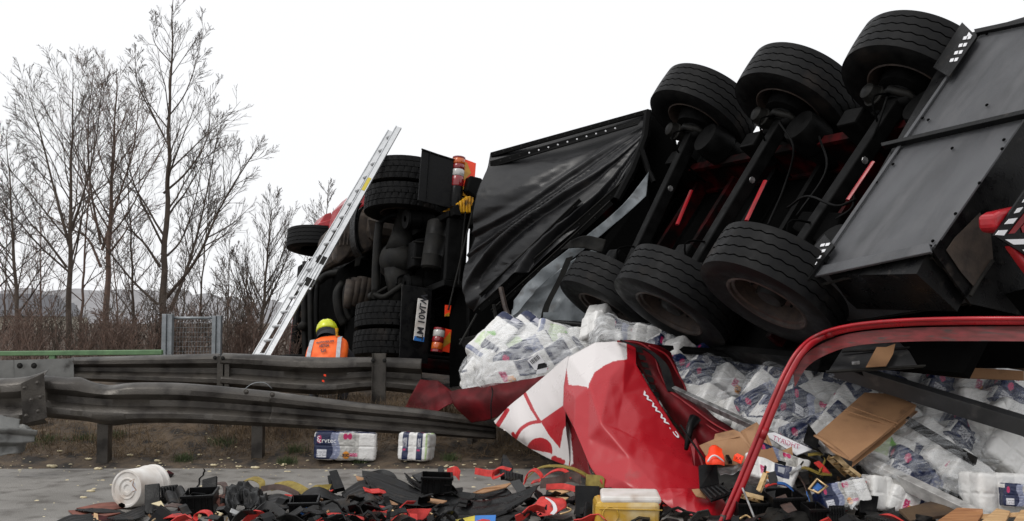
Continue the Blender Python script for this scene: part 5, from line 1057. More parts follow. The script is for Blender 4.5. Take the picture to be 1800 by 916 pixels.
film([[(1320, 660, 7.8), (1380, 640, 7.7), (1450, 655, 7.6), (1530, 680, 7.4)], [(1305, 700, 7.6), (1370, 690, 7.4), (1450, 695, 7.3), (1525, 705, 7.2)], [(1310, 740, 7.4), (1370, 740, 7.2), (1450, 740, 7.1), (1500, 750, 7.1)], [(1330, 770, 7.3), (1380, 785, 7.15), (1430, 780, 7.05), (1480, 775, 7.05)]], 'film', 'clear streaky stretch film over the pile behind the red bow')
film([[(1570, 740, 6.95), (1640, 705, 6.95), (1700, 735, 6.8), (1760, 790, 6.6)], [(1550, 765, 6.75), (1620, 745, 6.65), (1690, 770, 6.55), (1745, 830, 6.4)], [(1530, 795, 6.55), (1600, 795, 6.45), (1670, 820, 6.35), (1715, 860, 6.25)], [(1510, 825, 6.5), (1580, 850, 6.35), (1640, 870, 6.3), (1690, 890, 6.25)]], 'film', 'clear tight stretch film over the front right pile')
film([[(1540, 655, 7.4), (1640, 650, 7.4), (1800, 655, 7.2)], [(1560, 690, 7.2), (1660, 690, 7.15), (1800, 700, 7.0)], [(1600, 715, 7.1), (1690, 725, 7.0), (1800, 760, 6.85)]], 'film', 'dull clear stretch film over packs above the long dark beam')
for q, lab in (([(927, 634), (946, 619), (963, 645), (941, 651)], 'white barcode label under film on the left pile'), ([(946, 640), (965, 636), (960, 655), (942, 658)], 'crumpled second white label below the barcode label')):
    pl = [P(x, y, 8.80) for x, y in q]; lb_ = build('paper_label', MB().plate(pl, .002), M['paper'], label=lab, cat='label')
    ex = (pl[1]-pl[0]); ey = (pl[3]-pl[0])
    for k in range(7):
        t = .12+k*.11; build('bar', MB().plate([pl[0]+ex*t+ey*.12+V((0, -.004, 0)), pl[0]+ex*(t+.05+.02*(k % 2))+ey*.12+V((0, -.004, 0)), pl[0]+ex*(t+.05+.02*(k % 2))+ey*.5+V((0, -.004, 0)), pl[0]+ex*t+ey*.5+V((0, -.004, 0))], .001), M['ink'], lb_)

# ================================================================ the red and white tarpaulin
RD, RW = (.40, .010, .018), (.66, .62, .61)
def seg_d(x, y, a, b):
    ax, ay = a; bx, by = b; t = max(0, min(1, ((x-ax)*(bx-ax)+(y-ay)*(by-ay))/((bx-ax)**2+(by-ay)**2))); return math.hypot(x-ax-t*(bx-ax), y-ay-t*(by-ay))
def inpoly(x, y, pl):
    r = False; j = len(pl)-1
    for i in range(len(pl)):
        if (pl[i][1] > y) != (pl[j][1] > y) and x < (pl[j][0]-pl[i][0])*(y-pl[i][1])/(pl[j][1]-pl[i][1])+pl[i][0]: r = not r
        j = i
    return r
def col_flap(x, y):
    if seg_d(x, y, (922, 690), (936, 720)) < 3 or seg_d(x, y, (936, 720), (950, 742)) < 2.5: return RD
    if seg_d(x, y, (873, 752), (893, 722)) < 4 : return RD
    if inpoly(x, y, [(951, 741), (966, 730), (991, 714), (1008, 712), (1006, 835), (993, 800), (982, 783), (968, 767)]):
        return RW if inpoly(x, y, [(985, 790), (992, 755), (1000, 745), (1004, 790), (1001, 820)]) else RD
    d = math.hypot((x-948)*1.0, (y-788)*.95)
    if 41 < d < 47 and y < 770 and x < 950: return RD
    if seg_d(x, y, (903, 762), (907, 770)) < 3: return RD
    d2 = math.hypot(x-950, (y-792))
    if d2 < 23 and y < 792+(x-950)*.25: return RD
    if seg_d(x, y, (976, 806), (990, 812)) < 5: return RD
    return RW
def col_main(x, y):
    if x < 1003 and y < 690 and seg_d(x, y, (993, 645), (999, 690)) < 2.5: return RD
    if x < 1036: return RW if y < 677+.1*(x-1000) and not (x < 997 and y > 655) else RD
    if x < 1102: return RW if y < np.interp(x, [1036, 1045, 1062, 1080, 1102], [675, 655, 643, 635, 632]) else RD
    return RD
def fold(k1, k2, sd_=0):
    def f(u, v, px, py, w_):
        q = V((px*.011+sd_, py*.007, sd_)); r = ridge(q, 3); return k1*r+k2*noise.noise(V((px*.03, py*.03, sd_)))
    return f
tp = thing('tarpaulin', P(1100, 870, 6.9), 'big glossy red and white printed tarpaulin draped over the spilled cargo in the middle', 'tarpaulin')
sheet('left_flap', [[(869, 741, 8.75), (899, 712, 8.65), (926, 689, 8.6), (965, 655, 8.4), (1001, 626, 8.2)], [(874, 748, 8.7), (905, 740, 8.5), (932, 728, 8.4), (968, 702, 8.2), (997, 680, 8.0)], [(882, 753, 8.65), (915, 765, 8.4), (945, 765, 8.25), (972, 752, 8.1), (996, 740, 7.9)], [(886, 756, 8.6), (925, 782, 8.4), (955, 800, 8.25), (980, 812, 8.05), (1003, 820, 7.9)]],
  170, 110, M['pvc'], fold(.006, .004, 2), col_flap, parent=tp)
TV = dict(A=(999,628,8.0), B=(1046,602,7.95), C=(1086,600,7.95), D=(1118,602,8.1), E=(991,680,7.85), F=(990,716,7.72), G=(1009,752,7.42), H=(1038,822,7.12), I=(1062,857,6.95), J=(1042,640,7.72), K=(1098,636,7.68), L=(1036,678,7.52), N=(1056,744,7.2), O=(1096,692,7.5), Q=(1142,682,7.66), R=(1184,748,7.42), S=(1218,792,7.3), T=(1132,778,7.17), U=(1230,826,7.02), Vv=(1108,806,6.98), X=(1128,868,6.74), Y=(1165,869,6.7), Z=(1240,868,6.78), J2=(1072,664,7.56), N2=(1085,752,7.22), L2=(1012,700,7.55), G2=(1034,770,7.28), V2=(1160,822,6.93), X2=(1095,846,6.86), Q2=(1118,640,7.75), P2=(1120,728,7.36))
TRI = 'A B J,B C K,B K J,A J L,A L E,C D Q2,C Q2 K,K Q2 O,Q2 Q O,J K J2,K O J2,J J2 L,J2 N L,J2 O N2,J2 N2 N,E L L2,E L2 F,L N G2,L G2 L2,F L2 G,L2 G2 G,O Q P2,Q R P2,O P2 N2,P2 R T,P2 T N2,N2 T N,R S T,S U T,N T Vv,T U V2,T V2 Vv,N Vv G2,G G2 H,G2 Vv H,H Vv X2,H X2 I,X2 Vv X,I X2 X,Vv V2 Y,Vv Y X,V2 U Z,V2 Z Y'
def facet_sheet(name, tv, tri, nsub, m, colfn, parent, smooth=3, amp=.006):
    key = {}; vs = []; fs = []; px_ = []
    for t in tri.split(','):
        a, b, c = [np.array(tv[k], float) for k in t.split()]; idx = {}
        for i in range(nsub+1):
            for j in range(nsub+1-i):
                p = a+(b-a)*i/nsub+(c-a)*j/nsub; k = (round(p[0], 2), round(p[1], 2))
                if k not in key: key[k] = len(vs); vs.append(list(P(*p))); px_.append(p[:2])
                idx[i, j] = key[k]
        for i in range(nsub):
            for j in range(nsub-i):
                fs.append((idx[i, j], idx[i+1, j], idx[i, j+1]))
                if j < nsub-i-1: fs.append((idx[i+1, j], idx[i+1, j+1], idx[i, j+1]))
    vs = np.array(vs); fs = np.array(fs); n = len(vs); cnt = np.zeros(n); E = np.concatenate([fs[:, [0, 1]], fs[:, [1, 2]], fs[:, [2, 0]]]); np.add.at(cnt, E[:, 0], 1); np.add.at(cnt, E[:, 1], 1)
    es = np.unique(np.sort(E, 1), axis=0, return_counts=True); bd = np.zeros(n, bool); bd[es[0][es[1] == 1].ravel()] = True
    for _ in range(smooth):
        s_ = np.zeros_like(vs); np.add.at(s_, E[:, 0], vs[E[:, 1]]); np.add.at(s_, E[:, 1], vs[E[:, 0]]); q = s_/cnt[:, None]; vs = np.where(bd[:, None], vs, vs*.4+q*.6)
    for i in range(n):
        x, y = px_[i]; h = 0 if bd[i] else amp*(ridge(V((x*.012+y*.006, y*.008, 1.3)), 2)+.6*noise.noise(V((x*.06, y*.05, 0)))); d = (V(vs[i])-C0).normalized(); vs[i] -= np.array(d)*h
    col = np.array([colfn(*q) for q in px_]); o = vs.mean(0)
    ob = link(name, npmesh(name, vs-o, fs, m, True, col), Matrix.Translation(V(o)), parent)
    s_ = ob.modifiers.new('thick', 'SOLIDIFY'); s_.thickness = .003; s_.offset = 0
    return ob, vs, fs
_, mvs, mfs = facet_sheet('main_sheet', TV, TRI, 30, M['pvc'], col_main, tp, 9, .007)
from mathutils.bvhtree import BVHTree
bvh = BVHTree.FromPolygons([V(q) for q in mvs], [tuple(int(k) for k in f) for f in mfs])
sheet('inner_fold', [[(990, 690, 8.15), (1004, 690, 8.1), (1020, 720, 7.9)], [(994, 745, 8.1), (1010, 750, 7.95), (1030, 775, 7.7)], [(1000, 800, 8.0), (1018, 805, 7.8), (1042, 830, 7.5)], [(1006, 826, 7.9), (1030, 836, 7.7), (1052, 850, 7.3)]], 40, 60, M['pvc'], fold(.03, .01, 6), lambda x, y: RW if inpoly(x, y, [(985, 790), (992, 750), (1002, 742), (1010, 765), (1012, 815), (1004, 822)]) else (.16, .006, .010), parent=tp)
sheet('hem', [[(1165, 868, 6.75), (1200, 862, 6.7), (1235, 862, 6.8), (1262, 876, 6.75)], [(1160, 880, 6.66), (1200, 880, 6.6), (1240, 885, 6.6), (1275, 892, 6.6)], [(1190, 900, 6.56), (1215, 908, 6.5), (1250, 912, 6.48), (1278, 905, 6.52)]], 90, 50, M['pvc'], fold(.022, .004, 5), lambda x, y: RD, parent=tp)
sheet('folded_side', [[(1088, 597, 8.0), (1118, 602, 8.05), (1150, 610, 8.1), (1176, 622, 8.2)], [(1125, 640, 8.1), (1148, 655, 7.95), (1172, 660, 8.0), (1192, 660, 8.1)], [(1165, 700, 7.9), (1180, 700, 7.65), (1200, 698, 7.7), (1205, 690, 7.9)], [(1195, 745, 7.6), (1212, 738, 7.4), (1235, 735, 7.45), (1245, 730, 7.6)], [(1222, 790, 7.4), (1240, 780, 7.2), (1265, 772, 7.2), (1292, 762, 7.4)]], 90, 120, M['redk'], fold(.022, .004, 9), parent=tp)  # shade of the fold put into a darker red than the main sheet
for path, r_ in (([(1085, 600, 7.9), (1125, 604, 7.9), (1150, 625, 7.85), (1160, 655, 7.8), (1180, 690, 7.7), (1225, 735, 7.4), (1285, 775, 7.2)], .014), ([(1140, 608, 8.0), (1172, 625, 8.0), (1190, 655, 7.95), (1205, 685, 7.9), (1195, 700, 7.8)], .016), ([(1180, 690, 7.65), (1215, 715, 7.5), (1255, 745, 7.35), (1292, 765, 7.25)], .012)):
    build('rolled_edge', MB().tube(PP(path, 40), r_, 10, flat=.6), M['redpvc'], tp, smooth=True)
build('rubber_seal', MB().ribbon(PP([(1098, 601, 7.85), (1140, 617, 7.8), (1165, 640, 7.78), (1175, 670, 7.72), (1182, 690, 7.66)], 24), (.035, 0, -.012), .008), M['mat'], tp)
for i in range(7): build('grey_patch', MB().plate([P(1116+i*5+q[0], 610+i*13+q[1], 7.95-.02*i) for q in ((0, 0), (12, 2), (15, 11), (4, 9))], .004), M['grime'], tp)
build('torn_strip', MB().plate(PP([(1212, 782, 7.15), (1222, 770, 7.15), (1245, 810, 7.1), (1240, 830, 7.05), (1222, 835, 7.0)]), .01), M['redpvc'], tp)
build('black_clasp', MB().tube(PP([(1222, 735, 7.3), (1212, 755, 7.25), (1206, 790, 7.15)]), [.045, .03, .015], 7), M['plast'], tp, smooth=True)
def on_sheet(px, py):
    d = ray(px, py).normalized(); h = bvh.ray_cast(C0, d); return (h[0]-d*.012) if h[0] else P(px, py, 7.4)
for ch, (cx, cy), sc in (('w', (1138, 697), 24), ('w', (1153, 717), 24), ('w', (1168, 737), 24), ('.', (1180, 752), 20), ('c', (1190, 764), 26)):
    vs_, fs_ = text_mesh(ch, 1, True, 0, .02); c_, s_ = math.cos(math.radians(54)), math.sin(math.radians(54)); mb = MB()
    vv = []
    for v in vs_:
        x, y = v.x*sc*1.35, v.y*sc*.95; vv.append(on_sheet(cx+x*c_-y*s_*-1*.6, cy+x*s_+y*c_*-.3))
    mb.add(vv, fs_); build('lettering', mb, M['paper'], tp)
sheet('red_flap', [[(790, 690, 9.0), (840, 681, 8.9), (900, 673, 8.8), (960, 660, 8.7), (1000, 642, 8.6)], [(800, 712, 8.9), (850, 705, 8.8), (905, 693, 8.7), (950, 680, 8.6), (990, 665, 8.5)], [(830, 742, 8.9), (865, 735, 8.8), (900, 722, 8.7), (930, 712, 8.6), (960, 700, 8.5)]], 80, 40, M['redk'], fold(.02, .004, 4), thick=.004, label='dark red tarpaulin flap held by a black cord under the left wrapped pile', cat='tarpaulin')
sheet('red_sheet_metal', [[(738, 672, 9.9), (770, 680, 9.9), (800, 698, 9.7)], [(730, 696, 9.8), (765, 706, 9.7), (800, 720, 9.5)], [(715, 722, 9.8), (760, 735, 9.6), (790, 728, 9.4)]], 40, 30, M['redk'], fold(.05, .01, 1), thick=.006, label='crumpled dark red body panel at the end of the far guardrail', cat='body panel')
build('cord', MB().tube(PP([(864, 680, 8.72), (866, 690, 8.7), (863, 712, 8.65), (864, 735, 8.65)], 14), .006, 6), M['plast'], smooth=True, label='black cord hanging over the dark red flap', cat='cord')

# ================================================================ bars, beams, cardboard, red bow
def bar(name, a, b, w_, h_, m, label, cat, extra=None, group=None):
    A, B = P(*a), P(*b); d = (B-A).normalized(); up = V((0, -.5, .86)); up = (up-d*up.dot(d)).normalized(); sd_ = d.cross(up)
    mb = MB().box((A+B)/2, d*(B-A).length/2, up*h_, sd_*w_)
    if extra:
        for o_, hh in extra: mb.box((A+B)/2+up*o_*h_+sd_*-w_*1.05, d*(B-A).length/2, up*hh*h_, sd_*w_*.2)
    return build(name, mb, M[m], bevel=.003, label=label, cat=cat, group=group)
bar('aluminium_bar', (1183, 684, 7.7), (1450, 808, 6.85), .02, .022, 'silver', 'thin silver aluminium bar running down from the red fold to the black debris', 'bar', [(.7, .18), (-.2, .2), (-.8, .12)])
bar('whitish_beam', (1455, 782, 6.75), (1735, 918, 5.95), .03, .042, 'beam', 'broad scratched whitish beam sloping to the pallet boards at lower right', 'beam', [(.85, .1), (-.3, .12), (-.75, .1)])
bar('dark_edge_bar', (1060, 606, 8.55), (1300, 622, 8.2), .03, .02, 'black', 'black bar lying over the film below the lower wheels', 'bar')
bar('silver_rail', (1300, 622, 8.1), (1495, 619, 7.5), .02, .014, 'silver', 'thin silver rail in the dark left of the black tray', 'rail', [(.4, .2)])
bar('silver_rail', (1700, 606, 7.0), (1830, 601, 6.7), .02, .02, 'silver', 'silver rail at the right edge under the red bow', 'rail', [(.4, .2)])
bar('dark_beam', (1470, 648, 7.0), (1830, 758, 6.3), .03, .06, 'greyp', 'long dark weathered beam sloping to the right edge over the packs', 'beam', [(.9, .08), (-.95, .05)])
bar('folded_film_bar', (1590, 737, 6.75), (1715, 812, 6.35), .015, .028, 'mat', 'narrow grey rubber strip pressed into the film of the front right pile', 'strip')
wt = build('white_strip', MB().plate(PP([(1340, 762, 7.0), (1362, 760, 7.0), (1428, 790, 6.85), (1400, 800, 6.85)]), .01), M['paper'], label='white board strip with red lettering beside the red bow', cat='board')
text_on('red_lettering', 'THGIRYT', .045, P(1382, 778, 6.9), P(1410, 792, 6.88)-P(1350, 770, 6.97), V((.2, 0, 1)), M['mprint'], wt, True)
tray = thing('dark_tray', P(1570, 652, 5.90), 'black ribbed plastic tray lying under the red bow with a cardboard scrap in it', 'tray')
build('panel', MB().plate(PP([(1490, 598, 6.80), (1692, 596, 6.50), (1682, 640, 6.30), (1456, 652, 6.50)]), .02), M['greyp'], tray, bevel=.004)
build('lip', MB().tube(PP([(1452, 654, 6.45), (1560, 647, 6.38), (1684, 641, 6.26)]), .012, 6), M['grime'], tray); build('lip', MB().tube(PP([(1684, 641, 6.26), (1697, 600, 6.50)]), .012, 6), M['grime'], tray)
build('rib', MB().tube(PP([(1480, 618, 6.62), (1560, 614, 6.56), (1660, 607, 6.48)]), .010, 6), M['mat'], tray)
build('clip', MB().box(P(1504, 638, 6.45), (.025, 0, .003), (0, .01, 0), (0, 0, .012)), M['silver'], tray, bevel=.003)
build('side_wall', MB().plate(PP([(1450, 600, 6.70), (1490, 598, 6.80), (1456, 652, 6.50), (1440, 650, 6.50)]), .02), M['deep'], tray)
build('cardboard_scrap', MB().plate(PP([(1522, 645, 6.35), (1541, 610, 6.48), (1558, 610, 6.48), (1574, 604, 6.50), (1570, 622, 6.43), (1558, 643, 6.35)]), .006), M['card'], label='torn cardboard scrap lying on the dark tray', cat='cardboard')
M['redworn'] = mat('worn_red_paint', (.20,.018,.02), (.11,.02,.018), .55, scale=8, c3=(.06,.035,.03), s3=7, l3=.55, h3=.7, stretch=(1, 1, 6))
bow = thing('red_bow', P(1290, 916, 6.35), 'long curved red metal bow arching from the ground to the right edge', 'frame')
bp_ = spl([(1272, 925, 6.3), (1300, 862, 6.32), (1330, 790, 6.35), (1362, 712, 6.38), (1388, 655, 6.42), (1412, 617, 6.45), (1445, 592, 6.5), (1500, 576, 6.3), (1590, 567, 6.0), (1700, 564, 5.6), (1860, 564, 5.3)], 90); bpath = [P(*q) for q in bp_]
build('tube', MB().tube(bpath, .024, 12, flat=1.0), M['red'], bow, smooth=True)
build('edge_strip', MB().tube([p+V((-.03, -.012, .012)) for p in bpath], .013, 8), M['red'], bow, smooth=True)
hb = [P(q[0]+1, q[1]+9, q[2]+.01) for q in spl([(1395, 660, 6.44), (1417, 625, 6.47), (1450, 604, 6.5), (1500, 588, 6.3), (1590, 580, 6.0), (1700, 578, 5.6), (1860, 578, 5.3)], 50)]
build('inner_band', MB().ribbon(hb, [V((.0, .012, .04))]*50, .004), M['redworn'], bow)
build('cap', MB().tube([bpath[0]-V((.01, 0, 0)), bpath[3]-V((.035, .01, 0))], .02, 8), M['rust'], bow, smooth=True)
for i_ in (20, 55): build('joint', MB().tube([bpath[i_], bpath[i_+2]], .0265, 12), M['red'], bow, smooth=True)
def cardboard(name, top, label, t=.010, fold_=None, cat='cardboard'):
    th = thing(name, top[-1], label, cat); build('panel', MB().plate(top, t), M['card'], th)
    for a, b in (fold_ or []): build('crease', MB().tube([a+V((0, -.004, .003)), b+V((0, -.004, .003))], .004, 5), M['card'], th)
    return th
q = PP([(1520, 690, 7.0), (1565, 692, 6.95), (1611, 712, 6.75), (1545, 770, 6.45), (1494, 809, 6.3), (1464, 795, 6.4), (1434, 765, 6.6)])
cb = cardboard('cardboard_sheet', q, 'large flat folded cardboard sheet lying over the wrapped packs', .006, [(P(1484, 722, 6.76), P(1574, 752, 6.56)), (P(1496, 716, 6.78), P(1578, 746, 6.57))])
build('lower_layer', MB().plate([p+V((.02, .03, -.045)) for p in q[2:5]]+[p+V((.0, .03, -.045)) for p in q[:1]], .006), M['card'], cb)
build('edge', MB().plate([P(1611, 712, 6.74), P(1608, 722, 6.76), P(1500, 812, 6.33), P(1494, 809, 6.3)], .004), M['card'], cb)
build('curled_edge', MB().tube(PP([(1434, 766, 6.6), (1450, 776, 6.5), (1470, 790, 6.42), (1494, 808, 6.32)], 12), .018, 8, flat=.5), M['card'], cb, smooth=True)
cardboard('torn_cardboard', PP([(1229, 783, 6.95), (1255, 772, 6.95), (1257, 763, 6.97), (1290, 755, 6.97), (1302, 760, 6.93), (1330, 800, 6.75), (1300, 818, 6.7), (1255, 815, 6.75), (1240, 800, 6.85)]), 'torn cardboard with ragged top left of the red bow, behind the orange cloth', .006, [(P(1256, 778, 6.93), P(1300, 768, 6.9))])
cardboard('torn_cardboard', PP([(1302, 758, 6.95), (1330, 742, 6.95), (1350, 765, 6.9), (1368, 812, 6.7), (1340, 815, 6.68), (1322, 800, 6.75)]), 'smooth cardboard flap directly behind the red bow')
cardboard('torn_cardboard', PP([(1366, 796, 6.85), (1392, 785, 6.85), (1394, 800, 6.8), (1372, 815, 6.75)]), 'small cardboard flap right of the red bow near the white strip')
cardboard('cardboard_strip', PP([(1610, 640, 7.2), (1700, 646, 7.1), (1800, 652, 6.9), (1800, 668, 6.88), (1690, 664, 7.05), (1640, 658, 7.15)]), 'narrow cardboard or wooden tray rim in shade right of the dark tray')
bar('timber_beam', (1690, 618, 7.3), (1830, 640, 6.9), .05, .05, 'woodg', 'dark wooden slat in shadow at the right edge under the silver rail', 'timber')
for i, (q, m, lab) in enumerate((([(1640, 920, 5.75), (1682, 892, 5.95), (1728, 894, 5.9), (1728, 903, 5.88), (1706, 935, 5.6)], 'wood2', 'orange brown pallet board, left of three at the lower right corner'), ([(1708, 930, 5.6), (1752, 893, 5.88), (1776, 898, 5.85), (1760, 935, 5.55)], 'wood', 'pale pallet board, middle of three at the lower right corner'), ([(1772, 930, 5.55), (1794, 896, 5.8), (1840, 896, 5.75), (1840, 940, 5.5)], 'wood', 'pale pallet board, cut by the lower right corner'))):
    build('pallet_board', MB().prism(PP(q), (0, .01, -.03)), M[m], bevel=.004, label=lab, cat='board', group='pallet boards at the lower right')
build('pallet_board', MB().prism(PP([(1700, 905, 5.9), (1800, 900, 5.85), (1800, 908, 5.82), (1700, 914, 5.85)]), (0, .08, -.02)), M['wood'], bevel=.004, label='cross board lying under the three pallet boards', cat='board', group='pallet boards at the lower right')
# ================================================================ foreground debris
bk = thing('bucket', P(245, 885, 6.95), 'dirty white plastic bucket with cracked lid lying on its side on the road', 'bucket')
ba, bb = P(227, 858, 6.85), P(277, 853, 7.12); bd_ = (bb-ba).normalized(); L_ = .27
c0_ = P(222, 859, 6.85)
build('shell', MB().lathe(c0_, bd_, [(0, .118), (.004, .126), (.02, .128), (.19, .137), (.20, .146), (.215, .146), (.218, .139), (.25, .141), (.255, .150), (.27, .150), (.272, .138), (.03, .118)], 56), M['white'], bk, smooth=True, sharp=40)
build('base', MB().lathe(c0_, bd_, [(.012, .001), (.012, .020), (.004, .028), (.004, .045), (.012, .050), (.012, .058), (.001, .064), (.001, .070), (.008, .075), (.008, .105), (-.001, .112), (0, .125)], 48), M['white'], bk, smooth=True, sharp=35)
build('crack', MB().plate([P(232, 845, 6.72), P(238, 850, 6.72), P(239, 866, 6.72), P(231, 864, 6.72)], .002), M['paper'], bk)
build('crack_edge', MB().tube(PP([(228, 847, 6.715), (236, 842, 6.715), (233, 853, 6.715), (240, 862, 6.715), (233, 864, 6.715)]), .003, 5), M['card'], bk)
jc = thing('jerrycan', P(1103, 912, 6.2), 'translucent canister of yellow fluid with white top at the lower frame edge', 'canister')
ctr = P(1103, 893, 6.25)
def canp(sx, sy, sz): return ctr+V((sx*.195+.015*sz, sy*.13, sz*.11))
jm = MB().prism([canp(-1, -1, -1.3), canp(1, -1, -1.3), canp(1.04, 1, -1.3), canp(-1, 1, -1.3)], (.01, 0, .205)); build('body', jm, M['oil'], jc, bevel=.03)
build('top', MB().prism([canp(-.93, -.93, .40), canp(.97, -.93, .38), canp(1.0, .93, .5), canp(-.86, .93, .55)], (0, 0, .045)), M['white'], jc, bevel=.018)
build('rib', MB().tube([canp(-.98, -1.04, .2), canp(1.0, -1.04, .1)], .004, 6), M['oil'], jc, smooth=True)
build('embossed_ring', MB().lathe(canp(-.6, -1.02, -.15), (0, -1, 0), [(0, .05), (.004, .052), (.004, .044), (0, .044)], 20), M['oil'], jc, smooth=True)
DG = 'black plastic parts in the foreground debris'
def slab(name, pts, t, m, label, cat, group=None, ribs=0, bev=.004):
    th = thing(name, P(*pts[-1]), label, cat, group); w_ = PP(pts); build('panel', MB().plate(w_, t), M[m], th, bevel=bev)
    if ribs:
        a, b, c, d = w_[0], w_[1], w_[-2], w_[-1]
        for i in range(ribs):
            f = (i+.5)/ribs; p, q = a.lerp(b, f), d.lerp(c, f); n_ = V((0, -.008, 0)); build('rib', MB().tube([p.lerp(q, .12)+n_, p.lerp(q, .88)+n_], .007, 4), M[m], th)
    return th
slab('corner_protector', [(254, 852, 6.75), (280, 849, 6.75), (282, 903, 6.6), (254, 903, 6.6)], .02, 'plast', 'upright black plastic plate covering the right side of the bucket', 'plastic plate', DG)
slab('corner_protector', [(281, 855, 6.85), (312, 851, 6.85), (312, 870, 6.8), (284, 878, 6.8)], .015, 'plast', 'ribbed black plate just right of the bucket', 'plastic plate', DG, 6)
slab('corner_protector', [(355, 843, 6.9), (381, 836, 6.9), (380, 868, 6.8), (354, 872, 6.8)], .02, 'plast', 'tilted black plate standing behind the black crate at left', 'plastic plate', DG)
slab('corner_protector', [(578, 828, 7.2), (592, 825, 7.2), (605, 856, 7.0), (587, 860, 7.0)], .035, 'plast', 'black hinge shaped bracket standing on the olive strap', 'plastic plate', DG)
slab('corner_protector', [(575, 836, 7.25), (583, 834, 7.25), (592, 862, 7.1), (580, 862, 7.1)], .03, 'plast', 'second black bracket leaning left of the hinge shaped one', 'plastic plate', DG)
slab('corner_protector', [(1011, 853, 6.65), (1054, 854, 6.65), (1054, 912, 6.45), (1012, 908, 6.45)], .03, 'plast', 'tall black plastic plate standing left of the yellow canister', 'plastic plate', DG, 0)
slab('corner_protector', [(1030, 880, 6.4), (1057, 893, 6.4), (1054, 925, 6.25), (1024, 925, 6.25)], .03, 'plast', 'small black box shaped piece in front of the canister', 'plastic plate', DG, 0, .01)
slab('corner_protector', [(1228, 818, 6.7), (1260, 812, 6.7), (1264, 850, 6.6), (1230, 858, 6.55)], .02, 'plast', 'square black plate beside the right hem of the tarpaulin', 'plastic plate', DG)
slab('corner_protector', [(1230, 858, 6.55), (1266, 850, 6.6), (1290, 866, 6.45), (1250, 880, 6.35)], .015, 'plast', 'flat black ribbed plate lying before the square plate', 'plastic plate', DG, 5)
slab('corner_protector', [(1421, 744, 6.9), (1440, 770, 6.8), (1436, 790, 6.75), (1412, 776, 6.8)], .02, 'plast', 'pointed black plate sticking up left of the big cardboard', 'plastic plate', DG)
slab('corner_protector', [(884, 818-20, 7.6), (890, 800, 7.6), (902, 820, 7.4), (898, 838, 7.3), (880, 838, 7.3), (878, 822, 7.4)], .03, 'plast', 'pointed black piece behind the red straps', 'plastic plate', DG)
slab('corner_protector', [(770, 820, 7.6), (778, 818, 7.6), (784, 838, 7.4), (768, 842, 7.4)], .03, 'plast', 'small pointed black piece on the far side of the rubber mats', 'plastic plate', DG)
slab('corner_protector', [(886, 826, 7.2), (920, 834, 7.15), (919, 848, 7.1), (888, 842, 7.1)], .015, 'mat', 'grey ribbed buckle plate between the red straps', 'plastic plate', DG, 6)
slab('corner_protector', [(724, 835, 7.35), (750, 827, 7.35), (760, 845, 7.2), (736, 846, 7.2)], .02, 'plast', 'tilted black lid behind the rubber mats', 'plastic plate', DG)
slab('corner_protector', [(1457, 888, 6.1), (1485, 888, 6.1), (1487, 925, 5.95), (1458, 925, 5.95)], .02, 'plast', 'slotted black plate at the lower edge right of the black crate', 'plastic plate', DG, 6)
slab('corner_protector', [(1510, 868, 6.3), (1545, 872, 6.3), (1540, 905, 6.2), (1512, 900, 6.2)], .03, 'plast', 'blocky black piece under the whitish beam', 'plastic plate', DG)
slab('corner_protector', [(1504, 818, 6.5), (1514, 818, 6.5), (1527, 866, 6.35), (1518, 864, 6.35)], .01, 'plast', 'thin black tongue hanging under the whitish beam', 'plastic plate', DG)
slab('corner_protector', [(1650, 855, 6.3), (1690, 870, 6.25), (1700, 895, 6.15), (1640, 880, 6.2)], .03, 'plast', 'black plate in the shade left of the standing white pack', 'plastic plate', DG, 3)
slab('corner_protector', [(1520, 905, 6.0), (1580, 898, 6.1), (1640, 908, 5.9), (1600, 930, 5.8), (1520, 930, 5.8)], .02, 'plast', 'flat black plate at the lower edge before the pallet boards', 'plastic plate', DG)
slab('corner_protector', [(1392, 830, 6.75), (1420, 828, 6.7), (1424, 850, 6.6), (1400, 855, 6.6)], .02, 'mat', 'grey black plate between brown straps right of the bow', 'plastic plate', DG)
slab('corner_protector', [(1330, 798, 6.8), (1382, 812, 6.7), (1378, 830, 6.65), (1334, 818, 6.7)], .02, 'plast', 'notched black strip below the cardboard behind the bow', 'plastic plate', DG)
def crate(px0, px1, py0, py1, D, label, dp=.22, tilt=0):
    a = P(px0, py1, D); b = P(px1, py1, D); h = (py1-py0)/FPX*D; t = thing('plastic_crate', (a+b)/2, label, 'crate', 'black crates in the debris'); w_ = b.x-a.x; z0 = a.z
    ex = V((1, .1, tilt)).normalized(); ey = V((-.1, 1, .1)).normalized(); ez = V((-tilt, -.1, 1)).normalized(); c = a
    def bxx(nm, x0, x1, y0, y1, z0_, z1, m='plast'): return build(nm, MB().box(c+ex*(x0+x1)/2+ey*(y0+y1)/2+ez*(z0_+z1)/2, ex*(x1-x0)/2, ey*(y1-y0)/2, ez*(z1-z0_)/2), M[m], t, bevel=.003)
    bxx('front_wall', 0, w_, 0, .008, 0, h); bxx('back_wall', 0, w_, dp, dp+.008, 0, h); bxx('side_wall', -.008, 0, 0, dp, 0, h); bxx('side_wall', w_, w_+.008, 0, dp, 0, h); bxx('floor', 0, w_, .01, dp, 0, .008)
    bxx('rim', -.015, w_+.015, -.014, 0, h-.018, h); bxx('rim', w_, w_+.015, 0, dp, h-.018, h+.002)
    for k in range(4): bxx('rib', w_*(k+.6)/4.4, w_*(k+.6)/4.4+.008, -.008, 0, .01, h-.02)
    return t
crate(322, 372, 872, 906, 6.6, 'black plastic crate left of centre with brown strap before it', .2, .03)
crate(1362, 1418, 876, 905, 6.2, 'black crate with grey rim right of the foot of the red bow', .22, .02)
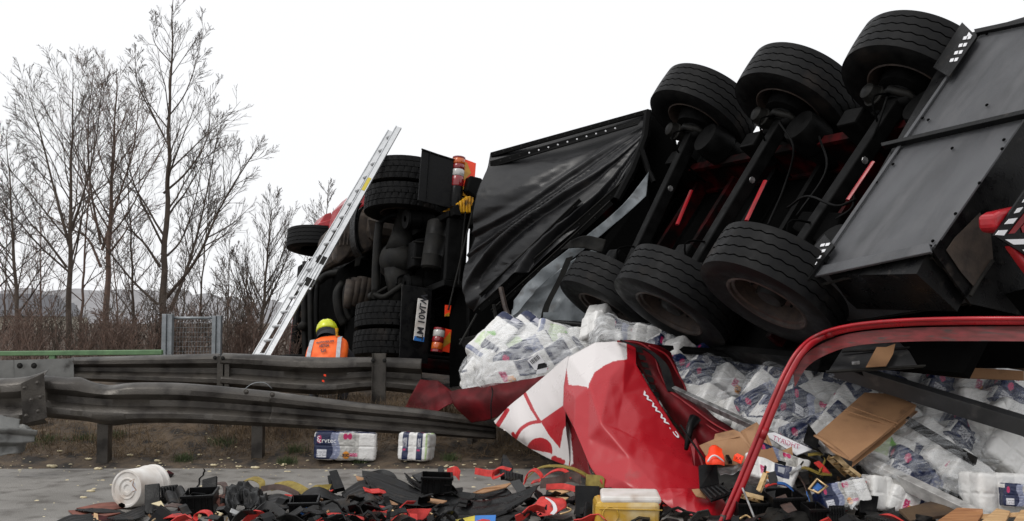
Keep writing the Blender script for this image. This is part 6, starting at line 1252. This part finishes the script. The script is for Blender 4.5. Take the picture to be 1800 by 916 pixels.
crate(510, 555, 884, 916, 6.5, 'black slotted crate among grey rubber mats at the lower edge', .18)
crate(1300, 1350, 885, 912, 6.25, 'low black crate holding brass buckles left of the red bow', .2)
crate(742, 792, 838, 868, 7.0, 'small black battery box shaped crate on the rubber mats', .15, -.05)
crate(1425, 1452, 895, 925, 6.05, 'dark grey crate at the lower edge in the right debris', .15)
# rubber mats and aprons
MT = 'black rubber mats and aprons in the foreground'
def matsheet(name, rows, label, m='mat', f=None, nu=60, nv=20, th=.006, cat='rubber mat', g=MT): sheet(name, rows, nu, nv, M[m], f or (lambda u, v, px, py, w_: .004*math.sin(v*25)+.008*noise.noise(V((px*.05, py*.08, 1)))), thick=th, label=label, cat=cat, group=g)
matsheet('rubber_mat', [[(636, 828, 7.5), (665, 832, 7.4), (705, 845, 7.3), (735, 862, 7.2), (772, 880, 7.0)], [(640, 842, 7.2), (668, 858, 7.1), (702, 873, 6.95), (738, 880, 6.9), (775, 883, 6.8)], [(652, 858, 7.0), (675, 872, 6.9), (705, 886, 6.75), (738, 890, 6.7), (765, 886, 6.7)]], 'large curved grey ribbed rubber mat in the centre of the debris', 'mat', lambda u, v, px, py, w_: .008*math.sin(v*28), 80, 40)
matsheet('rubber_mat', [[(710, 832, 7.5), (740, 850, 7.4), (780, 862, 7.3), (830, 868, 7.2), (890, 858, 7.1)], [(720, 850, 7.2), (750, 868, 7.1), (800, 878, 7.0), (850, 878, 6.9), (900, 868, 6.9)]], 'long black rubber apron curving right of the grey mat', 'plast')
matsheet('rubber_mat', [[(740, 884, 6.9), (790, 872, 6.9), (840, 880, 6.85), (895, 870, 6.8), (950, 852, 6.9)], [(720, 905, 6.6), (780, 905, 6.55), (840, 905, 6.5), (890, 895, 6.55), (930, 875, 6.65)], [(715, 925, 6.4), (780, 925, 6.4), (840, 918, 6.4), (880, 905, 6.45), (915, 885, 6.6)]], 'broad black apron at the lower edge right of centre', 'plast')
matsheet('rubber_mat', [[(455, 882, 6.8), (480, 870, 6.8), (505, 872, 6.8), (518, 885, 6.75)], [(448, 900, 6.6), (480, 895, 6.5), (510, 895, 6.55), (530, 905, 6.55)]], 'grey bent rubber apron over the black crates left of centre')
matsheet('rubber_mat', [[(520, 880, 6.9), (560, 862, 6.95), (600, 866, 6.95), (640, 872, 6.85), (660, 880, 6.8)], [(530, 892, 6.75), (565, 880, 6.75), (605, 880, 6.75), (640, 886, 6.7), (665, 890, 6.7)]], 'wavy grey rubber strip left of the curved mat', 'mat', lambda u, v, px, py, w_: .03*math.sin(u*9))
matsheet('rubber_mat', [[(562, 884, 6.7), (590, 878, 6.7), (615, 876, 6.7)], [(565, 905, 6.5), (590, 912, 6.45), (615, 905, 6.5)], [(570, 918, 6.4), (592, 922, 6.4), (608, 918, 6.4)]], 'hanging black rubber flap below the wavy strip')
matsheet('rubber_mat', [[(600, 868, 7.0), (625, 850, 7.1), (645, 842, 7.2)], [(610, 882, 6.8), (640, 872, 6.85), (670, 880, 6.8)]], 'small dark rubber sheet left of the curved mat top')
matsheet('rubber_mat', [[(132, 896, 6.75), (160, 894, 6.75), (210, 896, 6.75)], [(150, 900, 6.6), (180, 902, 6.6), (220, 902, 6.6)]], 'flat thin grey rubber piece lying left below the bucket', 'mat')
matsheet('rubber_mat', [[(188, 912, 6.4), (225, 900, 6.6), (255, 888, 6.75)], [(205, 915, 6.35), (240, 912, 6.4), (254, 905, 6.5)]], 'dark slate coloured rubber wedge before the bucket', 'mat')
matsheet('rubber_mat', [[(80, 925, 6.3), (120, 908, 6.5), (160, 905, 6.5)], [(100, 930, 6.25), (140, 922, 6.3), (175, 916, 6.35)]], 'grey rubber corner at the lower edge far left', 'mat')
matsheet('rubber_mat', [[(862, 905, 6.5), (895, 900, 6.55), (925, 905, 6.5)], [(875, 922, 6.3), (900, 922, 6.3), (930, 915, 6.4)]], 'dark rubber tongue left of the wrapped red strap', 'mat')
matsheet('rubber_mat', [[(290, 872, 6.75), (310, 858, 6.8), (335, 866, 6.75)], [(298, 890, 6.6), (318, 880, 6.6), (340, 884, 6.6)]], 'crumpled dark rubber rag between bucket plates and crate', 'mat', lambda u, v, px, py, w_: .02*math.sin(u*12))
matsheet('rubber_mat', [[(400, 866, 6.85), (420, 852, 6.9), (440, 858, 6.85), (465, 876, 6.8)], [(395, 905, 6.5), (425, 895, 6.6), (450, 898, 6.55), (470, 905, 6.5)]], 'tangled black rubber bundle beside the olive strap roll', 'plast', lambda u, v, px, py, w_: .03*ridge(V((px*.06, py*.05, 1)), 2))
sheet('plastic_foil', [[(1350, 905, 6.2), (1380, 898, 6.25), (1420, 912, 6.1)], [(1330, 925, 6.0), (1380, 925, 6.0), (1425, 928, 5.95)]], 30, 20, M['grime'], fw(.03), thick=.002, label='crumpled grey foil under the right black crate', cat='foil')
sheet('plastic_foil', [[(1262, 830, 6.7), (1290, 826, 6.7), (1312, 822, 6.7)], [(1266, 840, 6.6), (1290, 840, 6.6), (1310, 838, 6.6)]], 30, 14, M['silver'], fw(.03), thick=.002, label='crumpled silver foil left of the red bow foot', cat='foil')
sheet('plastic_foil', [[(1478, 850, 6.3), (1500, 845, 6.35), (1530, 848, 6.35)], [(1485, 870, 6.2), (1500, 872, 6.2), (1512, 868, 6.25)], [(1492, 895, 6.15), (1498, 897, 6.15), (1503, 892, 6.15)]], 30, 24, M['filmw'], fw(.02), thick=0, label='torn white foil hanging from the navy pack under the beam', cat='foil')
# brown flattened bits at left
def chip(q, m, lab, t=.008, cat='debris'): build('debris_scrap', MB().plate(PP(q), t), M[m], bevel=.002, label=lab, cat=cat, group='flat scraps on the road')
M['brick'] = mat('reddish_brown_board', (.20,.055,.03), (.13,.04,.025), .7, scale=12, bump=.3, bscale=60)
chip([(134, 893, 6.85), (175, 884, 7.0), (200, 882, 7.05), (225, 890, 6.9), (190, 897, 6.8)], 'brick', 'reddish brown board lying under the bucket')
chip([(120, 897, 6.78), (160, 895, 6.8), (212, 901, 6.6), (180, 908, 6.5), (130, 905, 6.6)], 'brick', 'thin reddish sheet left of the bucket at the lower edge')
chip([(286, 832, 8.3), (296, 826, 8.4), (306, 832, 8.3), (300, 838, 8.2)], 'redm', 'small dark red scrap behind the bucket')
chip([(165, 901, 6.5), (172, 903, 6.5), (174, 925, 6.3), (163, 925, 6.3)], 'wood', 'splinter of pale wood standing at the lower edge left')
chip([(170, 904, 6.5), (200, 910, 6.4), (205, 925, 6.3), (175, 925, 6.3)], 'redm', 'dark red folded scrap beside the wood splinter')
chip([(374, 874, 6.8), (400, 865, 6.9), (405, 880, 6.8), (388, 895, 6.6)], 'brick', 'brown board scrap right of the left crate')
chip([(625, 836, 7.3), (640, 840, 7.25), (642, 845, 7.2), (628, 844, 7.2)], 'card', 'small orange cardboard scrap left of the curved mat')
chip([(746, 874, 6.85), (786, 880, 6.75), (775, 886, 6.65), (742, 880, 6.8)], 'card', 'orange brown cardboard scrap at the tip of the curved mat')
chip([(678, 875, 6.9), (700, 886, 6.7), (690, 892, 6.65)], 'card', 'narrow cardboard scrap under the curved mat')
chip([(830, 866, 7.0), (850, 858, 7.0), (900, 848, 7.1), (890, 856, 7.0), (850, 866, 6.9)], 'card', 'brown splintered board between apron and red straps')
chip([(345, 866, 6.95), (358, 861, 7.0), (358, 869, 6.9), (346, 870, 6.9)], 'ystrap', 'olive scrap behind the left crate')
chip([(1216, 860, 6.6), (1238, 858, 6.6), (1242, 876, 6.5), (1224, 872, 6.5)], 'card', 'cardboard scrap on the hem of the red tarpaulin')
chip([(963, 862, 6.9), (995, 858, 6.95), (1005, 862, 6.9), (985, 868, 6.8)], 'wood', 'pale wood splinter right of the red strap')
chip([(958, 872, 6.75), (1000, 874, 6.7), (990, 882, 6.6), (975, 880, 6.6)], 'wood', 'pale wood splinter above the wrapped red strap')
chip([(795, 915, 6.35), (835, 906, 6.4), (834, 925, 6.3), (795, 925, 6.3)], 'yelp', 'yellow printed film at the lower edge', .004); chip([(835, 906, 6.4), (872, 905, 6.4), (870, 925, 6.3), (834, 925, 6.3)], 'bluep', 'blue printed film beside the yellow film at the lower edge', .004)
chip([(1580, 895, 6.05), (1640, 880, 6.2), (1690, 900, 6.0), (1600, 915, 5.9)], 'woodg', 'dark brown broken board before the pallet boards', .02)
chip([(265, 885, 6.62), (283, 880, 6.6), (290, 892, 6.5)], 'crumb', 'cream foam splinter before the bucket plate')
chip([(380, 898, 6.5), (392, 902, 6.4), (385, 908, 6.4)], 'crumb', 'cream foam splinter right of the left crate')
# straps: loops of webbing
ST = 'lashing straps in the debris'
def strap(pts, m, label, wd=.025, n=40, wv=None, mk=None):
    path = PP(pts, n); w_ = V(wv) if wv else V((.25, .95, .15)); w_ = w_.normalized()*wd
    o = build('strap', MB().ribbon(path, w_, .0025), M[m], smooth=False, label=label, cat='strap', group=ST); return o
UP_ = (.1, .35, .93)
strap([(345, 925, 6.2), (344, 905, 6.3), (355, 899, 6.3), (368, 902, 6.3), (370, 915, 6.25), (358, 925, 6.2)], 'rstrap', 'red strap loop standing at the lower edge left of the crates')
strap([(280, 912, 6.35), (300, 907, 6.35), (325, 907, 6.35), (332, 916, 6.3), (330, 926, 6.2)], 'rstrap', 'flat red strap coil at the lower edge below the bucket plate', .035)
strap([(275, 900, 6.5), (290, 890, 6.5), (305, 888, 6.5), (322, 893, 6.5), (330, 908, 6.4)], 'bstrap', 'brown strap arching before the left crate', .03)
strap([(372, 852, 7.0), (392, 850, 7.0), (396, 864, 6.9), (385, 875, 6.8), (372, 870, 6.85)], 'bstrap', 'brown strap loop behind the left crate', .03)
strap([(430, 845, 7.2), (445, 841, 7.2), (460, 848, 7.15), (459, 862, 7.05), (448, 862, 7.0)], 'ystrap', 'olive strap roll left of centre', .04)
strap([(458, 860, 7.0), (485, 856, 7.0), (505, 860, 6.95), (525, 870, 6.9)], 'bstrap', 'dark brown strap lying left of the olive strap', .02, wv=UP_)
strap([(480, 856, 7.15), (505, 852, 7.1), (525, 858, 7.05), (545, 868, 6.95), (560, 860, 7.0), (580, 858, 7.05)], 'ystrap', 'wavy olive strap left of the black bracket', .035, wv=(.2, .7, .6))
strap([(545, 866, 6.95), (550, 856, 7.05), (565, 855, 7.05), (575, 862, 7.0)], 'ystrap', 'small olive strap curl next to the black bracket', .025)
strap([(500, 870, 6.95), (530, 872, 6.9), (560, 868, 6.95), (585, 862, 7.0)], 'rstrap', 'thin red strap showing under the wavy rubber strip', .012)
strap([(555, 916, 6.3), (580, 910, 6.35), (610, 912, 6.3), (640, 918, 6.25)], 'rstrap', 'bright red strap at the lower edge under the hanging flap', .03, wv=UP_)
strap([(610, 902, 6.45), (650, 896, 6.5), (680, 900, 6.5), (700, 912, 6.4)], 'rstrap', 'red strap bending below the curved mat', .03, wv=UP_)
strap([(625, 912, 6.3), (660, 906, 6.35), (690, 912, 6.35), (720, 912, 6.35)], 'bstrap', 'dark strap crossing the red ones at the lower edge', .025, wv=UP_)
strap([(696, 908, 6.45), (725, 904, 6.45), (758, 904, 6.45)], 'rstrap', 'short straight red strap ending in a hook', .035, wv=UP_)
strap([(785, 832, 7.4), (800, 828, 7.4), (808, 836, 7.3)], 'rstrap', 'red printed strap end behind the battery box', .035, wv=UP_)
strap([(835, 828, 7.5), (865, 832, 7.4), (885, 822, 7.5), (893, 818, 7.5), (900, 826, 7.4)], 'rstrap', 'far red strap bundle behind the loops', .025, wv=UP_)
strap([(898, 826, 7.3), (880, 822, 7.3), (867, 830, 7.25), (868, 840, 7.2), (880, 836, 7.2), (895, 826, 7.3)], 'rstrap', 'small red strap loop left of the grey buckle plate', .03)
strap([(922, 850, 7.0), (928, 832, 7.1), (940, 826, 7.15), (950, 834, 7.1), (952, 842, 7.05), (935, 848, 7.0)], 'rstrap', 'upright red strap loop in the middle of the strap tangle', .035)
strap([(948, 846, 7.0), (965, 832, 7.05), (980, 826, 7.1), (994, 828, 7.1), (1005, 840, 7.0)], 'rstrap', 'red strap arch right of the upright loop', .03)
strap([(925, 842, 7.2), (945, 824, 7.3), (970, 819, 7.35), (1000, 822, 7.3), (1025, 832, 7.2), (1045, 846, 7.1)], 'ystrap', 'long olive strap arching over the red loops', .028)
strap([(1030, 844, 7.05), (1055, 846, 7.0), (1062, 852, 6.95)], 'ystrap', 'olive strap end beside the red tarpaulin hem', .04, wv=UP_)
strap([(950, 850, 6.95), (980, 846, 6.95), (1000, 838, 7.0), (1018, 842, 7.0), (1020, 850, 6.95)], 'bstrap', 'brown strap under the red arch', .035, wv=UP_)
strap([(960, 856, 6.9), (990, 855, 6.9), (1012, 860, 6.85)], 'rstrap', 'red strap lying above the wood splinters', .02, wv=UP_)
strap([(1010, 862, 6.9), (1040, 864, 6.85), (1075, 862, 6.85)], 'redm', 'dark red strap under the tarpaulin hem', .02, wv=UP_)
wr_ = thing('wrapped_strap', P(968, 908, 6.4), 'bundled red strap tied with a white band left of the black plates', 'strap', ST)
build('bundle', MB().prism(PP([(938, 892, 6.5), (950, 876, 6.6), (995, 880, 6.55), (998, 892, 6.5), (975, 905, 6.4), (945, 910, 6.4)]), (0, .1, 0)), M['rstrap'], wr_, bevel=.02)
build('band', MB().ribbon(PP([(962, 876, 6.5), (972, 884, 6.42), (976, 896, 6.38), (970, 904, 6.36)], 10), V((.012, 0, -.004)), .003), M['paper'], wr_)
text_on('lettering', 'MC:', .05, P(951, 896, 6.37), P(960, 893, 6.37)-P(945, 898, 6.37), V((.05, 0, 1)), M['ink'], wr_, True, .001)
for q, m, lab in (([(1245, 806, 6.75), (1252, 792, 6.8), (1262, 788, 6.8), (1270, 800, 6.75), (1268, 812, 6.7)], 'fluor', 'orange'),):
    oc = thing('orange_cloth', P(1255, 818, 6.7), 'bright orange red cloth with white stripe on the torn cardboard', 'cloth')
    sheet('cloth', [[(1244, 798, 6.75), (1254, 787, 6.75), (1266, 795, 6.72)], [(1241, 810, 6.62), (1256, 806, 6.6), (1268, 806, 6.62)], [(1243, 818, 6.6), (1258, 818, 6.58), (1268, 820, 6.6)]], 24, 20, M['fluor'], fold(.02, .01, 3), parent=oc)
    build('stripe', MB().tube(PP([(1244, 812, 6.56), (1250, 803, 6.56), (1258, 801, 6.56), (1268, 808, 6.57), (1272, 812, 6.58)], 12), .006, 6), M['paper'], oc, smooth=True)
os_ = slab('printed_strap_end', [(1290, 800, 6.7), (1296, 796, 6.7), (1308, 802, 6.65), (1303, 815, 6.6), (1288, 808, 6.62)], .01, 'fluor', 'short bright red printed strap end left of the bow', 'strap')
text_on('lettering', 'AX', .03, P(1298, 806, 6.6), V((1, 0, -.2)), V((.2, 0, 1)), M['ink'], os_, True)
strap([(1345, 855, 6.5), (1360, 850, 6.5), (1378, 852, 6.5), (1395, 862, 6.45), (1404, 878, 6.35)], 'rstrap', 'arched brick red strap with blue section above the right crate', .022)
strap([(1366, 849, 6.46), (1380, 851, 6.46), (1396, 862, 6.42)], 'blue', 'bright blue section of webbing on the arched red strap', .023)
strap([(1378, 836, 6.7), (1395, 832, 6.7), (1410, 845, 6.6), (1420, 870, 6.4), (1424, 890, 6.3)], 'bstrap', 'long maroon brown strap arching right of the blue section', .03)
strap([(1418, 866, 6.38), (1422, 876, 6.35), (1424, 886, 6.3)], 'blue', 'dark blue webbing end on the maroon strap', .028)
strap([(1372, 872, 6.3), (1380, 885, 6.2), (1392, 900, 6.1)], 'bstrap', 'brown strap hanging over the rim of the right crate', .035, wv=(1, .2, .3))
strap([(1435, 812, 6.7), (1445, 822, 6.65), (1455, 834, 6.6)], 'rstrap', 'brick red strap behind the diamond buckle', .02, wv=(1, .2, .3))
strap([(1420, 800, 6.8), (1440, 798, 6.8), (1450, 808, 6.75), (1440, 830, 6.6)], 'ystrap', 'olive strap loop left of the big cardboard corner', .03)
strap([(1395, 835, 6.7), (1412, 822, 6.75), (1440, 832, 6.6), (1462, 834, 6.6)], 'ystrap', 'dull olive strap behind the maroon strap', .03)
strap([(1495, 850, 6.4), (1505, 860, 6.35), (1515, 872, 6.3)], 'ystrap', 'olive folded strap under the whitish beam', .03, wv=(1, .2, .3))
strap([(1300, 902, 6.3), (1325, 898, 6.3), (1352, 890, 6.3)], 'rstrap', 'red strap crossing the low crate beside the bow foot', .025, wv=UP_)
strap([(1540, 915, 6.0), (1565, 912, 6.0), (1590, 925, 5.9)], 'rstrap', 'red strap at the lower edge beneath the whitish beam', .03, wv=UP_)
strap([(1512, 840, 6.45), (1518, 832, 6.5), (1522, 846, 6.4), (1515, 852, 6.4)], 'rstrap', 'small red strap scrap on the whitish beam', .02)
strap([(1520, 834, 6.5), (1526, 838, 6.48), (1532, 846, 6.42)], 'blue', 'small blue strap scrap on the whitish beam', .02)
strap([(535, 905, 6.5), (530, 898, 6.5), (540, 892, 6.5)], 'blue', 'blue strap end beside the slotted crate', .02)
strap([(1465, 800, 6.7), (1490, 812, 6.6), (1515, 828, 6.5), (1535, 850, 6.4)], 'kstrap', 'black strap lying along the upper edge of the beam', .025, wv=UP_)
strap([(1355, 830, 6.55), (1360, 850, 6.5), (1355, 875, 6.35), (1365, 910, 6.2)], 'kstrap', 'black strap hanging between bow and right crate', .03, wv=(1, .2, .2))
strap([(1300, 850, 6.5), (1320, 862, 6.4), (1345, 866, 6.4)], 'kstrap', 'black strap behind the foot of the red bow', .03, wv=UP_)
strap([(445, 905, 6.4), (470, 888, 6.5), (500, 905, 6.4)], 'kstrap', 'black strap across the bundle at the lower left', .025, wv=UP_)
strap([(700, 850, 7.3), (690, 836, 7.4), (672, 830, 7.45), (650, 834, 7.4)], 'kstrap', 'ragged black strap along the top of the curved mat', .02, wv=UP_)
strap([(905, 845, 7.0), (915, 860, 6.9), (925, 880, 6.7)], 'kstrap', 'black strap hanging below the grey buckle plate', .035, wv=(1, .2, .2))
# buckles and ratchets
def ring(name, pts, r, m, label, cat='buckle'):
    path = PP(pts+[pts[0], pts[1]]); build(name, MB().tube(path, r, 8), M[m], smooth=True, label=label, cat=cat, group='buckles and ratchets in the debris')
ring('diamond_buckle', [(1422, 860, 6.25), (1436, 842, 6.3), (1454, 855, 6.25), (1438, 867, 6.2)], .008, 'brass', 'pinkish brass diamond shaped buckle over blue webbing')
build('strap', MB().plate(PP([(1428, 858, 6.27), (1437, 848, 6.3), (1447, 856, 6.27), (1438, 863, 6.24)]), .004), M['blue'], label='blue webbing inside the diamond shaped buckle', cat='strap', group=ST)
def ratchet(px, py, D, ang, label, sc=1, m='brass'):
    t = thing('ratchet', P(px, py, D), label, 'ratchet', 'buckles and ratchets in the debris'); R_ = rotm(ang, -30, 10).to_3x3(); c = P(px, py, D)
    for s_ in (-1, 1): build('side_plate', MB().box(c+R_ @ V((0, s_*.022*sc, 0)), R_ @ V((.06*sc, 0, 0)), R_ @ V((0, .002, 0)), R_ @ V((0, 0, .014*sc))), M[m], t, bevel=.002)
    for k in (-.05, -.015, .02, .05): build('spindle', MB().tube([c+R_ @ V((k*sc, -.022*sc, 0)), c+R_ @ V((k*sc, .022*sc, 0))], .006*sc, 7), M[m], t, smooth=True)
    build('handle', MB().box(c+R_ @ V((.075*sc, 0, .012*sc)), R_ @ V((.03*sc, 0, .006)), R_ @ V((0, .02*sc, 0)), R_ @ V((0, 0, .004))), M['plast'], t, bevel=.002)
ratchet(1478, 818, 6.55, 38, 'brass coloured ratchet lying along the whitish beam', 1.5); ratchet(1500, 832, 6.45, 32, 'second brass ratchet lower on the beam', 1.0); ratchet(1340, 848, 6.3, -70, 'yellowish ratchet standing beside the bow foot', 1.0)
ratchet(1322, 874, 6.3, 10, 'row of brass spindles in the low crate', 1.1); ratchet(420, 905, 6.4, 20, 'silver ratchet below the black bundle at lower left', 1.0, 'silver'); ratchet(1398, 828, 6.6, -40, 'silver buckle on the olive strap tangle', .8, 'silver')
ratchet(1458, 806, 6.75, 20, 'dark ratchet under the cardboard corner', .9, 'grime'); ratchet(1380, 905, 6.1, 30, 'grey ratchet end at the foot of the brown strap', .8, 'grime')
for i, (pts, lab) in enumerate((([(670, 902, 6.45), (682, 905, 6.4), (692, 908, 6.38), (688, 899, 6.4)], 'left brass hook between the red straps at the lower edge'), ([(686, 896, 6.4), (692, 899, 6.38), (693, 906, 6.36), (688, 904, 6.38)], 'small brass hook under the curved mat'), ([(756, 902, 6.4), (766, 908, 6.36), (772, 918, 6.3), (762, 916, 6.32)], 'right brass hook at the end of the straight red strap'), ([(984, 904, 6.4), (998, 900, 6.42), (1004, 896, 6.44), (996, 892, 6.44)], 'brass hook right of the wrapped red strap'), ([(1300, 912, 6.1), (1312, 906, 6.12), (1320, 914, 6.05), (1306, 920, 6.02)], 'pinkish brass hook at the foot of the red bow'))):
    build('strap_hook', MB().tube(PP(pts, 12), .006, 7), M['brass'], smooth=True, label=lab, cat='hook', group='buckles and ratchets in the debris')
bar('thin_rod', (1305, 858, 6.25), (1332, 925, 6.0), .006, .006, 'silver', 'thin silver rod leaning right of the bow foot', 'rod'); bar('thin_rod', (1196, 757-10, 7.0), (1240, 812, 6.8), .006, .006, 'plast', 'thin black rod along the edge of the tarpaulin', 'rod')
bar('grey_tube', (1278, 802, 6.75), (1284, 813, 6.65), .012, .012, 'plast', 'short dark tube on the torn cardboard', 'tube'); bar('black_bar', (1072, 855, 6.95), (1110, 858, 6.9), .012, .012, 'plast', 'short black bar under the tarpaulin hem', 'bar')
# random fine debris between the named pieces
rd = random.Random(5); mb = MB(); cols_ = ['plast', 'mat', 'rstrap', 'card', 'grime', 'deep', 'plast', 'plast', 'brass']
for i in range(230):
    px = rd.uniform(250, 1640) if i % 5 else rd.uniform(180, 700); py = rd.uniform(868, 925) if px < 1250 else rd.uniform(835, 925)
    D = EYE*FPX/(py-560)*rd.uniform(.965, 1.0); c = P(px, py, D); s_ = rd.uniform(.008, .03); R_ = rotm(rd.uniform(0, 360), rd.uniform(-30, 30), rd.uniform(0, 360)).to_3x3()
    mb.box(c, R_ @ V((s_, 0, 0)), R_ @ V((0, s_*rd.uniform(.2, .8), 0)), R_ @ V((0, 0, rd.uniform(.003, .012))), rd.randrange(len(cols_)))
build('debris_fragments', mb, [M[k] for k in cols_], kind='stuff', label='fine broken fragments scattered through the debris belt')
mb = MB()
for i in range(190):                                                    # shredded rubber, heaped so the belt has a body
    px = rd.uniform(270, 1240) if i < 130 else rd.uniform(1285, 1640); py = rd.uniform(862, 925) if i < 130 else rd.uniform(872, 925); D = EYE*FPX/(py-560)*rd.uniform(.93, .99); c = P(px, py, D); R_ = rotm(rd.uniform(-40, 40), rd.uniform(-50, 20), rd.uniform(0, 360)).to_3x3(); s_ = rd.uniform(.05, .12)
    mb.ribbon([c+R_ @ V((t*s_*2-s_, 0, .03*math.sin(t*5))) for t in (0, .25, .5, .75, 1)], R_ @ V((0, s_*(.4 if i % 5 else .25), 0)), .003, rd.randrange(2) if i % 11 else 2)
build('rubber_shreds', mb, [M['plast'], M['mat'], M['rstrap']], kind='stuff', label='shredded black rubber and red webbing pieces heaped in the debris belt')
